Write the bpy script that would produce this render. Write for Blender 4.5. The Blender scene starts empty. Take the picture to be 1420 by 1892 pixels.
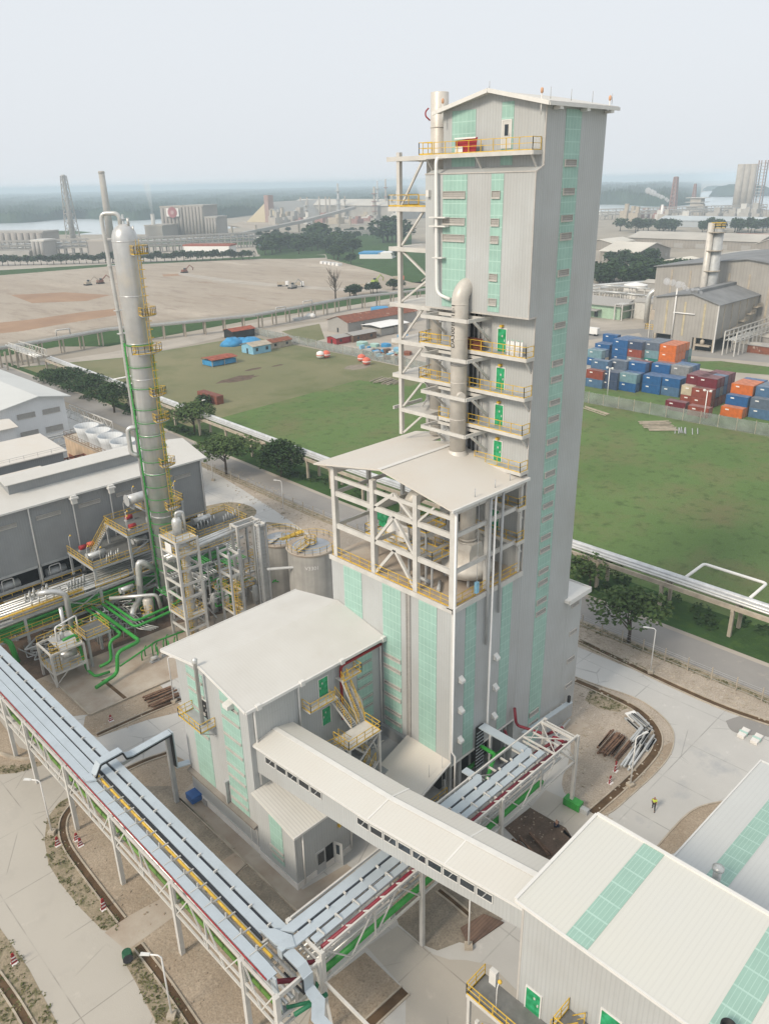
import bpy, bmesh, math, random
from mathutils import Vector, Matrix
rnd = random.Random(7)
C = bpy.context.scene.collection
S = bpy.context.scene
# ---------------------------------------------------------------- camera, sky, sun, exposure
CAM_H = 64.0
RIGHT = Vector((0.71010848, -0.70385204, -0.01839149))
DOWN = Vector((-0.28412958, -0.26256001, -0.92213482))
FWD = Vector((0.6442176, 0.66004132, -0.38643128))
FOC = 1455.0
cd = bpy.data.cameras.new('camera'); cam = bpy.data.objects.new('camera', cd); C.objects.link(cam)
cd.sensor_fit = 'VERTICAL'; cd.sensor_height = 24; cd.lens = 24 * FOC / 1892
cd.clip_start = 0.5; cd.clip_end = 60000
mw = Matrix.Identity(4)
for i in range(3):
    mw[i][0] = RIGHT[i]; mw[i][1] = -DOWN[i]; mw[i][2] = -FWD[i]
mw[2][3] = CAM_H
cam.matrix_world = mw
S.camera = cam
SUN_EL = math.radians(38); SUN_AZ = math.radians(178)      # azimuth measured from +X towards +Y: the side the light comes from
wd = bpy.data.worlds.new('World'); S.world = wd; wd.use_nodes = True
wn = wd.node_tree; wn.nodes.clear()
sky = wn.nodes.new('ShaderNodeTexSky'); sky.sky_type = 'NISHITA'; sky.sun_disc = False
sky.sun_elevation = SUN_EL; sky.sun_rotation = math.pi / 2 - SUN_AZ
sky.air_density = 1.0; sky.dust_density = 6.0; sky.ozone_density = 1.0; sky.altitude = 50
hsv = wn.nodes.new('ShaderNodeHueSaturation'); hsv.inputs['Saturation'].default_value = 0.45
mixw = wn.nodes.new('ShaderNodeMix'); mixw.data_type = 'RGBA'; mixw.inputs[0].default_value = 0.86
mixw.inputs[7].default_value = (7.6, 7.95, 8.35, 1)            # thin even overcast over the blue
bg = wn.nodes.new('ShaderNodeBackground'); bg.inputs['Strength'].default_value = 0.114
wo = wn.nodes.new('ShaderNodeOutputWorld')
wn.links.new(sky.outputs[0], hsv.inputs['Color']); wn.links.new(hsv.outputs[0], mixw.inputs[6])
wn.links.new(mixw.outputs[2], bg.inputs[0]); wn.links.new(bg.outputs[0], wo.inputs[0])
sl = bpy.data.lights.new('sun', 'SUN'); sl.energy = 2.9; sl.angle = math.radians(14); sl.color = (1, .885, .73)
so = bpy.data.objects.new('sun', sl); C.objects.link(so)
sd = Vector((math.cos(SUN_EL) * math.cos(SUN_AZ), math.cos(SUN_EL) * math.sin(SUN_AZ), math.sin(SUN_EL)))
so.rotation_euler = sd.to_track_quat('Z', 'Y').to_euler(); so.location = (-60, -20, 150)
S.view_settings.view_transform = 'Standard'; S.view_settings.look = 'None'
S.view_settings.exposure = 0.03; S.view_settings.gamma = 1
try:
    S.cycles.volume_bounces = 1; S.cycles.max_bounces = 6; S.cycles.transparent_max_bounces = 8
except Exception: pass

# ---------------------------------------------------------------- photo measurements -> metres (survey of the one photograph)
def ray(px, py):
    return RIGHT * (px - 710) + DOWN * (py - 946) + FWD * FOC
def G(px, py, z=0.0):
    r = ray(px, py); t = (z - CAM_H) / r.z
    return Vector((r.x * t, r.y * t, z))
def onx(px, py, x):
    r = ray(px, py); t = x / r.x
    return Vector((x, r.y * t, CAM_H + r.z * t))
def ony(px, py, y):
    r = ray(px, py); t = y / r.y
    return Vector((r.x * t, y, CAM_H + r.z * t))
def proj(p):
    v = Vector(p) - Vector((0, 0, CAM_H)); d = v.dot(FWD)
    return 710 + FOC * v.dot(RIGHT) / d, 946 + FOC * v.dot(DOWN) / d
def zat(g, py):
    lo, hi = -20.0, min(400.0, (g[0] * FWD.x + g[1] * FWD.y - 1) / -FWD.z + CAM_H)
    for _ in range(50):
        m = (lo + hi) / 2
        if proj((g[0], g[1], m))[1] > py: lo = m
        else: hi = m
    return lo

# ---------------------------------------------------------------- materials
MATS = {}
def M(name, col, rough=.75, metal=0., var=.18, sc=.6, col2=None, ribs=0., ribdir='wall', ribc=.12, streak=0., grid=None, gridc=None, bump=0., bsc=8., joint=0., spec=.3, blotch=None, stretch=None, fine=0.):
    m = bpy.data.materials.new(name); m.use_nodes = True; MATS[name] = m
    nt = m.node_tree; N = nt.nodes; L = nt.links
    b = N['Principled BSDF']; b.inputs['Roughness'].default_value = rough; b.inputs['Metallic'].default_value = metal
    b.inputs['Specular IOR Level'].default_value = spec
    tc = N.new('ShaderNodeTexCoord'); P = tc.outputs['Object']
    if stretch:
        mp = N.new('ShaderNodeMapping'); mp.inputs['Rotation'].default_value = (0, 0, math.radians(45)); mp.inputs['Scale'].default_value = stretch
        L.new(P, mp.inputs['Vector']); P0 = P; P = mp.outputs[0]
    def math_(op, a, bb=None, cc=None):
        n = N.new('ShaderNodeMath'); n.operation = op
        for i, v in enumerate((a, bb, cc)):
            if v is None: continue
            if isinstance(v, (int, float)): n.inputs[i].default_value = v
            else: L.new(v, n.inputs[i])
        return n.outputs[0]
    def mix(f, a, bb):
        n = N.new('ShaderNodeMix'); n.data_type = 'RGBA'
        if isinstance(f, (int, float)): n.inputs[0].default_value = f
        else: L.new(f, n.inputs[0])
        for i, v in ((6, a), (7, bb)):
            if isinstance(v, tuple): n.inputs[i].default_value = (v[0], v[1], v[2], 1)
            else: L.new(v, n.inputs[i])
        return n.outputs[2]
    def noise(scale, detail=4, vec=None, rough_=.6):
        n = N.new('ShaderNodeTexNoise'); n.inputs['Scale'].default_value = scale; n.inputs['Detail'].default_value = detail
        n.inputs['Roughness'].default_value = rough_
        L.new(vec or P, n.inputs['Vector']); return n.outputs[0]
    def ramp(v, lo, hi):
        n = N.new('ShaderNodeMapRange'); n.inputs[1].default_value = lo; n.inputs[2].default_value = hi; L.new(v, n.inputs[0]); return n.outputs[0]
    c2 = col2 or tuple(x * (1 - var * 1.6) for x in col)
    n1 = noise(sc, 6)
    c = mix(ramp(n1, .35, .68), col, c2)
    if blotch:                                            # (colour, scale, lo, hi): a second material showing in patches
        for bc, bs, lo, hi in (blotch if isinstance(blotch, list) else [blotch]):
            c = mix(ramp(noise(bs, 7, None, .68), lo, hi), c, bc)
    hsrc = None
    if fine:
        c = mix(math_('MULTIPLY', ramp(noise(5.5, 4), .44, .66), fine), c, tuple(x * .45 for x in col)); c = mix(math_('MULTIPLY', ramp(noise(2.2, 5), .56, .75), fine * .7), c, tuple(min(.8, x * 1.45) for x in col))
    sx = N.new('ShaderNodeSeparateXYZ'); L.new(P, sx.inputs[0])
    if ribs or grid or streak:
        g = N.new('ShaderNodeNewGeometry'); sn = N.new('ShaderNodeSeparateXYZ'); L.new(g.outputs['True Normal'], sn.inputs[0])
        ax = math_('ABSOLUTE', sn.outputs[0]); ay = math_('ABSOLUTE', sn.outputs[1])
        if ribdir == 'wall': u = math_('ADD', math_('MULTIPLY', sx.outputs[0], math_('GREATER_THAN', ay, ax)), math_('MULTIPLY', sx.outputs[1], math_('GREATER_THAN', ax, ay)))
        elif ribdir == 'x': u = sx.outputs[0]
        elif ribdir == 'y': u = sx.outputs[1]
        elif ribdir == 'cyl': u = math_('MULTIPLY', math_('ARCTAN2', sx.outputs[1], sx.outputs[0]), 1.7)
        else: u = sx.outputs[2]
    if ribs:
        fr = math_('FRACT', math_('DIVIDE', u, ribs))
        tri = math_('ABSOLUTE', math_('SUBTRACT', fr, .5))
        line = math_('GREATER_THAN', tri, .36)
        c = mix(math_('MULTIPLY', line, ribc), c, (col[0] * .35, col[1] * .35, col[2] * .38))
        # sheets of slightly different batch
        wn_ = N.new('ShaderNodeTexWhiteNoise'); wn_.noise_dimensions = '2D'; cb = N.new('ShaderNodeCombineXYZ'); L.new(cb.outputs[0], wn_.inputs['Vector'])
        L.new(math_('FLOOR', math_('DIVIDE', u, ribs * 4)), cb.inputs[0])
        if ribdir == 'wall': L.new(math_('FLOOR', math_('DIVIDE', math_('ADD', sx.outputs[2], 2.6), 11.9)), cb.inputs[1])
        c = mix(math_('MULTIPLY', wn_.outputs[0], .2), c, c2)
        hsrc = (tri, .35)
    if streak:
        cv = N.new('ShaderNodeCombineXYZ'); L.new(math_('MULTIPLY', u, 2.2), cv.inputs[0]); L.new(math_('MULTIPLY', sx.outputs[2], .06), cv.inputs[1])
        c = mix(math_('MULTIPLY', ramp(noise(1.0, 5, cv.outputs[0]), .5, .8), streak), c, tuple(x * .5 for x in c2))
    if grid:
        gu = math_('GREATER_THAN', math_('ABSOLUTE', math_('SUBTRACT', math_('FRACT', math_('DIVIDE', u, grid[0])), .5)), .45)
        vv = sx.outputs[2] if ribdir == 'wall' else (sx.outputs[0] if ribdir == 'y' else sx.outputs[1])
        gv = math_('GREATER_THAN', math_('ABSOLUTE', math_('SUBTRACT', math_('FRACT', math_('DIVIDE', vv, grid[1])), .5)), .46)
        c = mix(math_('MULTIPLY', math_('MAXIMUM', gu, gv), .55), c, gridc)
        wn_ = N.new('ShaderNodeTexWhiteNoise'); wn_.noise_dimensions = '2D'; cb = N.new('ShaderNodeCombineXYZ')
        L.new(math_('FLOOR', math_('DIVIDE', u, grid[0])), cb.inputs[0]); L.new(math_('FLOOR', math_('DIVIDE', vv, grid[1] * 2)), cb.inputs[1]); L.new(cb.outputs[0], wn_.inputs['Vector'])
        c = mix(math_('MULTIPLY', wn_.outputs[0], .28), c, c2)
    if joint:
        jx = math_('GREATER_THAN', math_('ABSOLUTE', math_('SUBTRACT', math_('FRACT', math_('DIVIDE', sx.outputs[0], joint)), .5)), .4915)
        jy = math_('GREATER_THAN', math_('ABSOLUTE', math_('SUBTRACT', math_('FRACT', math_('DIVIDE', sx.outputs[1], joint * 1.35)), .5)), .4937)
        nb = ramp(noise(.25, 2), .35, .6)
        c = mix(math_('MULTIPLY', math_('MULTIPLY', math_('MAXIMUM', jx, jy), nb), .6), c, tuple(x * .45 for x in col))
    if joint:
        vo = N.new('ShaderNodeTexVoronoi'); vo.feature = 'DISTANCE_TO_EDGE'; vo.inputs['Scale'].default_value = .11; L.new(P, vo.inputs['Vector'])
        ck = math_('MULTIPLY', math_('LESS_THAN', vo.outputs['Distance'], .0055), ramp(noise(.12, 2), .5, .58)); c = mix(math_('MULTIPLY', ck, .45), c, tuple(x * .4 for x in col))
        c = mix(math_('MULTIPLY', ramp(noise(1.9, 6, None, .75), .60, .78), .35), c, tuple(x * .62 for x in col))
    L.new(c, b.inputs['Base Color'])
    if hsrc or bump:
        bp = N.new('ShaderNodeBump')
        if hsrc: bp.inputs['Strength'].default_value = .5 if ribdir == 'wall' else .12; bp.inputs['Distance'].default_value = .06; L.new(hsrc[0], bp.inputs['Height'])
        else: bp.inputs['Strength'].default_value = .8; bp.inputs['Distance'].default_value = bump; L.new(noise(bsc, 6), bp.inputs['Height'])
        L.new(bp.outputs[0], b.inputs['Normal'])
    return m

CLAD = M('clad', (.465, .485, .485), .5, 0, .08, .12, ribs=.32, ribc=.15, streak=.15, col2=(.40, .405, .395))
CLADD = M('clad_hall', (.30, .31, .315), .6, 0, .08, .3, ribs=.4, ribc=.06, streak=.05)
CLADW = M('clad_white', (.70, .71, .72), .6, 0, .05, .3, ribs=.5, ribc=.05)
CLADF = M('clad_far', (.40, .38, .35), .8, 0, .15, .1, ribs=1.4, ribc=.18, streak=.3)
TRANS = M('translucent', (.325, .51, .44), .35, 0, .10, .6, grid=(.5, 1.0), gridc=(.50, .68, .61))
TRROOF = M('translucent_roof', (.30, .46, .39), .4, 0, .06, .6, grid=(.3, 1.55), ribdir='y', gridc=(.5, .68, .61))
ROOFW = M('roof_white', (.60, .59, .56), .6, 0, .05, .15, ribs=.35, ribdir='x', ribc=.025, col2=(.54, .525, .49), streak=0, blotch=((.50, .455, .39), .35, .60, .95))
ROOFB = M('roof_beige', (.60, .575, .53), .6, 0, .10, .12, ribs=.35, ribdir='y', ribc=.02, col2=(.58, .53, .465), blotch=((.55, .44, .32), .22, .60, .95))
ROOFR = M('roof_ribbed', (.68, .66, .61), .6, 0, .06, .2, ribs=.35, ribdir='x', ribc=.25)
ROOFC = M('roof_gallery', (.57, .56, .52), .6, 0, .05, .2, ribs=.4, ribdir='y', ribc=.05, col2=(.56, .54, .495), blotch=((.46, .42, .37), .8, .66, .95))
ROOFG = M('roof_grey', (.56, .57, .555), .6, 0, .05, .1, ribs=.4, ribdir='y', ribc=.06)
ROOFT = M('roof_transfer', (.57, .57, .535), .6, 0, .04, .1, ribs=.35, ribdir='y', ribc=.06, col2=(.58, .575, .525), blotch=((.47, .44, .39), 1.6, .70, .9))
ROOFD = M('roof_dark', (.24, .245, .25), .8, 0, .2, .1)
ROOFF = M('roof_far', (.47, .44, .39), .85, 0, .15, .03, streak=0)
TRIM = M('trim_white', (.68, .67, .64), .5, 0, .05, 1)
STEEL = M('steel_paint', (.58, .565, .53), .55, 0, .10, .8, blotch=((.40, .33, .26), 1.2, .66, .95))
FSTEEL = M('steel_far', (.40, .385, .36), .8, 0, .15, .05)
LTRIM = M('louver_trim', (.50, .475, .44), .6, 0, .1, 1)
STEELG = M('steel_grey', (.45, .46, .46), .5, .1, .12, .8)
TRAY = M('tray_galvanised', (.47, .53, .575), .42, .2, .06, .5, blotch=[((.36, .41, .44), .9, .55, .9), ((.56, .61, .64), 2.2, .62, .85)])
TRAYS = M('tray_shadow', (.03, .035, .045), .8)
YEL = M('rail_yellow', (.72, .47, .06), .55, 0, .2, 2)
GRN = M('door_green', (.012, .22, .075), .4, 0, .3, 2.5, col2=(.05, .42, .20))
PGRN = M('pipe_green', (.04, .30, .05), .4, 0, .15, 1)
PRED = M('pipe_red', (.20, .015, .03), .45, 0, .2, 1)
RED = M('red_paint', (.34, .025, .03), .5, 0, .2, 2)
DUCT = M('duct_steel', (.63, .595, .54), .42, .12, .15, .5, blotch=((.42, .33, .25), .55, .58, .95))
SILV = M('vessel_insulation', (.60, .605, .60), .32, .5, .12, .35, streak=.25, ribdir='cyl', blotch=((.62, .58, .52), .3, .5, .75))
PIPES = M('pipe_insulation', (.62, .62, .60), .35, .45, .12, .8)
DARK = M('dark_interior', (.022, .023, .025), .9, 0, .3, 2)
GLASS = M('window_glass', (.03, .04, .05), .12, 0, .2, 1, spec=.6)
LOUV = M('louver_grey', (.39, .375, .35), .7, 0, .1, 2, ribs=.18, ribdir='z', ribc=.5)
CONC = M('road_concrete', (.445, .415, .365), .9, 0, .10, .05, col2=(.40, .37, .325), joint=6.2, blotch=[((.36, .335, .30), .16, .55, .85), ((.54, .50, .44), .5, .60, .8)], bump=.01)
CONCR = M('road_concrete_pale', (.50, .49, .465), .9, 0, .10, .08, col2=(.43, .42, .40), joint=7.3, blotch=[((.36, .365, .37), .09, .58, .70), ((.60, .58, .55), .6, .60, .8)], bump=.01)
APRON = M('apron_concrete', (.45, .40, .335), .9, 0, .16, .22, col2=(.33, .26, .20), blotch=((.26, .19, .14), .35, .58, .9))
PLANK = M('plank_deck', (.20, .13, .095), .9, 0, .3, .7, ribs=.28, ribdir='y', ribc=.5, col2=(.13, .085, .065))
KERB = M('kerb_concrete', (.46, .40, .32), .9, 0, .2, .6)
PLINTH = M('plinth_white', (.72, .69, .65), .8, 0, .1, .6, blotch=((.42, .36, .30), .8, .60, .9))
SOIL = M('soil', (.42, .345, .265), 1, 0, .2, .25, col2=(.30, .235, .17), blotch=[((.40, .34, .265), .5, .5, .72), ((.16, .13, .09), 1.3, .58, .8), ((.10, .085, .06), 3.2, .66, .8)], bump=.12, bsc=1.9, fine=.55, spec=.05)
SOILD = M('soil_dark_and_shade', (.17, .12, .09), 1, 0, .2, .5, col2=(.09, .07, .055), blotch=((.24, .18, .13), .7, .6, .85), bump=.05, bsc=2, fine=.55, spec=.05)
SOILG = M('soil_grey', (.31, .27, .215), 1, 0, .2, .5, col2=(.21, .18, .145), blotch=[((.33, .29, .24), 1.6, .52, .75), ((.10, .09, .06), .9, .62, .85)], bump=.06, bsc=2.5, fine=.55, spec=.05)
SOILP = M('soil_pale', (.45, .39, .325), 1, 0, .2, .3, col2=(.36, .305, .245), blotch=[((.27, .22, .17), .8, .55, .8), ((.56, .52, .46), 1.1, .60, .8)], bump=.08, bsc=1.8, fine=.55, spec=.05)
VERGE = M('verge_weeds', (.36, .30, .22), 1, 0, .2, .4, col2=(.27, .225, .155), blotch=[((.085, .10, .035), 1.1, .50, .66), ((.42, .37, .29), .8, .62, .8)], bump=.12, bsc=2.5, fine=.55, spec=.05)
TRENCH = M('trench_bed', (.13, .085, .05), 1, 0, .3, .6, spec=.05)
GRASS = M('grass_field', (.135, .205, .075), 1, 0, .25, .03, col2=(.108, .170, .060), blotch=[((.17, .165, .085), .055, .46, .70), ((.07, .098, .04), .35, .52, .74), ((.145, .185, .085), 1.1, .58, .8), ((.055, .085, .03), .5, .62, .8), ((.17, .155, .075), .9, .70, .85)], bump=.12, bsc=2.5, fine=.35, spec=.03)
GRASSB = M('grass_dry', (.235, .22, .13), 1, 0, .25, .02, col2=(.175, .18, .10), blotch=[((.12, .145, .065), .028, .50, .70), ((.27, .235, .14), .2, .60, .85)], bump=.05, bsc=1.2, fine=.3, spec=.03)
GRASSL = M('grass_lush', (.05, .10, .033), 1, 0, .25, .1, col2=(.036, .068, .024), blotch=[((.07, .12, .03), .5, .5, .72), ((.20, .15, .09), .12, .62, .8)], bump=.15, bsc=1.5, spec=.03)
ASPH = M('asphalt', (.30, .285, .265), .92, 0, .12, .06, col2=(.235, .225, .215), blotch=((.37, .34, .30), .3, .58, .8))
ROADG = M('road_gravel', (.43, .385, .33), .95, 0, .15, .08)
SAND = M('sand_fill', (.40, .35, .29), 1, 0, .2, .02, col2=(.33, .275, .22), blotch=[((.50, .44, .365), .03, .52, .68), ((.25, .175, .12), .022, .60, .70), ((.265, .215, .175), .12, .50, .70), ((.31, .25, .20), .5, .54, .72), ((.52, .47, .40), .3, .60, .78)], stretch=(1, .28, 1), bump=.3, bsc=.15, spec=.05)
SANDR = M('sand_red', (.29, .19, .13), 1, 0, .25, .05, col2=(.36, .24, .16), spec=.05)
WATER = M('water', (.50, .55, .575), .25, 0, .05, .004, spec=.5)
FOREST = M('forest', (.03, .056, .036), 1, 0, .2, .02, col2=(.014, .03, .02), blotch=((.055, .085, .05), .012, .5, .75), spec=.05)
BARE = M('bare_earth', (.36, .32, .265), 1, 0, .15, .02, spec=.05)
BARK = M('bark', (.10, .075, .055), 1, 0, .3, 3)
LEAF = M('leaf', (.085, .135, .042), .8, 0, .3, .35, col2=(.035, .065, .02), blotch=((.13, .165, .055), .8, .5, .75), spec=.15)
LEAFD = M('leaf_dark', (.035, .07, .022), .8, 0, .3, .3, col2=(.018, .04, .014), blotch=((.075, .115, .035), .6, .5, .75), spec=.15)
LEAFF = M('leaf_far', (.04, .07, .028), .9, 0, .3, .15, col2=(.02, .04, .018), spec=.1)
WOOD = M('wood', (.22, .13, .085), .9, 0, .35, 1.5)
RUST = M('rust', (.25, .085, .045), .9, 0, .3, .8, col2=(.15, .06, .04), blotch=((.48, .38, .32), .35, .60, .68))
CONT_COL = {'blue': (.02, .12, .32), 'navy': (.055, .085, .16), 'slate': (.13, .17, .23), 'pale blue': (.19, .33, .38), 'orange': (.70, .17, .03),
            'maroon': (.18, .02, .035), 'rust red': (.30, .07, .045), 'cream': (.62, .53, .38), 'grey': (.28, .29, .29), 'teal': (.03, .22, .19), 'steel blue': (.09, .18, .31)}
CONTM = {k: M('container_' + k.replace(' ', '_'), v, .6, 0, .25, .5, ribs=.3, ribc=.3, streak=.15) for k, v in CONT_COL.items()}
CONTT = {k: M('container_top_' + k.replace(' ', '_'), tuple(.68 * x + .32 * .36 for x in v), .8, 0, .25, .7) for k, v in CONT_COL.items()}
BLUE = M('blue_paint', (.03, .12, .36), .5, 0, .2, 1)
CYAN = M('blue_sheet', (.05, .30, .58), .6, 0, .2, .6)
LBLUE = M('pale_blue_wall', (.25, .50, .66), .8, 0, .15, 1)
BEAC = M('beacon_amber', (.62, .36, .22), .5, 0, .1, 1)
ORNG = M('orange_plastic', (.70, .16, .10), .5, 0, .15, 1)
WEED = M('weed_leaf', (.12, .125, .05), .9, 0, .3, .6, col2=(.06, .075, .028), blotch=((.22, .19, .10), .7, .48, .66), spec=.1)
WHITE = M('white_paint', (.78, .77, .75), .5, 0, .05, 1)
BLACK = M('black_paint', (.02, .02, .022), .6, 0, .1, 1)
MINT = M('mint_wall', (.36, .50, .37), .8, 0, .1, .6)
CHIM = M('chimney_concrete', (.42, .385, .34), .9, 0, .15, .1)
HIVIS = M('vest_yellow', (.62, .75, .08), .7)
SKIN = M('skin', (.36, .20, .13), .6)
NAVY = M('navy_cloth', (.02, .025, .05), .9)
LAMP = M('lamp_head', (.66, .66, .64), .4)
TERRA = M('roof_terracotta', (.36, .10, .06), .9, 0, .3, .6)
FENCE_ = M('fence_mesh', (.30, .34, .31), .8, 0, .2, .5)

# ---------------------------------------------------------------- mesh builder
Z = Vector((0, 0, 1))
SPLIT = set('strut brace warning_beacon downpipe beam cross_beam bracket door_lamp lightning_rod tie floor_beam seam flange riser_pipe saddle girder trim_bar roof_vent white_edge pipe_clamp expansion_loop chord red_pipe green_pipe small_pipe silver_pipe lower_pipe pipe drop_tray louver_frame downpipe_hopper beacon_mast corner_post'.split())
class MB:
    def __init__(s): s.v = []; s.f = []; s.sm = []; s.g = []
    def add(s, vs, fs, smooth=False):
        s.g.append((len(s.v), len(s.f))); o = len(s.v); s.v += [Vector(v) for v in vs]; s.f += [tuple(i + o for i in f) for f in fs]; s.sm += [smooth] * len(fs); return s
    def box(s, a, b):
        x0, x1 = sorted((a[0], b[0])); y0, y1 = sorted((a[1], b[1])); z0, z1 = sorted((a[2], b[2]))
        return s.add([(x0, y0, z0), (x1, y0, z0), (x1, y1, z0), (x0, y1, z0), (x0, y0, z1), (x1, y0, z1), (x1, y1, z1), (x0, y1, z1)],
                     [(3, 2, 1, 0), (4, 5, 6, 7), (0, 1, 5, 4), (1, 2, 6, 5), (2, 3, 7, 6), (3, 0, 4, 7)])
    def beam(s, p, q, w=.2, h=None, up=Z):
        p = Vector(p); q = Vector(q); h = h or w; d = (q - p)
        if d.length < 1e-5: return s
        d.normalize(); u = up if abs(d.dot(up)) < .98 else Vector((1, 0, 0))
        a = d.cross(u).normalized(); b = a.cross(d).normalized(); a *= w / 2; b *= h / 2
        return s.add([p - a - b, p + a - b, p + a + b, p - a + b, q - a - b, q + a - b, q + a + b, q - a + b],
                     [(0, 1, 2, 3), (7, 6, 5, 4), (4, 5, 1, 0), (5, 6, 2, 1), (6, 7, 3, 2), (7, 4, 0, 3)])
    def tube(s, pts, r, n=10, bend=0., caps=True):
        pts = [Vector(p) for p in pts]
        if bend and len(pts) > 2:
            np_ = [pts[0]]
            for i in range(1, len(pts) - 1):
                a, b, c = pts[i - 1], pts[i], pts[i + 1]
                l = min(bend, (a - b).length * .45, (c - b).length * .45)
                p0 = b + (a - b).normalized() * l; p2 = b + (c - b).normalized() * l
                for k in range(5):
                    t = k / 4; np_.append(p0 * (1 - t) ** 2 + b * 2 * t * (1 - t) + p2 * t * t)
            np_.append(pts[-1]); pts = np_
        rs = r if isinstance(r, (list, tuple)) else [r] * len(pts)
        vs = []; a = None
        for i, p in enumerate(pts):
            d = (pts[min(i + 1, len(pts) - 1)] - pts[max(i - 1, 0)]).normalized()
            if a is None: a = d.cross(Z if abs(d.z) < .9 else Vector((1, 0, 0))).normalized()
            else: a = (a - d * a.dot(d)).normalized()
            b = d.cross(a)
            vs += [p + (a * math.cos(2 * math.pi * k / n) + b * math.sin(2 * math.pi * k / n)) * rs[i] for k in range(n)]
        m = len(pts)
        s.add(vs, [(i * n + k, i * n + (k + 1) % n, (i + 1) * n + (k + 1) % n, (i + 1) * n + k) for i in range(m - 1) for k in range(n)], True)
        if caps:
            o = len(s.v) - len(vs)
            s.f += [tuple(o + k for k in reversed(range(n))), tuple(o + (m - 1) * n + k for k in range(n))]; s.sm += [False, False]
        return s
    def lathe(s, c, prof, n=24, smooth=True, caps=True):
        c = Vector(c); vs = [c + Vector((r * math.cos(2 * math.pi * k / n), r * math.sin(2 * math.pi * k / n), z)) for r, z in prof for k in range(n)]
        m = len(prof); s.add(vs, [(i * n + k, i * n + (k + 1) % n, (i + 1) * n + (k + 1) % n, (i + 1) * n + k) for i in range(m - 1) for k in range(n)], smooth)
        if caps:
            o = len(s.v) - len(vs)
            s.f += [tuple(o + k for k in reversed(range(n))), tuple(o + (m - 1) * n + k for k in range(n))]; s.sm += [False, False]
        return s
    def prism(s, poly, z0, z1):
        n = len(poly); A = sum(poly[i][0] * poly[(i + 1) % n][1] - poly[(i + 1) % n][0] * poly[i][1] for i in range(n))
        if A < 0: poly = poly[::-1]
        vs = [(p[0], p[1], z0) for p in poly] + [(p[0], p[1], z1) for p in poly]
        return s.add(vs, [tuple(reversed(range(n))), tuple(range(n, 2 * n))] + [(i, (i + 1) % n, n + (i + 1) % n, n + i) for i in range(n)])
    def extr(s, pts, d):
        n = len(pts); pts = [Vector(p) for p in pts]; d = Vector(d)
        nr = Vector((0, 0, 0))
        for i in range(n): nr += pts[i].cross(pts[(i + 1) % n])
        if nr.dot(d) < 0: pts = pts[::-1]
        return s.add(pts + [p + d for p in pts], [tuple(reversed(range(n))), tuple(range(n, 2 * n))] + [(i, (i + 1) % n, n + (i + 1) % n, n + i) for i in range(n)])
    def face(s, pts): return s.add(pts, [tuple(range(len(pts)))])
    def rail(s, pts, h=1.1, step=1.5, t=.055, closed=False, toe=True):
        pts = [Vector(p) for p in pts]
        if closed: pts = pts + [pts[0]]
        for a, b in zip(pts, pts[1:]):
            l = (b - a).length; n = max(1, round(l / step))
            s.beam(a + Z * h, b + Z * h, t); s.beam(a + Z * h * .55, b + Z * h * .55, t * .8)
            if toe: s.beam(a + Z * .07, b + Z * .07, .03, .14)
            for i in range(n + 1): p = a.lerp(b, i / n); s.beam(p, p + Z * h, t)
        return s
    def hip(s, a, b, z, h, axis='x', over=.4, th=.12):
        """two-slope roof plate over the rectangle a-b, ridge along axis"""
        x0, y0, x1, y1 = a[0] - over, a[1] - over, b[0] + over, b[1] + over
        if axis == 'x':
            ym = (y0 + y1) / 2; pr = [(x0, y0, z), (x0, ym, z + h), (x0, y1, z), (x0, y1, z - th), (x0, ym, z + h - th), (x0, y0, z - th)]
            d = Vector((x1 - x0, 0, 0))
        else:
            xm = (x0 + x1) / 2; pr = [(x0, y0, z), (xm, y0, z + h), (x1, y0, z), (x1, y0, z - th), (xm, y0, z + h - th), (x0, y0, z - th)]
            d = Vector((0, y1 - y0, 0))
        pr = [Vector(p) for p in pr]
        s.add(pr + [p + d for p in pr], [(0, 1, 7, 6), (1, 2, 8, 7), (2, 3, 9, 8), (3, 4, 10, 9), (4, 5, 11, 10), (5, 0, 6, 11), (0, 5, 4, 1), (1, 4, 3, 2), (6, 7, 10, 11), (7, 8, 9, 10)])
        return s
    def gable(s, a, b, z0, z1, h, axis='x'):
        """walls of a gabled building"""
        if axis == 'x':
            ym = (a[1] + b[1]) / 2
            return s.extr([(a[0], a[1], z0), (a[0], b[1], z0), (a[0], b[1], z1), (a[0], ym, z1 + h), (a[0], a[1], z1)], (b[0] - a[0], 0, 0))
        xm = (a[0] + b[0]) / 2
        return s.extr([(a[0], a[1], z0), (b[0], a[1], z0), (b[0], a[1], z1), (xm, a[1], z1 + h), (a[0], a[1], z1)], (0, b[1] - a[1], 0))
    def build(s, name, m, parent=None, world=True):
        if name in SPLIT and parent and 1 < len(s.g) <= 40:
            first = None; ends = s.g[1:] + [(len(s.v), len(s.f))]
            for (v0, f0), (v1, f1) in zip(s.g, ends):
                p = MB(); p.v = s.v[v0:v1]; p.f = [tuple(i - v0 for i in f) for f in s.f[f0:f1]]; p.sm = s.sm[f0:f1]
                if p.f: o = p.build(name, m, parent, world); first = first or o
            return first
        me = bpy.data.meshes.new(name); off = Vector((0, 0, 0))
        if parent and world:
            q = parent
            while q: off += q.location; q = q.parent
        me.from_pydata([tuple(v - off) for v in s.v], [], s.f); me.materials.append(m)
        me.polygons.foreach_set('use_smooth', s.sm); me.update()
        if any(not b for b in s.sm) or True:
            bm = bmesh.new(); bm.from_mesh(me); bmesh.ops.recalc_face_normals(bm, faces=bm.faces); bm.to_mesh(me); bm.free()
        o = bpy.data.objects.new(name, me); C.objects.link(o)
        if parent: o.parent = parent
        return o
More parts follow.
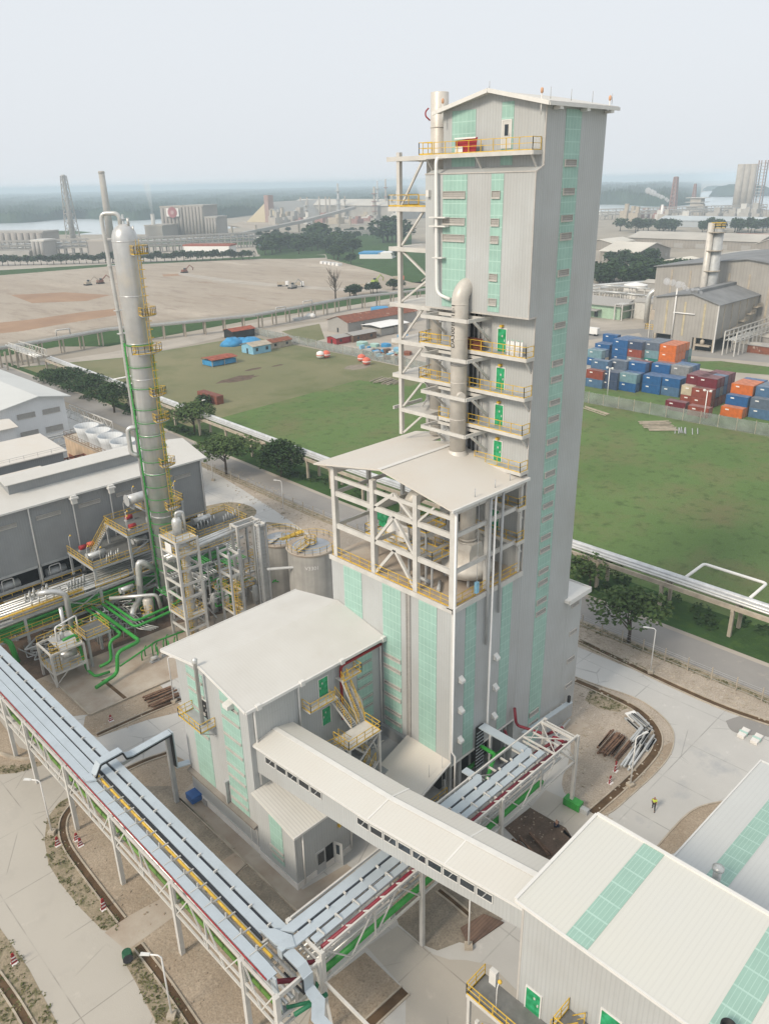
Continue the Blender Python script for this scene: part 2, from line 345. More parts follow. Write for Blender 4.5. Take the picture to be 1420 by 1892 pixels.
    def solo(s, name, m, label, cat, group=None):
        """one-mesh thing with its origin at its base"""
        xs = [v.x for v in s.v]; ys = [v.y for v in s.v]; b = Vector(((min(xs) + max(xs)) / 2, (min(ys) + max(ys)) / 2, min(v.z for v in s.v)))
        for v in s.v: v -= b
        o = s.build(name, m); o.location = b
        return tag(o, label, cat, group)
def tag(o, label, cat, group=None, kind=None):
    o['label'] = label; o['category'] = cat
    if group: o['group'] = group
    if kind: o['kind'] = kind
    return o
def thing(name, label, cat, loc=(0, 0, 0), group=None):
    o = bpy.data.objects.new(name, None); o.empty_display_size = .5; C.objects.link(o); o.location = loc
    return tag(o, label, cat, group)
def dup(root, loc, rz=0., label=None, scale=None, group=None):
    r = root.copy(); C.objects.link(r); r.location = loc; r.rotation_euler = (0, 0, rz)
    if scale: r.scale = scale if hasattr(scale, '__len__') else (scale,) * 3
    if label: r['label'] = label
    if group: r['group'] = group
    for ch in root.children:
        c = ch.copy(); C.objects.link(c); c.parent = r
        for g in ch.children:
            d = g.copy(); C.objects.link(d); d.parent = c
    return r
def sheet(name, poly, z, m, kind='structure', label=None):
    o = MB().face([(p[0], p[1], z) for p in poly]).build(name, m)
    for p in o.data.polygons:
        pass
    me = o.data
    if me.polygons[0].normal.z < 0: me.flip_normals()
    o['kind'] = kind
    return o
def gp(*pts, z=0.): return [G(x, y, z) for x, y in pts]
def strip(path, w):
    """left and right offset outline of a ground path (list of 2-D points)"""
    L_, R_ = [], []
    for i, p in enumerate(path):
        d = (Vector(path[min(i + 1, len(path) - 1)][:2]) - Vector(path[max(i - 1, 0)][:2])).normalized()
        n = Vector((-d.y, d.x)) * w / 2; q = Vector(p[:2])
        L_.append(q + n); R_.append(q - n)
    return L_, R_
def smooth_path(pts, it=2):
    pts = [Vector(p[:2]) for p in pts]
    for _ in range(it):
        q = [pts[0]]
        for a, b in zip(pts, pts[1:]): q += [a * .75 + b * .25, a * .25 + b * .75]
        q.append(pts[-1]); pts = q
    return pts
def kerb(path, w=.18, h=.13, z=0.):
    mb = MB(); L_, R_ = strip(path, w)
    for i in range(len(path) - 1):
        mb.prism([L_[i], L_[i + 1], R_[i + 1], R_[i]], z - .02, z + h)
    return mb
# ================================================================ the ground, roads and water
def p6(*q): return [G(x / 2.219, 1200 + y / 2.219) for x, y in q]
def p7(*q): return [G(800 + x / 2.29, 1250 + y / 2.29) for x, y in q]
def pR(*q): return [G(1040 + x / 3.737, 1040 + y / 3.737) for x, y in q]
def p4(*q): return [G(x / 4.4375, 1000 + y / 4.4375) for x, y in q]
def p8(*q): return [G(380 + x / 2.958, 1560 + y / 2.958) for x, y in q]
def pg(*q): return [G(440 + x / 2.448, 1320 + y / 2.448) for x, y in q]
sheet('ground', [(12500 * math.cos(a * math.pi / 24), 12500 * math.sin(a * math.pi / 24)) for a in range(48)], -1.0, BARE)
sheet('land', [(-300, -300), (1150, -300), (1500, 700), (640, 1060), (500, 1300), (-300, 1300)], -.10, BARE)
# far shore, river and sea
def far_sheet(name, pts, z, m):
    return sheet(name, [G(x, y, z) for x, y in pts], z, m)
far_sheet('river', [(-60, 402), (60, 400), (180, 398), (215, 400), (330, 406), (470, 425), (420, 443), (330, 440), (215, 445), (120, 445), (-60, 452)], -.75, WATER)
far_sheet('sea', [(1000, 384), (1085, 377), (1240, 373), (1300, 354), (1420, 345), (1700, 336), (1700, 384), (1420, 388), (1110, 402), (1000, 412)], -.80, WATER)
far_sheet('river_spit', [(-40, 430), (40, 428), (130, 426), (170, 429), (130, 434), (30, 438), (-40, 437)], -.60, GRASSL)
# forested land on the far shore: one rolling canopy reaching to the horizon
def forest(name, a0, a1, na, radii, base, amp, edge=None):
    mb = MB(); vs = []; nr = len(radii)
    for i in range(na + 1):
        a = a0 + (a1 - a0) * i / na
        for j, r in enumerate(radii):
            rr = r * (1 + .05 * math.sin(a * 23) + .03 * math.sin(a * 61 + 1)) if j < 2 else r
            h = (base if j else -.7) + (rnd.uniform(-amp, amp) + amp * 1.2 * math.sin(a * 40 + r * .004) * math.sin(a * 90 - r * .002) if j else 0)
            if edge and j: h *= edge(i / na)
            vs.append((rr * math.cos(a), rr * math.sin(a), h))
    mb.add(vs, [(i * nr + j, i * nr + j + 1, (i + 1) * nr + j + 1, (i + 1) * nr + j) for i in range(na) for j in range(nr - 1)], True)
    o = mb.build(name, FOREST); o['kind'] = 'stuff'; o['label'] = 'hazy forest canopy on the far shore beyond the plants'; return o
def ang(px, py=380): g = G(px, py); return math.atan2(g.y, g.x)
FR = [1, 1.002, 1.06, 1.13, 1.2, 1.3, 1.4, 1.5, 1.62, 1.75, 1.9, 2.1, 2.3, 2.6, 3, 3.5, 4.2, 5, 6]
forest('far_forest', ang(770), ang(-60) + .1, 520, [1900 * k for k in FR], 17, 4)
forest('sea_forest', ang(1290), ang(1060), 200, [2250 * k for k in FR[:16]], 26, 6, lambda t: min(1, .15 + t * 3))
isl = MB()
for (cx, cy, rx, ry, h) in ((1365, 362, 44, 5, 34), (1318, 352, 16, 3, 18)):
    c = G(cx, cy); d = c.length; r1 = rx * d / 1490
    isl.lathe(c, [(r1, -1), (r1 * .97, h * .55), (r1 * .8, h * .85), (r1 * .45, h), (0.5, h * 1.02)], 30)
for v in isl.v: v += Vector((rnd.uniform(-9, 9), rnd.uniform(-9, 9), rnd.uniform(-3, 3)))
o = isl.build('island_forest', FOREST); o['kind'] = 'stuff'; o['label'] = 'hazy wooded islands out in the bay'
# the far industrial land, sand fill, meadows
far_sheet('far_yard', [(-30, 462), (480, 446), (760, 428), (760, 474), (480, 482), (-30, 506)], -.08, ROADG)
far_sheet('refinery_yard', [(380, 428), (480, 415), (660, 399), (1005, 392), (1420, 388), (1420, 440), (1100, 452), (760, 436), (620, 431), (470, 438)], -.075, BARE)
far_sheet('jetty_bank', [(420, 416), (470, 404), (720, 392), (1005, 384), (1005, 396), (640, 402), (500, 414), (470, 424)], -.072, SAND)
far_sheet('meadow', [(600, 466), (760, 455), (1000, 450), (1000, 530), (760, 522), (690, 503), (640, 488), (605, 480)], -.06, GRASSL)
far_sheet('scrub_ground', [(210, 444), (470, 436), (620, 430), (760, 430), (760, 462), (600, 470), (480, 478), (470, 452), (210, 458)], -.065, GRASSL)
far_sheet('hedge_strip', [(-30, 500), (240, 484), (480, 473), (600, 471), (602, 476), (480, 481), (240, 492), (-30, 513)], -.05, GRASSL)
far_sheet('far_road', [(-30, 494), (240, 481), (480, 470), (480, 473.5), (240, 486), (-30, 501)], -.045, ROADG)
sandp = [(-40, 645), (0, 636), (200, 603), (470, 576), (640, 549), (742, 530), (990, 500), (990, 545), (760, 522), (690, 500), (610, 479), (480, 478), (240, 489), (-40, 512)]
far_sheet('sand_field', sandp, -.04, SAND)
for k, pts in enumerate((((-40, 600), (60, 590), (150, 577), (215, 570), (217, 582), (120, 598), (40, 612), (-40, 620)), ((20, 545), (120, 540), (205, 545), (160, 556), (60, 560)), ((300, 507), (340, 505), (345, 509), (302, 511)))):
    far_sheet('graded_earth', pts, -.036 + .004 * k, SANDR)
far_sheet('haul_track', [(330, 503), (420, 516), (520, 525), (640, 533), (740, 536), (740, 540), (640, 538), (520, 531), (420, 522), (330, 508)], -.02, ROADG)
far_sheet('scrub_strip', [(-40, 668), (0, 659), (110, 640), (200, 640), (320, 618), (480, 588), (640, 565), (745, 549), (990, 520), (990, 500), (742, 535), (640, 552), (470, 580), (200, 607), (-40, 646)], -.030, GRASSL)
far_sheet('side_road', [(-40, 706), (60, 690), (200, 672), (300, 648), (480, 608), (740, 566), (990, 540), (990, 524), (740, 548), (480, 594), (300, 630), (200, 652), (60, 672), (-40, 690)], -.026, ROADG)
sheet('grass_field', [(112, -160), (211.5, -160), (211.5, 303), (150, 303), (112, 318)], -.022, GRASS)
dry = sheet('dry_grass', [(112.5, 196), (185, 201.3), (190, 181), (211, 186), (211, 302), (150, 302), (112.5, 316)], -.016, GRASSB)
far_sheet('work_camp_yard', [(480, 611), (600, 594), (760, 566), (1000, 530), (1000, 735), (760, 682), (560, 637)], -.014, ROADG)
far_sheet('camp_grass', [(520, 612), (590, 598), (600, 626), (570, 634)], -.008, GRASSB)
sheet('container_yard', [(211.5, -160), (460, -160), (460, 240), (211.5, 190)], -.02, ROADG)
sheet('yard_grass', [(211.6, -160), (236, -160), (240, 60), (246, 110), (243, 175), (211.6, 175)], -.012, GRASS)
far_sheet('grass_island', [(1270, 668), (1330, 667), (1440, 680), (1440, 694), (1330, 686), (1280, 678)], -.008, GRASS)
far_sheet('plant_road', [(1000, 640), (1180, 615), (1210, 650), (1300, 660), (1440, 672), (1440, 640), (1400, 630), (1200, 606), (1000, 618)], -.007, ASPH)
# public road corridor
sheet('roadside_earth', [(80, -160), (97, -160), (97, 330), (80, 330)], -.018, SOILP)
sheet('roadside_grass', [(103.5, -160), (113.5, -160), (113.5, 330), (103.5, 330)], -.012, GRASSL)
sheet('public_road', [(96.6, -160), (103.6, -160), (103.6, 120), (105.6, 180), (109, 240), (110, 330), (103, 330), (101.5, 240), (99, 180), (96.9, 120)], -.008, ASPH)
sheet('road_shoulder', [(103.55, -160), (104.5, -160), (104.6, 120), (106.6, 180), (110, 240), (111, 330), (109.95, 330), (108.95, 240), (105.55, 180), (103.6, 120)], -.004, ROADG)
sheet('verge_strip', [(95, -160), (96.5, -160), (96.7, 120), (98.8, 180), (98, 200), (94.6, 120)], -.004, VERGE)
# the plant's own yard
sheet('yard_road', [(-60, -140), (30, -140), (30, 140), (30, 300), (-60, 300)], -.016, CONC)
sheet('plant_yard', [(29.9, -140), (90.2, -140), (90.2, 60), (88, 100), (88.6, 112), (91.5, 127), (94, 142), (97.5, 165), (97.5, 260), (29.9, 260)], -.0135, CONCR)
# soil islands by the long rack
sheet('soil_bed', p6((500, 1160), (420, 1150), (330, 1060), (250, 960), (200, 880), (183, 780), (195, 690), (240, 630), (290, 600), (520, 490), (690, 420), (790, 470), (800, 560), (1060, 840), (1230, 1080), (1420, 930), (1500, 1000), (1330, 1130), (1110, 1535), (640, 1535), (560, 1370), (510, 1280), (515, 1250)), -.008, SOIL)
sheet('verge', p6((500, 1160), (420, 1150), (330, 1060), (250, 960), (200, 880), (183, 780), (195, 690), (240, 630), (290, 600), (262, 660), (245, 720), (255, 790), (300, 860), (400, 1000), (495, 1120)), -.004, VERGE)
sheet('verge', p6((515, 1250), (510, 1280), (560, 1370), (650, 1540), (790, 1540), (560, 1225)), -.004, VERGE)
sheet('verge', p6((-30, 1110), (0, 1140), (120, 1310), (240, 1540), (-30, 1540)), -.004, VERGE)
sheet('soil_bed', p6((-60, 200), (0, 290), (80, 400), (190, 440), (170, 470), (70, 505), (0, 510), (-60, 500)), -.006, SOIL)
sheet('verge', p6((-60, 470), (0, 470), (80, 478), (190, 455), (170, 476), (70, 506), (0, 512), (-60, 502)), -.002, VERGE)
sheet('soil_bed', p8((560, 982), (600, 800), (870, 590), (1085, 797), (890, 985)), -.002, SOIL)
sheet('soil_bed', pg((640, 690), (700, 640), (960, 480), (1340, 800), (1190, 930), (1060, 1045), (1000, 1030), (900, 1068), (830, 1040), (725, 950)), -.003, SOILG)
sheet('soil_bed', p7((330, 660), (470, 545), (410, 555), (560, 640), (600, 700), (490, 780), (420, 740)), -.004, SOILD)
sheet('soil_bed', p7((300, 640), (410, 553), (560, 640), (478, 745), (350, 690)), -.001, SOILD)
sheet('soil_bed', p6((350, 275), (640, 130), (760, 250), (600, 290), (400, 360), (340, 330)), -.006, SOIL)
sheet('soil_bed', p4((-40, 760), (250, 760), (500, 1205), (720, 1420), (560, 1440), (0, 860)), -.007, SOIL)
sheet('soil_bed', p6((700, 560), (735, 600), (1010, 880), (940, 920), (760, 760), (600, 620), (560, 560)), -.003, SOILG)
sheet('soil_bed', p6((1015, 885), (1210, 1075), (1150, 1130), (960, 935)), -.003, SOILG)
sheet('footpath', p6((430, 1160), (505, 1105), (700, 1000), (990, 815), (1062, 845), (1040, 870), (700, 1105), (520, 1235)), .002, APRON)
sheet('apron', p6((735, 605), (760, 580), (790, 545), (1065, 830), (1015, 875)), .005, APRON)
sheet('apron', p6((1012, 875), (1065, 830), (1240, 985), (1420, 880), (1500, 940), (1290, 1020), (1222, 1082)), .008, APRON)
sheet('apron', p8((880, 560), (1045, 445), (1180, 545), (1240, 600), (1330, 630), (1420, 632), (1560, 660), (1800, 900), (1800, 1150), (1090, 1150), (1093, 800)), .0005, CONC)
for pth in (p6((735, 612), (1222, 1078), (1285, 1022)), p6((1010, 880), (960, 930), (1160, 1125)), p6((735, 612), (960, 818))):
    kerb(pth, .16, .16, .0).build('kerb', KERB)['kind'] = 'structure'
def channel(path, w=.75, m=TRENCH, z=.006):
    path = smooth_path(path, 2); L_, R_ = strip(path, w)
    mb = MB()
    for i in range(len(path) - 1): mb.face([(L_[i].x, L_[i].y, z), (L_[i + 1].x, L_[i + 1].y, z), (R_[i + 1].x, R_[i + 1].y, z), (R_[i].x, R_[i].y, z)])
    o = mb.build('drain_bed', m); o['kind'] = 'structure'
    for P in (L_, R_): kerb(P, .16, .12).build('drain_kerb', KERB)['kind'] = 'structure'
channel(p6((300, 640), (255, 700), (262, 790), (330, 890), (500, 1112)), .8)
channel(p6((565, 1215), (680, 1365), (810, 1560)), .8)
channel(p6((-20, 1330), (60, 1440), (130, 1560)), .8)
channel(p7((600, 18), (700, 60), (870, 140), (948, 225), (952, 300), (900, 370), (820, 450), (672, 578)), 1.0)
channel(p8((1090, 800), (890, 985)), 1.0)
channel(p6((400, 352), (600, 262), (745, 205)), .7)
channel(p6((520, 492), (600, 455), (690, 425)), .7)
channel(pg((905, 795), (975, 850), (1045, 910)), .6)
channel(pR((105, 535), (430, 690), (720, 830), (1100, 1000), (1430, 1110)), 1.0, TRENCH)
kerb(smooth_path(p6((0, 430), (80, 455), (150, 448), (200, 440)), 2), .35, .3).build('kerb', KERB)['kind'] = 'structure'
# the island right of the tower
RI = p7((560, 0), (620, 5), (700, 40), (860, 90), (950, 150), (1010, 215), (1020, 270), (1000, 340), (930, 420), (850, 490), (740, 590), (690, 575), (670, 580), (520, 480), (590, 330), (560, 160))
sheet('soil_bed', smooth_path(RI + [RI[0]], 2), -.006, SOILP)
sheet('verge', p7((660, 60), (740, 75), (830, 130), (780, 150), (700, 135), (640, 100)), -.001, VERGE)
sheet('verge', smooth_path(p7((690, 575), (820, 455), (900, 380), (960, 300), (1020, 270), (1000, 340), (930, 420), (850, 490), (740, 590), (690, 575)), 1), -.002, SOIL)
kerb(smooth_path(p7((600, 2), (700, 40), (860, 90), (950, 150), (1010, 215), (1020, 270), (1000, 340), (930, 420), (850, 490), (740, 590), (690, 578)), 2), .15, .10).build('kerb', KERB)['kind'] = 'structure'
sheet('soil_bed', smooth_path(p7((1225, 528), (1120, 550), (1050, 600), (930, 740), (1000, 765), (1080, 690), (1170, 590), (1225, 528)), 1), -.004, SOIL)
kerb(smooth_path(p7((1225, 528), (1120, 550), (1050, 600), (930, 740)), 2), .15, .1).build('kerb', KERB)['kind'] = 'structure'
# strip between plant road and public road
sheet('soil_bed', pR((80, 520), (100, 580), (430, 715), (640, 780), (1000, 950), (1430, 1130), (1430, 950), (1000, 780), (560, 590), (130, 430)), -.002, SOILP)
sheet('verge', pR((100, 560), (430, 712), (640, 780), (560, 720), (300, 610), (100, 530)), .001, VERGE)
sheet('verge', pR((120, 440), (560, 620), (1000, 800), (1430, 975), (1430, 945), (1000, 770), (560, 585), (120, 400)), .002, VERGE)
sheet('damp_patch', smooth_path(pR((1120, 1090), (1200, 1060), (1300, 1045), (1430, 1090), (1430, 1210), (1380, 1190), (1250, 1190), (1150, 1160), (1120, 1090)), 2), -.001, ASPH)
sheet('tower_apron', p7((540, 190), (600, 165), (662, 205), (600, 250), (560, 245)), .004, APRON)
sheet('side_path', p7((410, 555), (475, 480), (690, 580), (760, 600), (640, 740), (560, 640)), .003, CONC)
# process area slab, with its kerb and drain
SL = p4((490, 1200), (725, 1420), (1345, 1165), (1500, 900), (1200, 500), (800, 300), (0, 700))
sheet('process_ground_shade', [(27, 102), (52, 101), (60, 98), (66, 103), (72, 119), (27, 119)], .001, SOILD)  # dark floor colour stands in for the shade under rack and decks
sheet('process_slab', [(31.6, 88.4), (43, 87.8), (72, 87.8), (86, 100), (86, 128), (28, 128), (28, 113), (31.6, 98)], -.003, APRON)
for a, b in (((31.6, 88.5), (43.2, 87.9)), ((31.6, 88.5), (31.6, 98))): kerb([Vector(a), Vector(b)], .2, .25).build('kerb', KERB)['kind'] = 'structure'
sheet('drain_bed', [(36.4, 95), (36.9, 95), (37.0, 88.6), (36.5, 88.6)], .003, TRENCH)
# rounded island behind the annex by the tanks
sheet('soil_bed', smooth_path(gp((380, 935), (430, 925), (480, 940), (463, 962), (440, 972), (380, 985), (380, 935)), 2), -.004, VERGE)
sheet('soil_bed', smooth_path(gp((440, 995), (460, 970), (500, 962), (560, 980), (620, 1030), (600, 1080), (480, 1060), (440, 995)), 2), -.004, VERGE)
# ================================================================ the tall process tower
TX, TY = 62.35, 43.28
def panel_x(mb, x, y0, y1, z0, z1, d=.04): return mb.box((x - d, y0, z0), (x + .02, y1, z1))       # on a face that looks to -X
def panel_y(mb, y, x0, x1, z0, z1, d=.04): return mb.box((x0, y - d, z0), (x1, y + .02, z1))       # on a face that looks to -Y
def louver(parent, face, at, a0, a1, z0, z1):
    thin = z1 - z0 < .2; t = .05; f = MB(); l = MB()
    bx = (lambda p, q, r, s_, d0, d1: ((at - d1, p, r), (at - d0, q, s_))) if face == 'x' else (lambda p, q, r, s_, d0, d1: ((p, at - d1, r), (q, at - d0, s_)))
    l.box(*bx(a0, a1, z0, z1, .01, .05))
    f.box(*bx(a0 - t, a1 + t, z0 - (.05 if thin else .14), z0, 0, .13)); f.box(*bx(a0 - t, a1 + t, z1, z1 + .04, 0, .13))
    if not thin: f.box(*bx(a0 - t, a0, z0, z1, 0, .11)); f.box(*bx(a1, a1 + t, z0, z1, 0, .11))
    o = l.build('louver', LOUV, parent); f.build('frame', LTRIM, o); return o
def door(parent, face, at, a0, a1, z0, z1, m=GRN):
    d = MB(); f = MB(); h = MB(); t = .1
    if face == 'x':
        d.box((at - .06, a0, z0), (at, a1, z1))
        f.box((at - .09, a0 - t, z0), (at, a0, z1 + t)); f.box((at - .09, a1, z0), (at, a1 + t, z1 + t)); f.box((at - .09, a0, z1), (at, a1, z1 + t))
        h.box((at - .12, a0 + .12, (z0 + z1) / 2 - .1), (at - .06, a0 + .22, (z0 + z1) / 2 + .1)); h.box((at - .075, a0 + .4, z0 + 1.4), (at - .061, a0 + .55, z0 + 1.6))
    else:
        d.box((a0, at - .06, z0), (a1, at, z1))
        f.box((a0 - t, at - .09, z0), (a0, at, z1 + t)); f.box((a1, at - .09, z0), (a1 + t, at, z1 + t)); f.box((a0, at - .09, z1), (a1, at, z1 + t))
        h.box((a0 + .12, at - .12, (z0 + z1) / 2 - .1), (a0 + .22, at - .06, (z0 + z1) / 2 + .1)); h.box((a0 + .4, at - .075, z0 + 1.4), (a0 + .55, at - .061, z0 + 1.6))
    o = d.build('door', m, parent); f.build('frame', TRIM, o); h.build('handle', STEEL, o); return o
tw = thing('process_tower', 'tall grey clad tower with green strip windows and a gabled top', 'tower', (67, 49, 0))
w = MB()
YL = 54.85
w.extr([(TX, TY, 0), (TX, YL, 0), (TX, YL, 69.95), (TX, 49.05, 71.2), (TX, TY, 69.95)], (72.0 - TX, 0, 0))
w.build('wall', CLAD, tw)
b = MB(); b.box((61.1, 43.16, 52.2), (TX - .01, 56.0, 64.6)); b.extr([(61.1, 43.16, 64.6), (TX - .01, 43.16, 64.6), (TX - .01, 43.16, 65.05)], (0, 56.0 - 43.16, 0))
b.box((TX - .02, YL, 52.2), (66.5, 56.0, 64.6))
b.build('bay', CLAD, tw)
# lower rear annex under its own little roof
b = MB(); b.box((72.0, 43.26, 0), (75.2, 54.8, 18.2)); b.build('rear_bay', CLAD, tw)
b = MB(); b.box((71.3, 42.55, 18.2), (76.0, 55.0, 18.55)); b.box((71.3, 42.5, 18.1), (76.05, 42.6, 18.7)); b.box((75.95, 42.5, 18.1), (76.05, 55, 18.7)); b.build('rear_bay_roof', TRIM, tw)
r = MB(); r.hip((TX, TY), (72.0, YL), 70.02, 1.28, 'x', .75, .16); r.build('roof', ROOFW, tw)
t = MB()
for a, bb in (((61.55, 42.5, 69.85), (61.55, 49.05, 71.28)), ((61.55, 55.6, 69.85), (61.55, 49.05, 71.28))): t.beam(a, bb, .12, .34)
t.box((61.6, 42.42, 69.68), (72.8, 42.56, 69.95))
for x in (63.2, 67.4, 71.4): t.box((x, 42.5, 69.45), (x + .5, 43.2, 69.68))
t.build('gutter', TRIM, tw)
t = MB(); t.box((62.28, 43.21, 65.0), (62.4, 43.31, 69.7)); t.box((62.28, 43.21, 25.8), (62.4, 43.3, 52.1)); t.box((61.04, 43.1, 52.2), (61.15, 43.2, 64.6)); t.beam((61.08, 43.12, 64.6), (62.3, 43.2, 65.1), .12); t.box((61.0, 43.08, 52.06), (62.35, 43.2, 52.2)); t.box((61.03, 43.2, 52.06), (61.12, 56.05, 52.2)); t.box((61.03, 43.1, 64.58), (61.12, 56.05, 64.68))
t.build('corner_trim', LTRIM, tw)
# strips on the side that looks to -Y
for z0, z1 in ((18.9, 69.6), (.8, 18.8)): panel_y(MB(), TY, 65.32, 67.75, z0, z1).build('translucent_panel', TRANS, tw)
for z1, z0 in ((65.53, 65.1), (63.15, 62.72), (60.86, 60.44), (59.32, 58.81), (56.05, 55.57), (53.48, 53.0), (51.15, 50.7), (47.5, 47.0), (45.9, 45.4), (43.5, 43.05), (41.8, 41.3), (39.45, 39), (38.1, 37.6), (35.9, 35.4), (34.2, 33.7), (32.31, 31.89), (30.82, 30.4), (28.6, 28.16), (27.1, 26.65), (24.53, 24.07), (23.11, 22.64), (20.78, 20.3), (19.31, 18.83), (5.63, 5.1), (4.06, 3.5)):
    louver(tw, 'y', TY - .05, 65.5, 67.2, z0, z1)
for z in (16.9, 13.0, 9.1, 5.3): louver(tw, 'y', 43.26, 73.0, 74.4, z, z + .45)
# strips and openings on the front
panel_x(MB(), TX, 50.92, 53.75, 65.2, 69.95).build('translucent_panel', TRANS, tw)
panel_x(MB(), TX, 46.66, 47.97, 65.2, 70.3).build('translucent_panel', TRANS, tw)
panel_x(MB(), 61.1, 50.75, 53.72, 52.4, 64.5).build('translucent_panel', TRANS, tw)
panel_x(MB(), 61.1, 46.55, 47.93, 52.4, 64.5).build('translucent_panel', TRANS, tw)
for z in (62.55, 60.2, 58.7): louver(tw, 'x', 61.05, 50.95, 53.6, z, z + .5)
for z in (62.55, 60.2, 58.7, 55.35, 53.1): louver(tw, 'x', 61.05, 46.9, 47.75, z, z + .5)
d = door(tw, 'x', TX - .05, 46.88, 47.8, 66.55, 68.8, STEEL); MB().box((TX - .14, 47.15, 67.6), (TX - .1, 47.55, 68.5)).build('window', GLASS, d)
GZ = (48.4, 44.6, 40.85, 37.05, 33.2, 29.4)
for z in GZ: door(tw, 'x', TX, 46.5, 47.5, z + .08, z + 2.25)
q = MB()
for z in (50.75, 46.95, 43.2, 39.4): q.box((TX - .35, 46.85, z + .1), (TX, 47.15, z + .3))
q.build('door_lamp', YEL, tw)
q = MB(); q.box((60.75, 55.3, 62.6), (61.08, 55.65, 63.2)); q.build('hood_vent', TRIM, tw)
q = MB()
for y in (43.4, 54.4): q.lathe((61.7, y, 70.6), [(.05, 0), (.13, .08), (.13, .36), (.05, .45)], 10)
q.lathe((72.0, 43.1, 70.5), [(.05, 0), (.13, .08), (.13, .36), (.05, .45)], 10)
q.build('warning_beacon', BEAC, tw)
q = MB(); [q.tube([(61.7, y, 69.0), (61.7, y, 70.6)], .06, 8) for y in (43.4, 54.4)]; q.tube([(72.0, 43.1, 69.7), (72.0, 43.1, 70.5)], .06, 8); q.build('beacon_mast', TRIM, tw)
q = MB()
for x in (62.4, 65.5, 68.9, 72.2): q.tube([(x, 43.0, 70.2), (x, 43.0, 71.1)], .03, 6)
q.tube([(61.8, 49.05, 71.3), (61.8, 49.05, 72.0)], .03, 6); q.build('lightning_rod', STEELG, tw)
# dark recess full of risers behind the duct
q = MB(); q.box((TX - .08, 49.2, 29), (TX - .02, 54.6, 52.1)); q.build('shaft_opening', STEELG, tw)
q = MB()
for k in range(7): q.tube([(TX - .28, 49.5 + k * .55, 29), (TX - .28, 49.5 + k * .55, 52)], .05 + .05 * (k % 3), 8)
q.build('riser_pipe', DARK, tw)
# small white pipe down the front
q = MB(); q.tube([(61.9, 54.6, 66.0), (60.7, 54.3, 66.0), (60.6, 54.0, 53.6), (60.6, 52.2, 53.2)], .16, 10, .8)
q.build('front_pipe', WHITE, tw)
q = MB()
for z in (60.7, 59.9): q.box((60.35, 52.8, z), (61.0, 54.9, z + .12))
q.box((60.4, 53.2, 57.0), (61.0, 54.5, 57.1)); q.build('pipe_bracket', TRIM, tw)

# ---- galleries with yellow rails, one platform per level
def gallery(z, y0, y1, label, x0=61.05, posts=True, gate=None):
    t = thing('gallery', label, 'gallery', (61.7, y0, z), 'galleries stacked up the tower front')
    d = MB(); d.box((x0 + .1, y0, z - .08), (TX - .03, y1, z)); d.build('deck', STEELG, t)
    e = MB(); e.beam((x0, y0 - .05, z - .12), (x0, y1, z - .12), .12, .36); e.beam((x0, y0 - .05, z - .12), (TX - .03, y0 - .05, z - .12), .12, .36)
    for y in (y0 + .25, (y0 + y1) / 2, y1 - .3): e.beam((x0 + .15, y, z - .2), (TX - .05, y, z - 1.5), .13); e.beam((x0, y, z - .14), (TX - .03, y, z - .14), .1, .2)
    e.build('bracket', STEEL, t)
    MB().rail([(TX - .1, y0, z), (x0, y0, z), (x0, y1, z)], 1.1, 1.35).build('railing', YEL, t)
    return t
gallery(66.25, 43.6, 56.3, 'topmost gallery under the gable with a red sign board on it')
gallery(GZ[0], 43.2, 56.6, 'upper gallery of the row of green doors, gas cylinders on it')
gallery(GZ[1], 43.2, 56.6, 'gallery second from the top of the row of green doors')
gallery(GZ[2], 43.2, 54.0, 'gallery third from the top of the row of green doors')
gallery(GZ[3], 43.2, 49.0, 'short gallery just above the white open-frame roof')
gallery(GZ[4], 43.2, 48.5, 'upper gallery under the open-frame roof by the tower wall')
gallery(GZ[5], 43.2, 48.5, 'lower gallery under the open-frame roof by the tower wall')
o = MB(); o.extr([(61.25, 50.0, 66.35), (61.25, 52.4, 66.3), (61.45, 52.6, 67.4), (61.45, 50.0, 67.6)], (.05, 0, 0))
o = o.solo('sign_board', RED, 'red and white sign board leaning on the topmost gallery rail', 'sign')
MB().box((61.2, 50.0, 67.5), (61.24, 52.5, 67.62)).box((61.2, 51.5, 66.4), (61.24, 52.4, 66.9)).build('white_edge', WHITE, o)
gas = None
for k in range(6):
    y = 45.7 - .3 * k
    if gas is None:
        gas = thing('gas_cylinder', '', 'gas cylinder', (61.6, y, GZ[0]), 'gas cylinders on the upper gallery'); gas['label'] = 'pale gas cylinder in the row beside the uppermost green door'
        MB().lathe((61.6, y, GZ[0]), [(.11, 0), (.115, .05), (.115, 1.2), (.05, 1.4)], 12).build('body', WHITE, gas); MB().lathe((61.6, y, GZ[0]), [(.05, 1.39), (.05, 1.55)], 8).build('valve', TRANS, gas)
    else: dup(gas, (61.6 + .12 * (k % 2), y, GZ[0]))
for nm, z in (('upper', GZ[0]), ('lower', GZ[0] + .55)):
    q = MB()
    for k in range(14): q.beam((61.3 + .06 * (k % 5), 48.6 + .1 * rnd.random(), z + .1 + .04 * k), (61.35 + .06 * (k % 5), 51.4 - .3 * rnd.random(), z + .1 + .04 * k), .06)
    q.solo('pipe_stack', RUST, nm + ' bundle of rusty tubes lying on the uppermost door gallery', 'tube bundle')

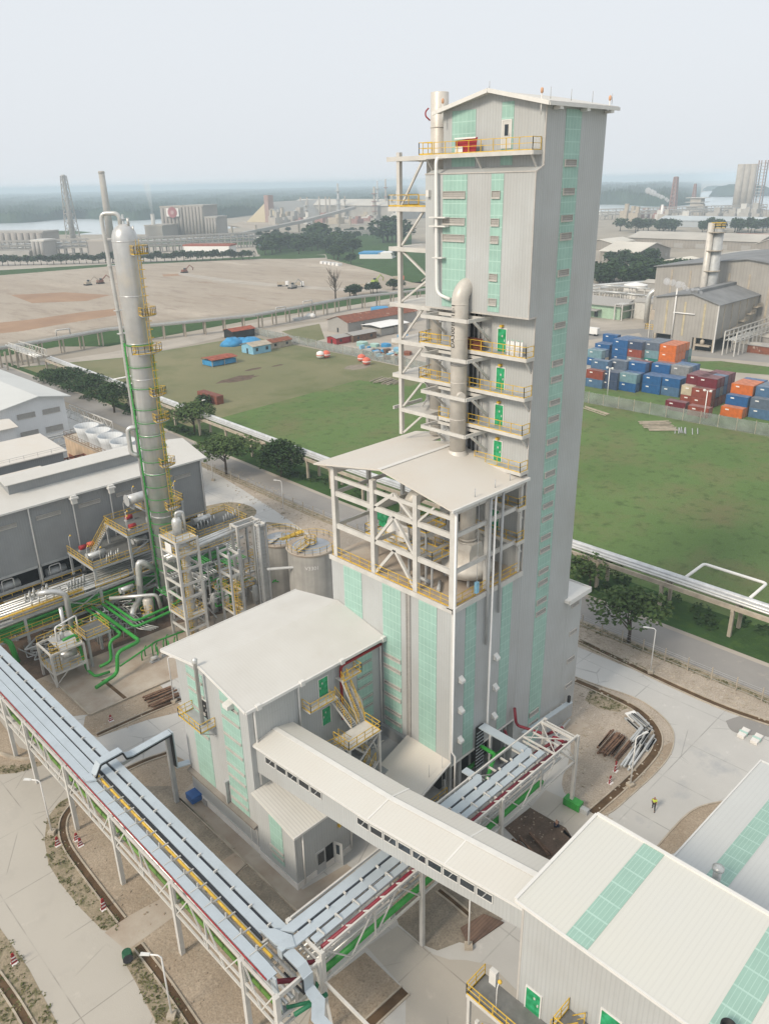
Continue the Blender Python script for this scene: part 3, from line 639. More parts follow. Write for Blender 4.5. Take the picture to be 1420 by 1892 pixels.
# ---- lattice frame left of the tower
lf = thing('lattice_structure', 'white steel lattice frame standing against the left side of the tower', 'steel frame', (62.0, 60.4, 37.5))
q = MB(); q.beam((62.1, 60.5, 37.4), (62.1, 60.5, 66.7), .42, .42); q.build('post', STEEL, lf)
q = MB(); q.beam((66.6, 60.5, 37.4), (66.6, 60.5, 66.0), .42, .42); q.build('post', STEEL, lf)
for z, y1 in ((66.3, 62.0), (61.6, 61.9), (57.7, 61.9), (52.0, 61.9), (48.1, 61.7), (44.3, 61.6), (40.5, 60.4)):
    q = MB(); q.beam((61.9, y1, z - .2), (61.9, 55.9 if z > 52.3 else 54.9, z - .2), .2, .42); q.beam((66.6, y1, z - .2), (66.6, 55, z - .2), .2, .42); q.beam((61.9, 61.6, z - .2), (66.6, 61.6, z - .2), .18, .36)
    q.box((62.0, 56.2, z - .06), (66.5, y1 - .1, z)); q.build('floor_beam', STEEL, lf)
for z0, z1, k in ((61.8, 66.0, 0), (57.9, 61.2, 0), (52.2, 57.4, 2), (48.3, 51.7, 0), (44.5, 47.8, 0), (40.7, 44.0, 0), (37.6, 40.2, 0)):
    q = MB()
    if k == 2: q.beam((62.1, 60.3, z1), (62.1, 56.3, (z0 + z1) / 2), .2); q.beam((62.1, 56.3, (z0 + z1) / 2), (62.1, 60.3, z0), .2)
    else: q.beam((62.1, 60.2, z0), (62.1, 57.2, z1), .2); q.beam((66.6, 60.2, z0), (66.6, 57.2, z1), .18)
    q.build('brace', STEEL, lf)
MB().rail([(61.9, 56.2, 61.65), (61.9, 61.9, 61.65), (66.4, 61.9, 61.65)], 1.1).build('railing', YEL, lf)
for z in (48.15, 44.35): MB().rail([(61.9, 55.0, z), (61.9, 57.6, z), (64, 57.6, z)], 1.1, 1.2).build('railing', YEL, lf)
MB().rail([(61.9, 55.9, 66.35), (61.9, 57.6, 66.35), (64.5, 57.6, 66.35)], 1.1, 1.2).build('railing', YEL, lf)
q = MB()
for z in (57.7, 52, 48.1, 44.3): q.beam((62.1, 57.4, z - 3.2), (66.6, 60.4, z - 3.2), .12)
q.build('tie', STEEL, lf)
vs = thing('vent_stack', 'round steel vent stack rising behind the left edge of the tower', 'stack', (64.6, 57.35, 37.5))
q = MB(); q.lathe((64.6, 57.35, 37.5), [(.88, 0), (.88, 34.4), (.84, 34.45)], 28); q.build('body', DUCT, vs)
q = MB()
for z in (38.6, 43, 47, 51, 60, 66.5, 68.8): q.lathe((64.6, 57.35, z), [(.885, 0), (.93, .02), (.93, .1), (.885, .12)], 28)
q.build('flange', DUCT, vs)
q = MB(); q.tube([(64.1, 58.15, 69.5), (63.8, 58.5, 69.9), (63.8, 58.5, 70.3), (64.0, 58.25, 70.6)], .07, 8, .2); q.build('hoist_hook', RED, vs)
# ---- the big duct with its lettering
DXY = (60.3, 50.7); dr = .83
du = thing('exhaust_duct', 'big steel duct elbowing into the tower above the white roof, dark lettering up its side', 'duct', (DXY[0], DXY[1], 37.5))
q = MB(); pts = [(DXY[0], DXY[1], 37.6), (DXY[0], DXY[1], 53.2)]
for k in range(1, 8):
    a = k / 7 * math.pi / 2; pts.append((DXY[0] + 1.35 * (1 - math.cos(a)), DXY[1], 53.2 + 1.35 * math.sin(a)))
q.tube(pts, dr, 30); q.lathe((DXY[0], DXY[1], 37.5), [(1.25, 0), (1.15, .15), (dr + .01, .55)], 30, True, False); q.build('body', DUCT, du)
q = MB()
for z in (39.5, 41.4, 43.3, 45.2, 49.6, 52.9): q.lathe((DXY[0], DXY[1], z), [(dr, 0), (dr + .035, .015), (dr + .035, .06), (dr, .075)], 30, True, False)
q.build('seam', DUCT, du)
q = MB(); q.lathe((DXY[0], DXY[1], 46.95), [(dr + .01, 0), (dr + .05, .03), (dr + .05, .24), (dr + .01, .27)], 30, True, False); q.build('expansion_joint', LOUV, du)
q = MB(); q.tube([(DXY[0], DXY[1], 44.0), (DXY[0] - .75, DXY[1] - 1.05, 44.0)], .42, 18); q.build('side_nozzle', DUCT, du)
def text_mesh(s, size, m, parent, place, depth=.0):
    cu = bpy.data.curves.new('t', 'FONT'); cu.body = s; cu.size = size; cu.extrude = depth; cu.align_x = 'LEFT'
    o = bpy.data.objects.new('t', cu); C.objects.link(o); bpy.context.view_layer.update()
    me = bpy.data.meshes.new_from_object(o.evaluated_get(bpy.context.evaluated_depsgraph_get())); bpy.data.objects.remove(o)
    bm = bmesh.new(); bm.from_mesh(me)
    bmesh.ops.subdivide_edges(bm, edges=[e for e in bm.edges if e.calc_length() > size * .25], cuts=2)
    mb = MB(); vs = [place(v.co.x, v.co.y) for v in bm.verts]; bm.verts.index_update()
    mb.add(vs, [tuple(v.index for v in f.verts) for f in bm.faces]); bm.free()
    o = mb.build('lettering', m, parent); return o
def on_duct(u, v):
    a = math.radians(150) + (.5 - v) / dr
    return (DXY[0] + (dr + .045) * math.cos(a), DXY[1] + (dr + .045) * math.sin(a), 48.75 + u * .98)
text_mesh('DA30018-1E-1', .72, BLACK, du, on_duct)
# trapezoid guide frames that hold the duct
for k, z in enumerate((51.6, 47.75, 43.95, 40.15)):
    t = thing('duct_guide', ['top', 'second', 'third', 'lowest'][k] + ' of the four beam frames reaching round the big duct', 'support frame', (60, 50.6, z), 'beam frames round the big duct')
    q = MB(); P = [Vector(p) for p in ((TX, 54.3, z), (58.9, 54.5, z), (58.9, 48.6, z), (TX, 48.4, z))]
    for a, bb in zip(P, P[1:]): q.beam(a, bb, .22, .34)
    q.beam((61.3, 54.3, z), (61.3, 48.5, z), .2, .3); q.build('ring_beam', STEEL, t)
    q = MB()
    for y in (54.2, 48.5): q.beam((59.8, y, z - .15), (TX - .05, y, z - 2.2), .22)
    q.build('strut', STEEL, t)
    q = MB(); q.box((59.0, 52.0, z - .4), (60.0, 52.3, z - .1)); q.build('pad', STEELG, t)

# ================================================================ block below the open frame
BX = 51.2
bl = thing('process_block', 'square grey clad block with green strips carrying the open steel frame', 'building', (57, 52, 0))
q = MB(); q.box((BX, TY, 6.6), (TX - .02, 61.1, 25.3)); q.box((TX - .02, YL + .02, 6.6), (66.5, 61.1, 25.3)); q.box((BX + .02, 47, 0), (TX - .02, 61.08, 6.6)); q.build('wall', CLAD, bl)
q = MB(); q.box((BX - .15, TY - .15, 25.3), (TX - .03, 61.2, 25.7)); q.box((TX - .03, YL + .03, 25.3), (66.5, 61.2, 25.7)); q.build('deck', APRON, bl)
q = MB(); q.box((BX - .2, TY - .2, 25.2), (BX - .1, 61.25, 25.75)); q.box((BX - .2, TY - .2, 25.2), (TX, TY - .1, 25.75)); q.build('deck_edge', STEEL, bl)
for y0, y1, z0 in ((56.23, 59.1, 14.5), (50.3, 53.0, 6.8), (45.3, 47.75, 6.8)): panel_x(MB(), BX, y0, y1, z0, 25.1).build('translucent_panel', TRANS, bl)
for x0, x1 in ((53.2, 54.9), (59.1, 60.8)): panel_y(MB(), TY, x0, x1, 6.8, 25.1).build('translucent_panel', TRANS, bl)
for z in (16.3, 14.9, 12.7, 11.2, 9.2, 7.9): louver(bl, 'x', BX - .05, 50.4, 52.9, z, z + .3)
q = MB()
for y in (48.9, 49.4): q.box((BX - .12, y, 7), (BX, y + .12, 25.2))
q.box((BX - .04, 49.02, 7), (BX - .01, 49.4, 25.2)); q.build('cable_ladder', LOUV, bl)
for x, z in ((52.57, 16.9), (52.6, 13.1), (52.6, 9.3), (58.35, 16.9), (58.4, 13.0), (58.4, 9.2)):
    q = MB(); q.extr([(x - .3, TY, z + .4), (x - .3, TY - .5, z), (x - .3, TY - .5, z - .25), (x - .3, TY, z - .25)], (.6, 0, 0)); q.build('hood_vent', TRIM, bl)
q = MB(); q.box((51.1, 43.18, 6.6), (51.3, 43.3, 25.2)); q.box((BX - .05, TY - .06, 6.4), (TX - .03, TY + .1, 6.62)); q.build('corner_trim', TRIM, bl)
q = MB()
for x in (52, 53.6, 57.2, 59, 61.8):
    q.box((x, 44, 0), (x + .4, 44.4, 6.6))
q.build('column', STEELG, bl)
q = MB()
for k in range(16): x = 51.6 + k * .66; q.tube([(x, 44.2 + (k % 3) * .5, 0), (x, 44.2 + (k % 3) * .5, 6.6)], .06 + .05 * (k % 3), 8)
q.build('riser_pipe', STEELG, bl)
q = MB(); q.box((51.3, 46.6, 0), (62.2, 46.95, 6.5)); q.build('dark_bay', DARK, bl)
q = MB(); q.tube([(55, 43.9, 3.5), (57, 43.9, 3.5), (57, 44.6, 6)], .25, 10, .5); q.tube([(58.5, 43.7, 2.6), (61.5, 43.7, 2.6)], .22, 10); q.build('green_pipe', PGRN, bl)
for x, z1, nm in ((51.0, 36.0, 'down the near corner of the block'), (56.9, 36.0, 'down the middle of the right side of the block')):
    q = MB(); q.tube([(x, 42.9, z1), (x, 42.9, 8.8), (x + .2, 42.6, 8.2), (x + .2, 42.6, 2)], .11, 8); q.solo('downpipe', WHITE, 'white rain downpipe running ' + nm, 'downpipe', 'downpipes')

# ---- open steel frame with its roof
of = thing('open_structure', 'white open steel frame of columns and cross braces under a low gabled roof', 'steel frame', (56, 52, 25.7))
COLS = (43.55, 48.35, 54.4, 60.4)
for y in COLS:
    MB().beam((BX + .3, y, 25.7), (BX + .3, y, 36.2), .52, .56, Vector((0, 1, 0))).build('column', STEEL, of)
MB().beam((56.6, 43.55, 25.7), (56.6, 43.55, 36.2), .42, .42).build('column', STEEL, of)
MB().beam((61.9, 43.55, 25.7), (61.9, 43.55, 36.2), .34, .34).build('column', STEEL, of)
for x in (56.6, 62.0): MB().beam((x, 60.4, 25.7), (x, 60.4, 36.2), .4).build('column', STEEL, of)
for z in (29.4, 33.2, 35.6):
    q = MB()
    if z < 35: q.beam((BX + .3, 43.5, z), (BX + .3, 60.4, z), .3, .54)
    else:
        q.beam((BX + .3, 43.5, 35.0), (BX + .3, 60.4, 35.0), .24, .4)
        q.beam((BX + .3, 43.2, 36.0), (BX + .3, 52.2, 37.75), .2, .3); q.beam((BX + .3, 61.4, 36.0), (BX + .3, 52.2, 37.75), .2, .3)
    q.beam((BX + .3, 43.55, z), (TX - .05, 43.55, z), .24, .42); q.beam((BX + .3, 60.4, z), (TX, 60.4, z), .22, .4)
    if z > 35: q.beam((BX + .3, 52.2, 37.5), (TX, 52.2, 37.5), .22, .4)
    q.build('beam', STEEL, of)
for z0, z1 in ((25.8, 29.3), (29.5, 33.0), (33.3, 35.5)):
    q = MB()
    q.beam((BX + .3, 54.2, z0), (BX + .3, 51.35, z1), .3); q.beam((BX + .3, 48.5, z0), (BX + .3, 51.35, z1), .3)
    if z0 > 33: q.beam((BX + .3, 48.2, z0), (BX + .3, 46, z1), .2)
    q.build('brace', STEEL, of)
for z in (32.6, 28.8):
    q = MB()
    for y in (54.4, 48.35): q.beam((BX + .3, y, z + .5), (TX - .1, y, z + .5), .2, .4)
    q.build('beam', STEEL, of)
r = MB(); zr, ze = 38.1, 36.35
pr = [(50.4, 42.9, ze), (50.4, 52.25, zr), (50.4, 62.4, ze), (50.4, 62.4, ze - .14), (50.4, 52.25, zr - .14), (50.4, 42.9, ze - .14)]
r.add([Vector(p) for p in pr] + [Vector(p) + Vector((TX - 50.43, 0, 0)) for p in pr], [(0, 1, 7, 6), (1, 2, 8, 7), (2, 3, 9, 8), (3, 4, 10, 9), (4, 5, 11, 10), (5, 0, 6, 11), (0, 5, 4, 1), (1, 4, 3, 2), (6, 7, 10, 11), (7, 8, 9, 10)])
zc = zr - (56 - 52.25) / (62.4 - 52.25) * (zr - ze)
r.add([(TX - .03, 56.05, zc), (66.4, 56.05, zc), (66.4, 62.4, ze), (TX - .03, 62.4, ze), (TX - .03, 56.05, zc - .14), (66.4, 56.05, zc - .14), (66.4, 62.4, ze - .14), (TX - .03, 62.4, ze - .14)], [(0, 1, 2, 3), (4, 5, 6, 7), (0, 1, 5, 4), (1, 2, 6, 5), (2, 3, 7, 6)])
r.build('roof', ROOFB, of)
q = MB(); q.beam((50.4, 42.85, ze - .12), (TX - .05, 42.85, ze - .12), .2, .26); q.beam((50.4, 52.25, zr + .02), (61.3, 52.25, zr + .02), .5, .05); q.build('gutter', TRIM, of)
MB().rail([(TX - .2, 43.45, 25.7), (51.3, 43.45, 25.7), (51.3, 60.9, 25.7)], 1.1, 1.5).build('railing', YEL, of)
q = MB()
for p in ((54.3, 43.4), (57.5, 43.5), (60.0, 43.6)): q.tube([(p[0], p[1], 36.3), (p[0], p[1], 37.3)], .05, 6)
q.build('roof_vent', STEELG, of)
q = MB(); q.box((BX - .2, 43.0, 25.6), (BX + .6, 43.9, 25.72)); q.build('base_plate', STEEL, of)
for x in (56.3, 58.2): MB().tube([(x, 43.0, 36), (x, 43.0, 22.5 if x > 57 else 19.5)], .14, 8).build('drop_pipe', STEELG, of)
# equipment on the deck
eq = thing('cyclone_vessel', 'dull steel hopper vessel with a bent duct on top inside the open frame', 'vessel', (57.3, 46.6, 25.7))
q = MB(); q.tube([(57.3, 46.6, 30.0), (57.3, 46.6, 34.2), (58.2, 47.6, 35.4), (61.5, 50.5, 35.4)], .82, 24, 1.6); q.build('elbow', DUCT, eq)
q = MB(); q.extr([(56.2, 45.4, 27.6), (58.4, 45.4, 27.6), (58.4, 45.4, 29.2), (57.3 + .8, 45.4, 29.9), (57.3 - .8, 45.4, 29.9), (56.2, 45.4, 29.2)], (0, 2.4, 0)); q.lathe((57.3, 46.6, 26.6), [(2.6, 0), (2.7, .9), (1.6, 1.5), (.85, 2.4)], 20); q.build('hopper', DUCT, eq)
q = MB(); q.lathe((57.3, 46.6, 29.85), [(1.0, 0), (1.0, .15)], 24); q.lathe((57.3, 46.6, 30.2), [(.95, 0), (.95, .1)], 24); q.build('flange', DUCT, eq)
for a in (.7, 2.2, 3.9, 5.4): MB().beam((57.3 + 2.2 * math.cos(a), 46.6 + 2.2 * math.sin(a), 25.7), (57.3 + 2.2 * math.cos(a), 46.6 + 2.2 * math.sin(a), 27.2), .2).build('leg', STEELG, eq)
fn = thing('blower_fan', 'pale blower fan housing with a green motor inside the open frame', 'fan', (55.6, 54.2, 25.7))
q = MB(); q.tube([(54.6, 54.0, 29.9), (56.0, 54.0, 29.9)], 1.6, 28); q.box((54.65, 54.0, 28.4), (55.95, 55.7, 29.9)); q.build('housing', WHITE, fn)
q = MB(); q.tube([(55.3, 53.9, 29.9), (55.3, 51.8, 30.2), (55.0, 49.6, 30.9)], .75, 20, .6); q.tube([(55.2, 53.2, 30.6), (55.6, 52.6, 33.6), (59.5, 51.4, 34.8)], .85, 20, .8); q.build('duct', DUCT, fn)
q = MB(); q.tube([(56.2, 56.6, 29.7), (56.2, 58.4, 29.7)], .55, 18); q.box((55.9, 56.8, 28.6), (56.5, 58.2, 29.2)); q.build('motor', GRN, fn)
q = MB(); q.box((54.0, 51.8, 28.0), (57.6, 58.4, 28.25)); q.build('base_frame', STEEL, fn)
for x in (54.4, 57.6):
    for y in (52, 57): MB().beam((x, y, 25.7), (x, y, 28.0), .25).build('leg', STEEL, fn)
MB().rail([(54.0, 52.0, 28.25), (54.0, 58.4, 28.25), (57.6, 58.4, 28.25)], 1.1).build('railing', YEL, fn)
for k, (z, x0, x1, y0, y1) in enumerate(((31.4, 53.2, 56.2, 48.6, 51.2), (28.6, 53.0, 56.0, 47.6, 51.0))):
    t = thing('work_platform', ['upper', 'lower'][k] + ' grated work platform with yellow rails inside the open frame', 'platform', (x0, y0, 25.7))
    MB().box((x0, y0, z - .12), (x1, y1, z)).build('deck', STEELG, t); MB().rail([(x0, y0, z), (x1, y0, z), (x1, y1, z), (x0, y1, z)], 1.1, 1.2, closed=True).build('railing', YEL, t)
    for x in (x0 + .1, x1 - .1):
        for y in (y0 + .1, y1 - .1): MB().beam((x, y, 25.7), (x, y, z), .16).build('leg', STEELG, t)
q = MB(); q.tube([(53.4, 48.2, 26.0), (53.4, 50, 26.0), (53.8, 50.2, 27.5)], .22, 12, .4); q.tube([(52.6, 46.4, 26.0), (54.2, 47.6, 26.0)], .18, 10); q.solo('pipe_spool', STEELG, 'short grey pipe spools lying on the open-frame deck', 'pipe')
hz = thing('chain_hoist', 'blue chain hoist hanging at the right side of the open frame', 'hoist', (54.6, 43.1, 25.5)); q = MB(); q.tube([(54.6, 43.1, 22.5), (54.6, 43.1, 36.2)], .025, 6); q.build('chain', STEELG, hz); MB().box((54.4, 42.95, 26.2), (54.8, 43.25, 27.4)).build('body', LBLUE, hz)
# ================================================================ annex with white roof
AX, AY, AY1 = 33.4, 53.4, 66.1
an = thing('annex_building', 'long grey annex building with a big white gabled roof before the tower', 'building', (42, 60, 0))
q = MB(); q.gable((AX, AY), (BX - .02, AY1), 1.0, 18.55, 1.4, 'x'); q.build('wall', CLAD, an)
q = MB(); q.box((AX - .06, AY - .06, 0), (BX - .03, AY1 + .06, 1.0)); q.build('plinth', PLINTH, an)
r = MB(); r.add(*(lambda P: (P + [p + Vector((BX - .05 - 32.8, 0, 0)) for p in P], [(0, 1, 7, 6), (1, 2, 8, 7), (2, 3, 9, 8), (3, 4, 10, 9), (4, 5, 11, 10), (5, 0, 6, 11), (0, 5, 4, 1), (1, 4, 3, 2)]))([Vector(p) for p in ((32.8, 52.75, 18.6), (32.8, 60.2, 20.2), (32.8, 67.9, 18.75), (32.8, 67.9, 18.6), (32.8, 60.2, 20.04), (32.8, 52.75, 18.45))]))
r.build('roof', ROOFW, an)
q = MB(); q.box((32.8, 52.55, 18.32), (BX - .05, 52.74, 18.62)); q.beam((32.75, 52.7, 18.5), (32.75, 60.2, 20.12), .1, .3); q.beam((32.75, 67.9, 18.65), (32.75, 60.2, 20.12), .1, .3); q.box((32.8, 67.9, 18.5), (BX - .05, 68.02, 18.8))
for x in (34.0, 39.3, 44.6, 50.6): q.box((x, 52.45, 18.2), (x + .5, 52.85, 18.75))
q.build('gutter', TRIM, an)
q = MB()
for x in (34.1, 39.45, 50.9): q.tube([(x, 52.85, 18.3), (x, 53.2, 17.6), (x, 53.2, 9.0 if x < 35 else 6.2)], .1, 8)
q.build('downpipe', WHITE, an)
for y0, y1 in ((61.0, 64.1), (54.8, 58.0)): panel_x(MB(), AX, y0, y1, 4.1, 18.4).build('translucent_panel', TRANS, an)
for z in (17.3, 15.7, 13.6, 11.9, 10.5): louver(an, 'x', AX - .05, 61.1, 63.9, z, z + .16)
for z in (17.0, 15.3, 13.2, 11.4, 9.4, 8.0, 6.3, 5.0): louver(an, 'x', AX - .05, 54.9, 57.8, z, z + .16)
panel_y(MB(), AY, 47.5, 49.75, 7.4, 17.3).build('translucent_panel', TRANS, an)
for z in (16.1, 14.5, 13.2, 11.6, 10.4, 8.6): louver(an, 'y', AY - .05, 47.6, 49.6, z, z + .16)
door(an, 'y', AY, 42.15, 43.35, 15.05, 17.15); door(an, 'y', AY, 42.4, 43.5, 11.3, 13.4)
door(an, 'x', AX, 60.7, 61.7, 13.2, 15.4, BLACK)
door(an, 'x', AX, 53.75, 54.75, 1.05, 3.1, STEELG)
q = MB(); q.extr([(AX, 53.5, 4.0), (AX - .5, 53.5, 3.85), (AX - .5, 53.5, 3.6), (AX, 53.5, 3.6)], (0, 12.6, 0)); q.build('canopy', M('canopy_brown', (.30, .27, .235), .8, 0, .2, .5), an)
q = MB(); q.box((AX - .45, 58.2, 4.0), (AX - .15, 58.45, 6.6)); q.box((AX - .5, 58.15, 6.6), (AX, 58.5, 6.85)); q.build('vent_duct', STEELG, an)
q = MB(); q.extr([(AX, 55.5, 18.0), (AX - .8, 55.5, 17.8), (AX - .8, 55.5, 17.4), (AX, 55.5, 17.3)], (0, .9, 0)); q.build('hood_vent', TRIM, an)
panel_y(MB(), AY, 35.2, 39.0, 13.2, 16.3, .012).build('patch_panel', CLAD, an)
q = MB(); q.tube([(50.8, 53.0, 17.7), (44.9, 53.0, 17.7), (44.9, 53.0, 11.0)], .17, 10, .5); q.solo('fire_pipe', RED, 'dark red fire pipe bending down the shaded wall of the annex', 'pipe')
# flue with its little balcony
fl = thing('flue_pipe', 'thin steel flue standing up the annex gable past the eave', 'flue', (32.6, 60.6, 13)); MB().lathe((32.6, 60.6, 13), [(.2, 0), (.2, 7.4), (.26, 7.45), (.26, 7.8), (.2, 7.85)], 14).build('body', PIPES, fl); MB().lathe((32.6, 60.6, 20.85), [(.3, 0), (.3, .05), (.02, .3)], 14).build('cap', PIPES, fl)
bp = thing('balcony', 'small grated balcony with yellow rails high on the annex gable', 'balcony', (32.6, 61.4, 13.1)); MB().box((31.6, 59.4, 13.0), (AX - .02, 63.6, 13.12)).build('deck', STEELG, bp); MB().rail([(AX - .1, 59.4, 13.12), (31.6, 59.4, 13.12), (31.6, 63.6, 13.12), (AX - .1, 63.6, 13.12)], 1.1, 1.0).build('railing', YEL, bp)
q = MB(); q.beam((31.7, 59.6, 12.95), (AX, 59.6, 11.9), .1); q.beam((31.7, 63.4, 12.95), (AX, 63.4, 11.9), .1); q.build('bracket', STEEL, bp)
# shed
sh = thing('lean_to_shed', 'low grey lean-to shed with a ribbed pale roof and dark double door', 'shed', (37, 50, 0))
q = MB(); q.extr([(AX - .1, 47.3, .8), (AX - .1, 53.38, .8), (AX - .1, 53.38, 8.3), (AX - .1, 47.3, 7.0)], (7.1, 0, 0)); q.build('wall', CLAD, sh)
q = MB(); q.box((AX - .18, 47.22, 0), (40.45, 53.36, .8)); q.build('plinth', PLINTH, sh)
q = MB(); q.extr([(AX - .5, 46.9, 7.0), (AX - .5, 53.38, 8.4), (AX - .5, 53.38, 8.55), (AX - .5, 46.9, 7.15)], (8.0, 0, 0)); q.build('roof', ROOFR, sh)
q = MB(); q.box((AX - .5, 46.75, 6.95), (41, 46.9, 7.2)); q.tube([(34.1, 47.0, 6.9), (34.1, 47.1, .3)], .08, 8); q.tube([(40.3, 47.0, 6.9), (40.3, 47.1, .3)], .08, 8); q.build('gutter', TRIM, sh)
panel_x(MB(), AX - .1, 49.2, 51.2, 1.6, 7.0).build('translucent_panel', TRANS, sh)
for z in (2.4, 3.1): louver(sh, 'x', AX - .15, 49.2, 51.3, z, z + .16)
d = MB(); d.box((35.7, 47.2, .15), (36.9, 47.3, 2.9)); o = d.build('door', STEELG, sh); MB().box((35.9, 47.17, 1.3), (36.7, 47.2, 2.7)).build('window', GLASS, o)
d = MB(); d.extr([(38.0, 47.25, .15), (38.35, 46.3, .15), (38.4, 46.32, .15), (38.06, 47.27, .15)], (0, 0, 2.75)); o = d.build('door', STEELG, sh); MB().extr([(38.07, 46.95, 1.4), (38.2, 46.6, 1.4), (38.22, 46.6, 1.4), (38.1, 46.95, 1.4)], (0, 0, 1.2)).build('window', GLASS, o)
MB().box((36.95, 47.27, .15), (37.95, 47.31, 2.8)).build('doorway', DARK, sh)
MB().box((38.7, 47.0, 4.3), (38.95, 47.3, 4.6)).build('wall_lamp', YEL, sh)
# stair tower
st = thing('stair_tower', 'steel stair tower with yellow rails against the shaded annex wall', 'stairs', (44, 51, 0))
def flight(t, p, q_, w_=.9, d=Vector((0, 1, 0)), rail=True):
    p = Vector(p); q_ = Vector(q_); n = max(3, int(abs(q_.z - p.z) / .22)); mb = MB()
    for i in range(n): c = p.lerp(q_, (i + .5) / n); dd = (q_ - p); dd.z = 0; mb.beam(c - d * w_ / 2, c + d * w_ / 2, dd.length / n * 1.05, .05)
    mb.build('steps', STEELG, t)
    mb = MB()
    for s in (-1, 1): mb.beam(p + d * s * w_ / 2 - Z * .05, q_ + d * s * w_ / 2 - Z * .05, .05, .2)
    mb.build('stringer', STEEL, t)
    if rail:
        mb = MB()
        for s in (-1, 1): mb.rail([p + d * s * w_ / 2, q_ + d * s * w_ / 2], 1.1, 1.3, toe=False)
        mb.build('railing', YEL, t)
def landing(t, a, b_, z, pts):
    MB().box((a[0], a[1], z - .12), (b_[0], b_[1], z)).build('landing', STEEL, t); MB().rail([(x, y, z) for x, y in pts], 1.1, 1.1).build('railing', YEL, t)
landing(st, (39.8, 52.0), (43.6, AY - .02), 15.0, [(39.9, 53.3), (39.9, 52.0), (43.0, 52.0)])
landing(st, (44.4, 52.1), (47.0, AY - .02), 16.4, [(44.5, 52.1), (47.0, 52.1), (47.0, 53.3)])
flight(st, (44.6, 50.9, 11.4), (43.2, 52.5, 15.0), .75, Vector((1, 0, 0)))
flight(st, (45.7, 50.9, 11.4), (44.9, 52.5, 16.4), .75, Vector((1, 0, 0)))
landing(st, (41.6, 48.4), (46.2, 50.9), 11.3, [(41.7, 50.8), (41.7, 48.5), (46.1, 48.5), (46.1, 50.8)])
flight(st, (41.5, 49.4, 11.3), (38.3, 51.8, 9.8), .9)
flight(st, (45.6, 50.4, 7.6), (42.4, 50.4, 11.2), .9)
flight(st, (42.4, 49.2, 3.8), (45.6, 49.2, 7.5), .9)
for x, y in ((41.8, 48.6), (46.0, 48.6), (46.0, 50.7), (41.8, 50.7)): MB().beam((x, y, 0), (x, y, 11.2), .26).build('leg', STEEL, st)
q = MB()
for z in (1, 4.5, 8): q.beam((46.0, 48.6, z), (46.0, 50.7, z + 3), .12); q.beam((46.0, 50.7, z), (46.0, 48.6, z + 3), .12); q.beam((41.8, 48.6, z), (46.0, 48.6, z + 3), .12)
q.build('brace', STEEL, st)
q = MB(); q.tube([(46.6, 52.2, 6), (46.6, 52.2, 12.8), (46.6, 53.4, 13.6)], .45, 18, .8); q.solo('vent_bend', DUCT, 'short bent steel vent pipe beside the annex stair tower', 'vent pipe')
# low roof and lean-to in the inner corner
lr = thing('low_flat_roof', 'dark flat roof with upstand in the corner between annex and block', 'roof', (48.5, 50.5, 0))
MB().box((44.5, 48.2, 0), (BX - .05, AY - .05, 5.8)).build('wall', CLADD, lr)
q = MB(); q.box((46.5, 53.0, 5.8), (BX - .05, AY - .1, 7.0)); q.box((50.7, 47.5, 5.8), (BX - .06, 53, 7.0)); q.build('upstand', CLADD, lr); MB().beam((48.0, 51.9, 5.95), (49.8, 51.9, 5.95), .12).build('pipe', STEEL, lr)
ln = thing('sloped_canopy', 'beige sloped canopy roof at the foot of the block', 'canopy', (47.5, 46, 0))
q = MB(); q.extr([(BX - .03, 43.2, 7.3), (44.6, 43.2, 5.0), (44.6, 43.2, 4.86), (BX - .03, 43.2, 7.15)], (0, 6.3, 0)); q.build('roof', ROOFB, ln)
q = MB(); q.beam((44.55, 43.15, 4.85), (44.55, 49.5, 4.85), .14, .24); q.beam((BX - .05, 43.12, 7.15), (44.6, 43.12, 4.85), .12, .2); q.build('gutter', TRIM, ln)
for x, y in ((44.9, 43.5), (44.9, 49.2), (50.6, 43.5)): MB().beam((x, y, 0), (x, y, 5.0), .22).build('post', STEELG, ln)
MB().rail([(45, 43.3, 2.9), (50.8, 43.3, 2.9)], 1.1).build('railing', YEL, ln)
MB().box((45.2, 43.5, 2.7), (50.9, 49.2, 2.85)).build('deck', STEELG, ln)
q = MB(); q.tube([(48.6, 43.9, 5.9), (48.6, 43.9, 8)], .03, 6); q.tube([(50.1, 43.4, 4), (50.1, 43.4, 8.5)], .03, 6); q.build('lightning_rod', STEELG, ln)
# ================================================================ conveyor gallery
cg = thing('conveyor_gallery', 'long roofed conveyor gallery with a row of dark windows sloping across the racks', 'conveyor', (36, 38, 0))
GP = [(53.38, 13.9, 10.45), (37.0, 15.45, 12.65), (21.6, 18.0, 15.7)]      # y, eave, underside
GL, GR, GM = 33.97, 38.3, 36.3
q = MB()
vs = []
for y, e, u in GP: vs += [(GL, y, u), (GL, y, e), (GM, y, e + .45), (GR, y, e), (GR, y, u)]
q.add(vs, [(i * 5 + k, i * 5 + (k + 1) % 5, (i + 1) * 5 + (k + 1) % 5, (i + 1) * 5 + k) for i in range(2) for k in (0, 3, 4)] + [(0, 1, 2, 3, 4), (10, 14, 13, 12, 11)])
q.build('wall', CLAD, cg)
q = MB(); vs = []
for y, e, u in GP: vs += [(GL - .3, y, e - .06), (GM, y, e + .5), (GR + .3, y, e - .06), (GR + .3, y, e + .08), (GM, y, e + .64), (GL - .3, y, e + .08)]
q.add(vs, [(i * 6 + k, i * 6 + (k + 1) % 6, (i + 1) * 6 + (k + 1) % 6, (i + 1) * 6 + k) for i in range(2) for k in range(6)] + [(0, 1, 2, 3, 4, 5), (12, 17, 16, 15, 14, 13)])
q.build('roof', ROOFC, cg)
q = MB()
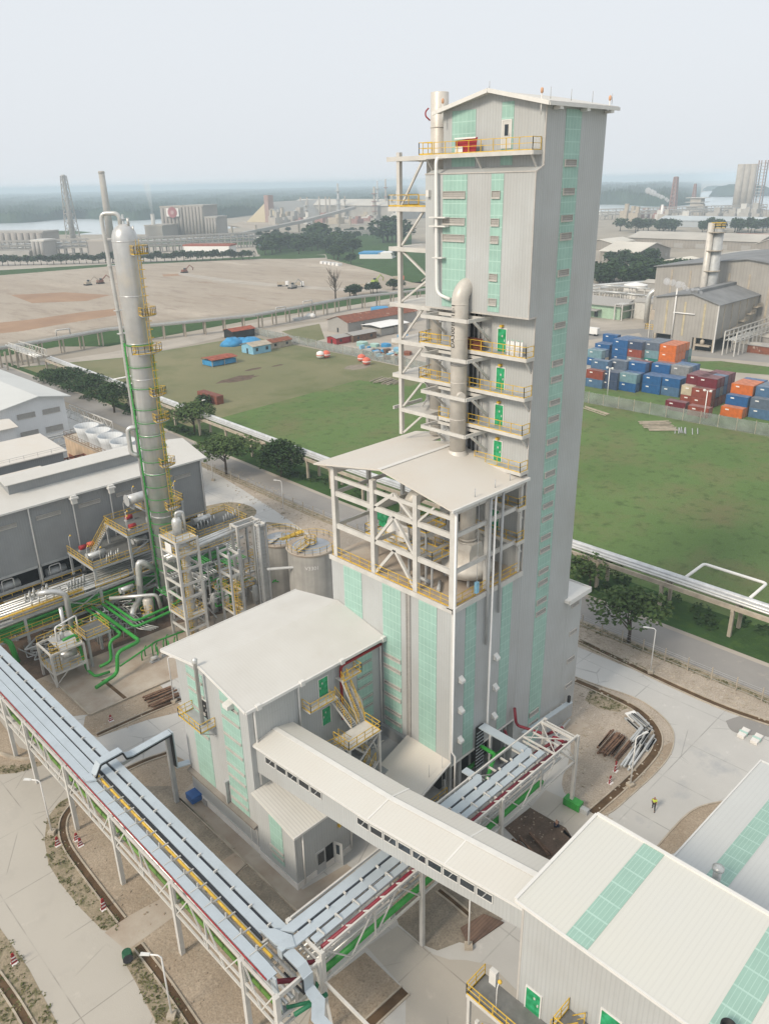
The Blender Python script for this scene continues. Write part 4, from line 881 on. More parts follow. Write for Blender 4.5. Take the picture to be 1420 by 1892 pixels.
for (ya, ea), (yb, eb) in (((53.3, 13.9), (37.0, 15.45)), ((37.0, 15.45), (21.6, 18.0))):
    q.beam((GM, ya, ea + .66), (GM, yb, eb + .66), .5, .05); q.beam((GR - .6, ya, ea + .22), (GR - .6, yb, eb + .22), .1, .05)
for y, e in ((37.2, 15.45), (28.8, 16.8)):
    q.beam((GL - .3, y, e + .1), (GM, y, e + .66), .14, .06); q.beam((GM, y, e + .66), (GR + .3, y, e + .1), .14, .06)
q.beam((GL - .32, 53.3, 13.88), (GL - .32, 37, 15.43), .1, .2); q.beam((GL - .32, 37, 15.43), (GL - .32, 21.6, 17.98), .1, .2)
q.build('ridge_cap', TRIM, cg)
def gz(y, i):                                   # eave (1) or underside (2) height along the gallery
    for a, b_ in zip(GP, GP[1:]):
        if b_[0] <= y <= a[0]: t = (a[0] - y) / (a[0] - b_[0]); return a[i] + (b_[i] - a[i]) * t
    return GP[-1][i]
for y0, y1, n in ((51.9, 43.4, 5), (38.9, 24.4, 9)):
    w_ = (y0 - y1) / n
    for k in range(n):
        ya, yb = y0 - k * w_ - .1, y0 - (k + 1) * w_ + .1
        P = [Vector((GL - .03, ya, gz(ya, 1) - 1.45)), Vector((GL - .03, yb, gz(yb, 1) - 1.45)), Vector((GL - .03, yb, gz(yb, 1) - .7)), Vector((GL - .03, ya, gz(ya, 1) - .7))]
        o = MB().extr(P, (.05, 0, 0)).build('window', GLASS, cg)
        f = MB()
        for a, b_ in zip(P, P[1:] + P[:1]): f.beam(a - Vector((.015, 0, 0)), b_ - Vector((.015, 0, 0)), .06)
        f.build('frame', TRIM, o)
        if k % 2 == 0: MB().beam(P[0] + Vector((-.008, -.45, .06)), P[2] + Vector((-.008, .5, -.06)), .02, .07).build('brace', STEELG, o)
MB().beam((GR - .4, 22.2, 0), (GR - .4, 22.2, 15.6), .3).build('leg', STEEL, cg)

# ================================================================ transfer building, lower right
tb = thing('transfer_building', 'beige clad transfer building with a broad pale roof and green roof strips', 'building', (38, 8, 0))
TBX0, TBX1, TBY0, TBY1 = 33.1, 42.2, -12.0, 21.4
RZ = lambda x: 20.0 + (x - 32.5) * .045
q = MB(); q.extr([(TBX0, TBY1, 0), (TBX1, TBY1, 0), (TBX1, TBY1, RZ(TBX1) - .3), (TBX0, TBY1, RZ(TBX0) - .3)], (0, TBY0 - TBY1, 0)); q.build('wall', CLAD, tb)
q = MB(); q.extr([(32.5, TBY1 + .15, RZ(32.5)), (42.4, TBY1 + .15, RZ(42.4)), (42.4, TBY1 + .15, RZ(42.4) - .18), (32.5, TBY1 + .15, RZ(32.5) - .18)], (0, TBY0 - TBY1, 0)); q.build('roof', ROOFT, tb)
q = MB(); q.beam((32.5, TBY1 + .2, RZ(32.5) + .02), (42.4, TBY1 + .2, RZ(42.4) + .02), .22, .2); q.beam((42.45, TBY1 + .2, RZ(42.4) + .04), (42.45, TBY0, RZ(42.4) + .04), .25, .22); q.box((32.38, TBY0, RZ(32.5) - .2), (32.52, TBY1 + .2, RZ(32.5) + .03)); q.build('verge_trim', TRIM, tb); MB().box((TBX0 - .03, TBY1 - .14, 0), (TBX0 + .1, TBY1 + .02, 19.6)).build('corner_trim', LTRIM, tb)
def roofpt(px, py):
    z = 20.2
    for _ in range(6): g = G(px, py, z); z = RZ(g.x)
    return g
sy = [roofpt(1045, 1740).y, roofpt(1085, 1755).y] if False else None
for ya, yb in ((16.2, 17.75), (7.15, 8.85)):
    q = MB(); q.extr([(32.55, ya, RZ(32.55) + .005), (42.3, ya, RZ(42.3) + .005), (42.3, ya, RZ(42.3) + .04), (32.55, ya, RZ(32.55) + .04)], (0, yb - ya, 0)); q.build('translucent_panel', TRROOF, tb)
door(tb, 'x', TBX0, 19.45, 20.6, 9.95, 12.05); door(tb, 'x', TBX0, 13.7, 15.0, 13.1, 15.3)
panel_x(MB(), TBX0, 7.6, 10.4, 13.5, 17.0).build('translucent_panel', PLINTH, tb)
q = MB(); q.lathe((33.4, 7.9, RZ(33.4)), [(.42, -.2), (.42, .75), (.36, .75), (.34, -.1)], 18); q.build('roof_vent', BLACK, tb)
# landings on the near side
sp = thing('access_stairs', 'white steel access landings with yellow rails clinging to the beige transfer building', 'stairs', (30, 18, 0))
SDK = M('landing_deck', (.20, .20, .19), .8, 0, .2, 1)
def deck_landing(a, b_, z, pts): MB().box((a[0], a[1], z - .1), (b_[0], b_[1], z)).build('deck', SDK, sp); MB().rail([(x, y, z) for x, y in pts], 1.1, 1.1).build('railing', YEL, sp); q = MB(); q.beam((a[0], a[1], z - .15), (a[0], b_[1], z - .15), .12, .3); q.beam((a[0], b_[1], z - .15), (b_[0], b_[1], z - .15), .12, .3); q.build('beam', STEEL, sp)
deck_landing((30.9, 18.3), (TBX0 - .03, 24.2), 9.95, [(33, 24.2), (30.9, 24.2), (30.9, 18.3)])
deck_landing((31.2, 12.5), (TBX0 - .03, 17.3), 13.05, [(33, 17.3), (31.2, 17.3), (31.2, 12.5)])
flight(sp, (32.4, 18.4, 9.95), (32.4, 16.0, 13.05), .9, Vector((1, 0, 0)))
deck_landing((29.8, 17.5), (30.85, 22.6), 7.4, [(30.8, 22.6), (29.8, 22.6), (29.8, 17.5)])
flight(sp, (30.3, 14.0, 4.5), (30.3, 17.5, 7.4), .9, Vector((1, 0, 0)))
for x, y in ((31.0, 24.0), (31.0, 18.5), (31.3, 17.1), (31.3, 12.7), (29.9, 22.4)): MB().beam((x, y, 0), (x, y, 9.9 if x != 31.3 else 13), .25).build('leg', STEEL, sp)
q = MB(); q.beam((31.0, 24.0, 9.7), (33, 18.5, 9.7), .12); q.beam((31.0, 18.5, 9.7), (33, 24.0, 9.7), .12); q.build('brace', STEEL, sp)
MB().box((32.7, 23.0, 9.95), (33.05, 23.6, 11.3)).build('cabinet', TRIM, sp)
def arc_lamp(x, y, z, d, label):
    t = thing('platform_lamp', label, 'lamp', (x, y, z), 'small bent lamps on the platforms'); MB().tube([(x, y, z), (x, y, z + 2.6), (x + d[0] * .5, y + d[1] * .5, z + 3.0)], .035, 6, .3).build('pole', WHITE, t)
    MB().lathe((x + d[0] * .6, y + d[1] * .6, z + 2.85), [(.03, .25), (.16, .1), (.16, 0), (.02, -.02)], 10).build('lamp_head', YEL, t); return t
arc_lamp(31.2, 21.8, 9.95, (.5, 0), 'bent platform lamp on the upper landing of the transfer building')
arc_lamp(31.3, 14.0, 13.05, (.5, 0), 'bent platform lamp near the second green door of the transfer building')
# low wide roof beyond
lw = thing('low_warehouse', 'low warehouse with a wide grey-white ribbed roof and green strip behind the transfer building', 'building', (60, 0, 0))
def lz(x): return 13.1 - (x - 43) * .07
q = MB(); q.extr([(43.0, 18.1, 0), (68, 18.1, 0), (68, 18.1, lz(68) - .3), (43.0, 18.1, lz(43) - .3)], (0, -60, 0)); q.build('wall', CLAD, lw)
q = MB(); q.extr([(42.6, 18.5, lz(42.6)), (68.6, 18.5, lz(68.6)), (68.6, 18.5, lz(68.6) - .2), (42.6, 18.5, lz(42.6) - .2)], (0, -61, 0)); q.build('roof', ROOFG, lw)
q = MB(); q.extr([(42.6, 14.1, lz(42.6) + .005), (68.5, 14.1, lz(68.5) + .005), (68.5, 14.1, lz(68.5) + .04), (42.6, 14.1, lz(42.6) + .04)], (0, 1.7, 0)); q.build('translucent_panel', TRROOF, lw)
q = MB(); q.beam((42.6, 18.52, lz(42.6)), (68.6, 18.52, lz(68.6)), .14, .2); q.box((68.5, -40, lz(68.6) - .3), (68.7, 18.6, lz(68.6) + .05)); q.build('verge_trim', TRIM, lw)
rv = G(1319, 1640, 12.4)
cv = thing('roof_cowl', 'shiny round steel vent cowl poking from the low warehouse roof', 'vent', (rv.x, rv.y, lz(rv.x)))
MB().lathe((rv.x, rv.y, lz(rv.x) - .1), [(.32, 0), (.32, 1.7)], 18).build('body', PIPES, cv); MB().lathe((rv.x, rv.y, lz(rv.x) + 1.6), [(.34, 0), (.46, .1), (.46, .3), (.1, .45)], 18).build('cap', PIPES, cv)

# ================================================================ pipe racks in the foreground
def truss(t, y0, y1, x, zt, zb, axis='y', step=5.2, mids=()):
    """one lattice side: chords, verticals and diagonals"""
    P = (lambda s, z: Vector((x, s, z))) if axis == 'y' else (lambda s, z: Vector((s, x, z)))
    q = MB()
    for z in (zt, zb) + tuple(mids): q.beam(P(y0, z), P(y1, z), .16, .24)
    q.build('chord', STEEL, t)
    n = max(1, round(abs(y1 - y0) / step)); q = MB()
    for i in range(n + 1): s = y0 + (y1 - y0) * i / n; q.beam(P(s, zb), P(s, zt), .13)
    for i in range(n):
        a, b_ = y0 + (y1 - y0) * i / n, y0 + (y1 - y0) * (i + 1) / n
        q.beam(P(a, zb), P((a + b_) / 2, zt), .11) if i % 2 else q.beam(P(a, zt), P((a + b_) / 2, zb), .11)
        q.beam(P((a + b_) / 2, zt), P(b_, zb), .11) if i % 2 else q.beam(P((a + b_) / 2, zb), P(b_, zt), .11)
    q.build('lattice', STEEL, t)
def tray(t, poly, z, m=TRAY, th=.16, name='cable_tray'): return MB().prism([(p[0], p[1]) for p in poly], z - th, z).build(name, m, t)
r1 = thing('long_pipe_rack', 'long white lattice pipe rack with wide silver cable trays and a yellow pipe', 'pipe rack', (23.7, 70, 0))
X0, X1 = 21.6, 25.75
YA, YB = 34.6, 112.0
POSTY = [34.6, 39.0, 49.4, 60.4, 70.6, 81.0, 87.3, 98.0, 109.0]
for y in POSTY:
    for x in (X0, X1): MB().beam((x, y, 0), (x, y, 8.7), .42, .42, Vector((0, 1, 0))).build('post', STEEL, r1)
    q = MB()
    for z in (8.55, 6.0, 5.0): q.beam((X0, y, z), (X1, y, z), .18, .26)
    q.build('cross_beam', STEEL, r1)
for a, b_ in zip(POSTY, POSTY[1:]):
    truss(r1, a + .22, b_ - .22, X0, 8.62, 5.05, 'y', 5.4, (6.2,)); truss(r1, a + .22, b_ - .22, X1, 8.4, 5.05, 'y', 5.4)
q = MB(); q.beam((21.78, 36, 8.98), (21.78, YB, 8.98), .09, .1); q.build('red_line', RED, r1)
tray(r1, [(21.9, 36.8), (22.75, 36.8), (22.75, YB), (21.9, YB)], 9.02)
tray(r1, [(23.84, 39.6), (24.64, 38.9), (24.64, YB), (23.84, YB)], 9.06)
tray(r1, [(24.9, 39.0), (25.75, 38.2), (25.75, YB), (24.9, YB)], 9.1)
tray(r1, [(22.82, 66.8), (23.7, 66.8), (23.7, YB), (22.82, YB)], 8.98)
for n_, x, w in (('tray_gap_shade', 24.77, .24), ('tray_gap_shade', 23.74, .16)): MB().box((x - w / 2, 39.2, 8.6), (x + w / 2, YB, 8.97)).build(n_, TRAYS, r1)  # solid black strips paint the shade between neighbouring trays
k = 39.5
while k < YB:
    MB().box((24.6, k, 9.0), (24.95, k + .12, 9.25)).build('tray_clip', STEEL, r1); k += 2.55
k = 38.5
while k < 66:
    q = MB(); q.beam((22.7, k, 8.9), (23.8, k, 8.9), .1, .14); q.beam((22.0, k, 9.05), (22.72, k, 9.05), .06); q.beam((22.78, k, 8.9), (22.78, k, 9.55), .1); q.beam((22.78, k, 9.5), (22.95, k + .1, 9.1), .08); k += 2.1; q.build('support_arm', STEEL, r1)
q = MB(); q.tube([(23.36, 37.4, 8.72), (23.36, YB, 8.72)], .13, 10); q.build('yellow_pipe', YEL, r1)
q = MB()
for x in (22.9, 23.1): q.tube([(x, 37, 8.3), (x, YB, 8.3)], .07, 8)
q.tube([(23.6, 37, 8.3), (23.6, YB, 8.3)], .07, 8); q.build('small_pipe', STEELG, r1)
q = MB(); q.tube([(22.25, 35, 6.0), (22.25, YB, 6.0)], .17, 10); q.build('green_pipe', M('pipe_lime', (.15, .30, .06), .5), r1)
q = MB()
for x, r_ in ((22.8, .16), (23.4, .2), (24.0, .13), (24.6, .16), (25.2, .2)): q.tube([(x, 35, 6.3), (x, YB, 6.3)], r_, 8)
q.build('lower_pipe', PIPES, r1)
# second rack running to the tower
r2 = thing('cross_pipe_rack', 'white lattice pipe rack crossing under the gallery to the tower foot', 'pipe rack', (44, 36.5, 0))
YF, YK = 34.5, 38.6
POSTX = [26.0, 37.35, 48.6, 61.6]
for x in POSTX:
    for y in (YF, YK): MB().beam((x, y, 0), (x, y, 9.5), .36, .36).build('post', STEEL, r2)
    q = MB()
    for z in (9.1, 6.2): q.beam((x, YF, z), (x, YK, z), .2, .28)
    q.build('cross_beam', STEEL, r2)
for a, b_ in zip(POSTX, POSTX[1:]):
    truss(r2, a + .2, b_ - .2, YF, 9.5, 6.2, 'x', 5.6); truss(r2, a + .2, b_ - .2, YK, 9.45, 6.2, 'x', 11.3)
k = 27.0
while k < 61:
    q = MB(); q.beam((k, YF, 9.0), (k, YK, 9.0), .12, .2)
    if k < 57: q.beam((k, 36.15, 9.0), (k, 36.15, 9.75), .12); q.beam((k, 36.1, 9.72), (k + .15, 35.5, 9.5), .1); q.box((k, 37.1, 9.4), (k + .12, 37.4, 9.62))
    q.beam((k + .3, 34.55, 9.5), (k, 34.95, 9.35), .12); k += 1.9; q.build('support_arm', STEEL, r2)
q = MB(); q.beam((60.8, YF, 9.5), (60.8, YK, 9.5), .2, .26); q.beam((57.5, YF, 9.4), (60.8, YK, 9.4), .09); q.beam((57.5, YK, 9.4), (60.8, YF, 9.4), .09); q.beam((57.5, YF, 9.45), (57.5, YK, 9.45), .16); q.beam((61.6, YF, 6.3), (61.6, YK, 9.3), .1); q.build('end_brace', STEEL, r2)
tray(r2, [(24.9, 38.35), (25.6, 37.44), (49.2, 37.44), (49.8, 38.0), (49.8, 38.35), (49.4, 38.35)], 9.44)
tray(r2, [(24.9, 37.2), (24.9, 36.36), (56.0, 36.36), (56.5, 36.8), (56.5, 37.22), (55.4, 37.22), (25.3, 37.22)], 9.40)
tray(r2, [(26.2, 35.45), (57.0, 35.45), (57.0, 36.1), (26.2, 36.1)], 9.46)
tray(r2, [(55.4, 37.22), (56.45, 37.22), (56.45, 42.9), (55.4, 42.9)], 9.5)
tray(r2, [(49.0, 38.35), (49.8, 38.35), (49.8, 39.9), (49.0, 39.9)], 9.36)
MB().box((26, 37.22, 8.9), (55, 37.44, 9.33)).build('tray_gap_shade', TRAYS, r2); MB().box((26.3, 36.12, 8.8), (56, 36.34, 9.2)).build('tray_gap_shade', TRAYS, r2)  # black strips again, shade between trays put in as colour
q = MB(); q.tube([(26.4, 34.95, 9.2), (60.2, 34.95, 9.2)], .2, 12); q.tube([(60.0, 34.9, 9.2), (60.0, 36.5, 9.2), (60, 36.5, 7.4)], .18, 10, .4); q.build('red_pipe', PRED, r2)
q = MB(); q.tube([(26.2, 35.0, 6.55), (56.1, 35.0, 6.55), (56.1, 35.0, 6.0)], .27, 12, .4); q.build('green_pipe', PGRN, r2)
q = MB(); q.tube([(50, 38, 6.6), (56, 41.0, 6.6), (56, 44, 6.6)], .22, 10, .4); q.build('green_branch', PGRN, r2)
q = MB()
for y, r_ in ((35.7, .16), (36.2, .12), (36.8, .18), (37.3, .1), (37.8, .15)): q.tube([(26.2, y, 6.5), (60.5, y, 6.5)], r_, 8)
q.build('lower_pipe', PIPES, r2)
# corner where both meet: bent trays and risers
cn = thing('corner_trays', 'bent silver cable trays joining the two racks and dropping at the corner', 'cable tray', (24.6, 37, 0))
q = MB(); q.prism([(24.82, 39.0), (25.72, 38.2), (25.75, 38.35), (25.6, 37.38), (24.95, 37.9), (24.85, 38.2)], 9.0, 9.14); q.build('bend', TRAY, cn)
q = MB(); q.prism([(23.82, 39.58), (24.7, 38.78), (25.3, 37.28), (24.9, 36.36), (24.3, 36.7), (23.9, 37.6)], 9.3, 9.48); q.box((23.9, 36.8, 8.4), (24.4, 37.4, 9.3)); q.build('top_plate', TRAY, cn)
q = MB(); q.box((23.9, 34.9, 9.1), (24.8, 36.6, 9.24)); q.extr([(23.9, 34.9, 9.1), (23.9, 34.9, 9.24), (23.9, 34.3, 8.7), (23.9, 34.3, 8.55)], (.9, 0, 0)); q.box((23.9, 34.2, 7.3), (24.8, 34.32, 8.7)); q.extr([(23.9, 34.3, 7.2), (23.9, 34.3, 7.35), (23.9, 33.4, 7.0), (23.9, 33.4, 6.86)], (.9, 0, 0)); q.prism([(23.9, 33.4), (24.8, 33.4), (24.8, 32.9), (23.9, 31.9), (23.0, 31.9), (23.0, 32.4)], 6.86, 7.0); q.box((23.0, 27, 6.86), (23.9, 31.9, 7.0)); q.build('drop_plates', TRAY, cn)
q = MB(); q.box((23.75, 34.1, 7.2), (23.88, 36.6, 7.35)); q.beam((23.82, 36.5, 9.05), (23.82, 34.9, 9.0), .1, .12); q.beam((23.82, 34.25, 8.6), (23.82, 34.25, 7.3), .1, .12); q.build('cable_bundle', BLACK, cn)
q = MB(); q.beam((22.3, 36.9, 9.0), (22.3, 35.9, 8.9), .85, .12); q.beam((22.3, 35.9, 8.95), (22.3, 35.3, 5.6), .85, .12); q.beam((22.3, 35.3, 5.7), (22.9, 34.9, 5.5), .8, .2); q.build('end_tray', TRAY, cn)
q = MB(); q.tube([(22.6, 36.6, 7.4), (24.6, 34.9, 7.4)], .2, 10); q.tube([(24.6, 35.6, 8.4), (25.6, 34.9, 8.4)], .18, 10); q.build('red_pipe', PRED, cn)
q = MB(); q.tube([(22.6, 34.9, 6.2), (24.4, 33.8, 6.2), (25.6, 34.8, 6.2)], .15, 8); q.tube([(22.6, 33.9, 6.4), (25.4, 33.4, 6.4)], .18, 12); q.build('green_pipe', M('pipe_dark_green', (.02, .17, .08), .5), cn)
q = MB()
for a, b_ in (((21.6, 34.6, 6), (21.6, 28, 6)), ((26, 34.4, 6.2), (26, 28, 6.2)), ((26, 34.5, 5.2), (24, 31, 5.2)), ((21.6, 34.6, 8.4), (24.3, 34.6, 8.4))): q.beam(a, b_, .2, .26)
q.build('beam', STEEL, cn)
# tray bridge to the annex
br = thing('tray_bridge', 'silver cable tray hopping from the long rack to the annex on a tall post', 'cable tray', (29, 66.4, 0))
def ribbon(m, pts, w, th=.14, side=Vector((0, 1, 0))):
    for a, b_ in zip(pts, pts[1:]): m.beam(a, b_, w, th, side.cross(Vector(b_) - Vector(a)).normalized() if True else Z)
q = MB(); PB = [(22.9, 66.2, 9.3), (23.6, 66.2, 10.5), (26.0, 66.3, 10.5), (26.3, 66.3, 9.6), (27.0, 66.3, 9.4), (31.6, 66.3, 9.6)]
for a, b_ in zip(PB, PB[1:]): q.beam(a, b_, .95, .16)
q.build('tray', TRAY, br)
q = MB()
for a, b_ in zip(PB, PB[1:]): q.beam(Vector(a) - Vector((0, .5, .14)), Vector(b_) - Vector((0, .5, .14)), .1, .16)
q.build('cable_bundle', BLACK, br)
q = MB(); q.beam((31.75, 66.35, 9.65), (31.75, 66.35, 5.0), .14, .95, Vector((0, 1, 0))); q.beam((31.7, 66.3, 4.9), (33.3, 66.0, 4.7), .8, .14); q.build('drop_tray', TRAY, br)
q = MB(); q.beam((31.55, 66.0, 9.4), (31.55, 66.0, 5.2), .1, .5, Vector((0, 1, 0))); q.build('cable_bundle', BLACK, br)
MB().beam((31.35, 66.5, 0), (31.35, 66.5, 9.3), .45).build('post', STEELG, br); MB().beam((25.8, 66.5, 8.6), (31.4, 66.5, 9.1), .3, .4).build('beam', STEELG, br)
q = MB(); q.prism([(21.95, 66.8), (22.78, 66.8), (22.78, 65.4), (21.95, 65.9)], 9.1, 9.28); q.build('end_cover', TRAY, br)
# red fire mains and tray beside the tower foot
fm = MB(); fm.tube([(61.9, 42.9, 8.5), (61.9, 42.6, 6.7), (62.1, 42.4, 6.2), (62.6, 38.9, 6.6), (62.6, 37.0, 8.6)], .17, 10, .4); fm.tube([(60.2, 42.9, 6.4), (60.2, 42.2, 5.0), (60.6, 39.0, 5.2), (60.6, 37.2, 7.4)], .17, 10, .4)
fm.solo('fire_main', PRED, 'dark red fire mains bending out of the tower foot to the cross rack', 'pipe')
wt = thing('wall_tray', 'silver cable tray bracketed along the tower foot', 'cable tray', (69, 42.7, 2))
MB().beam((63.5, 42.6, 4.2), (73.5, 42.6, 3.4), .6, .14).build('tray', TRAY, wt); q = MB(); [q.beam((x, 43.25, 3.8 - (x - 65) * .07), (x, 42.3, 3.8 - (x - 65) * .07), .1) for x in (65, 67.5, 70, 72.5)]; q.build('bracket', STEEL, wt); MB().box((73.0, 42.5, 3.5), (73.3, 42.8, 4.4)).build('junction_box', BLACK, wt)
q = MB(); [q.tube([(64 + k, 42.3, .4), (70 + k * .6, 42.2, .4), (73 + k * .3, 42.4, .9)], .12, 8, .3) for k in (0, .6, 1.2)]; q.solo('ground_pipes', PIPES, 'low grey pipes running along the tower foot above the apron', 'pipe')
dk = thing('cable_riser', 'dark cable ladder riser feeding a tray bend at the block foot', 'cable tray', (56, 43, 5)); MB().box((55.3, 43.0, 3), (56.5, 43.2, 9.3)).build('cable_bundle', BLACK, dk)
q = MB(); [q.box((55.2, 42.95, 3.2 + .45 * k), (56.6, 43.0, 3.26 + .45 * k)) for k in range(13)]; q.build('rung', TRAY, dk)
ORDN = 'one two three four five six seven eight nine ten eleven twelve'.split()
# ================================================================ distillation column
CX, CY, CR = 54.3, 104.9, 1.73
co = thing('distillation_column', 'tall silver distillation column ringed by green spray pipes', 'column', (CX, CY, 0))
q = MB(); q.lathe((CX, CY, 0), [(CR, 0), (CR, 57.4), (CR * .97, 57.9), (CR * .86, 58.5), (CR * .66, 59.0), (CR * .38, 59.35), (.02, 59.5)], 40); q.build('shell', SILV, co)
q = MB()
for z in (57.2, 50, 43.5, 38.4, 30, 24, 17): q.lathe((CX, CY, z), [(CR, 0), (CR + .03, .02), (CR + .03, .14), (CR, .16)], 40, True, False)
q.build('band', SILV, co)
q = MB(); q.tube([(CX - .2, CY + .3, 59.2), (CX - .2, CY + .3, 60.8), (CX - 1.9, CY + 2.1, 60.8), (CX - 1.6, CY + 1.7, 46.0), (CX - 1.6, CY + 1.7, 5)], .28, 14, .8); q.build('overhead_pipe', PIPES, co)
q = MB()
for z in (54, 48, 44.8): q.box((CX - 2.1, CY + 1.3, z), (CX - 1.0, CY + 2.1, z + .12))
q.build('pipe_clamp', PIPES, co)
q = MB(); q.tube([(CX + .5, CY - .6, 59.2), (CX + .5, CY - .6, 60.2)], .18, 10); q.lathe((CX + .9, CY - 1, 58.3), [(.12, 0), (.12, .9)], 8); q.build('top_nozzle', PIPES, co)
# spray rings and their two risers
va = [math.atan2(.64, -.64) + .62, math.atan2(-.64, .64) - .45]
def cpt(a, r, z): return Vector((CX + r * math.cos(a), CY + r * math.sin(a), z))
AL, AR = math.radians(152), math.radians(-57)
q = MB(); q.tube([cpt(AL, CR + .28, 2), cpt(AL, CR + .28, 43.6)], .13, 8); q.tube([cpt(AL + .18, CR + .3, 2), cpt(AL + .18, CR + .3, 43.6)], .09, 8); q.build('spray_riser', PGRN, co)
q = MB(); q.tube([cpt(AR, CR + .25, 9), cpt(AR, CR + .25, 43.0)], .11, 8); q.build('spray_riser', PGRN, co)
z = 43.4; k = 0
while z > 8:
    r = MB(); n = 28; rr = CR + .22
    if k == 0 or True:
        pts = [cpt(2 * math.pi * i / n, rr, z) for i in range(n + 1)]
        r.tube(pts, .055 if k else .085, 6)
        for i in range(0, n, 4): r.beam(cpt(2 * math.pi * i / n, rr + .1, z), cpt(2 * math.pi * i / n, CR, z - .12), .05)
    r.build('spray_ring', PGRN, co); z -= 3.1 if k < 3 else 2.0; k += 1
q = MB()
for i in range(60): z = 5 + i * .66; q.beam(cpt(AL, CR + .28, z), cpt(AL + .18, CR + .45, z), .07)
q.build('riser_clamp', PGRN, co)
# ladder side, platforms
LA = math.radians(-75)
q = MB()
for s in (-.22, .22): q.beam(cpt(LA, CR + .55, 17) + Vector((s, 0, 0)), cpt(LA, CR + .55, 57.5) + Vector((s, 0, 0)), .06)
for i in range(66): z = 17 + i * .6; q.beam(cpt(LA, CR + .55, z) + Vector((-.22, 0, 0)), cpt(LA, CR + .55, z) + Vector((.22, 0, 0)), .04)
for i in range(34):
    z = 18 + i * 1.15; c = cpt(LA, CR + .9, z); q.tube([c + Vector((.38 * math.cos(t), .38 * math.sin(t), 0)) for t in [j * math.pi / 3 for j in range(7)]], .025, 4)
q.build('ladder', YEL, co)
for z in (55.6, 47.5, 42.4, 36.2, 32.4, 25.5, 18.5):
    p = MB(); a0, a1 = (LA - .42, LA + .42) if z != 42.4 else (LA - 1.1, LA + .6); arc = [cpt(a0 + (a1 - a0) * i / 6, CR + 1.35, z) for i in range(7)]; inn = [cpt(a0 + (a1 - a0) * i / 6, CR + .05, z) for i in range(7)]
    p.prism(arc + inn[::-1], z - .1, z); o = p.build('platform', STEELG, co); MB().rail([inn[0]] + arc + [inn[-1]], 1.15, .8, .06).build('railing', YEL, o)
q = MB(); q.tube([cpt(AL - .1, CR - .2, 31.2), cpt(AL - .1, CR + 1.6, 31.2), cpt(AL - .1, CR + 1.6, 27.2), cpt(AL - .1, CR + .4, 26.8)], .34, 14, .7); q.build('side_nozzle', PIPES, co)
# small things on a hanging tag: lamps
# ================================================================ structure S1 beside the column
def tower_frame(name, label, x0, y0, x1, y1, h, levels, sec=.36, brace=True):
    t = thing(name, label, 'steel frame', ((x0 + x1) / 2, (y0 + y1) / 2, 0))
    for x in (x0, x1):
        for y in (y0, y1): MB().beam((x, y, 0), (x, y, h), sec, sec, Vector((0, 1, 0))).build('post', STEELG if sec < .34 else STEEL, t)
    for z in levels:
        q = MB(); P = [(x0, y0, z), (x1, y0, z), (x1, y1, z), (x0, y1, z)]
        for a, b_ in zip(P, P[1:] + P[:1]): q.beam(a, b_, .22, .34)
        q.build('beam', STEEL, t)
    return t
s1 = tower_frame('vessel_structure', 'tall pale steel frame with yellow rails right beside the silver column', 50.2, 94.2, 53.6, 98.6, 16.9, (2.2, 4.2, 7.6, 9.8, 12.2, 14.6, 16.7))
for z in (16.8, 14.7, 4.3):
    MB().box((50.3, 94.3, z - .1), (53.5, 98.5, z)).build('deck', STEELG, s1); MB().rail([(50.2, 94.2, z), (53.6, 94.2, z), (53.6, 98.6, z), (50.2, 98.6, z)], 1.1, 1.2, closed=True).build('railing', YEL, s1)
q = MB()
for s in (0, .45): q.beam((50.9 + s, 94.6, 0), (50.9 + s, 94.6, 14.6), .06)
for i in range(40): q.beam((50.9, 94.6, .4 * i), (51.35, 94.6, .4 * i), .05)
for i in range(14): q.tube([(51.12 + .4 * math.cos(t), 94.2 + .4 * math.sin(t), 1.5 + i) for t in [j * math.pi / 3 for j in range(7)]], .025, 4)
q.build('ladder', YEL, s1)
MB().box((50.05, 95.6, 14.75), (50.1, 97.3, 16.2)).solo('notice_board', WHITE, 'blank white notice board hanging on the vessel frame rail', 'sign')
vsl = thing('slim_vessel', 'slim upright steel vessel standing inside the vessel frame', 'vessel', (52.3, 95.9, 0)); MB().lathe((52.3, 95.9, 0), [(.62, 0), (.62, 14.0), (.45, 14.5), (.1, 14.8)], 20).build('shell', SILV, vsl)
q = MB()
for z in (3, 6, 9, 12): q.lathe((52.3, 95.9, z), [(.62, 0), (.72, .03), (.72, .15), (.62, .18)], 20, True, False)
q.build('flange', STEELG, vsl)
rx = thing('reflux_drum', 'rounded silver condenser head on top of the vessel frame', 'vessel', (52.2, 97.0, 16.8)); MB().lathe((52.2, 97.0, 16.9), [(.75, 0), (.75, 2.0), (.5, 2.45), (.05, 2.6)], 20).build('shell', PIPES, rx); MB().tube([(52.2, 97.0, 19.3), (52.2, 97.0, 20.2), (53.2, 96.6, 20.2), (53.2, 96.6, 17)], .22, 12, .6).build('pipe', PIPES, rx)
s2 = tower_frame('ladder_structure', 'grey steel frame with yellow caged ladder right of the vessel frame', 57.4, 92.2, 59.2, 95.2, 13.4, (3, 6.4, 9.4, 12.6), .3)
q = MB()
for s in (0, .45): q.beam((57.6 + s, 92.0, 1), (57.6 + s, 92.0, 8.5), .07)
for i in range(9): q.tube([(57.8 + .45 * math.cos(t), 91.7 + .45 * math.sin(t), 1.5 + i * .8) for t in [j * math.pi / 3 for j in range(7)]], .035, 4)
q.build('ladder', YEL, s2)
for z in (3.1, 6.5): MB().rail([(57.4, 92.2, z), (59.2, 92.2, z), (59.2, 95.2, z), (57.4, 95.2, z)], 1.1, 1.0, closed=True).build('railing', YEL, s2)
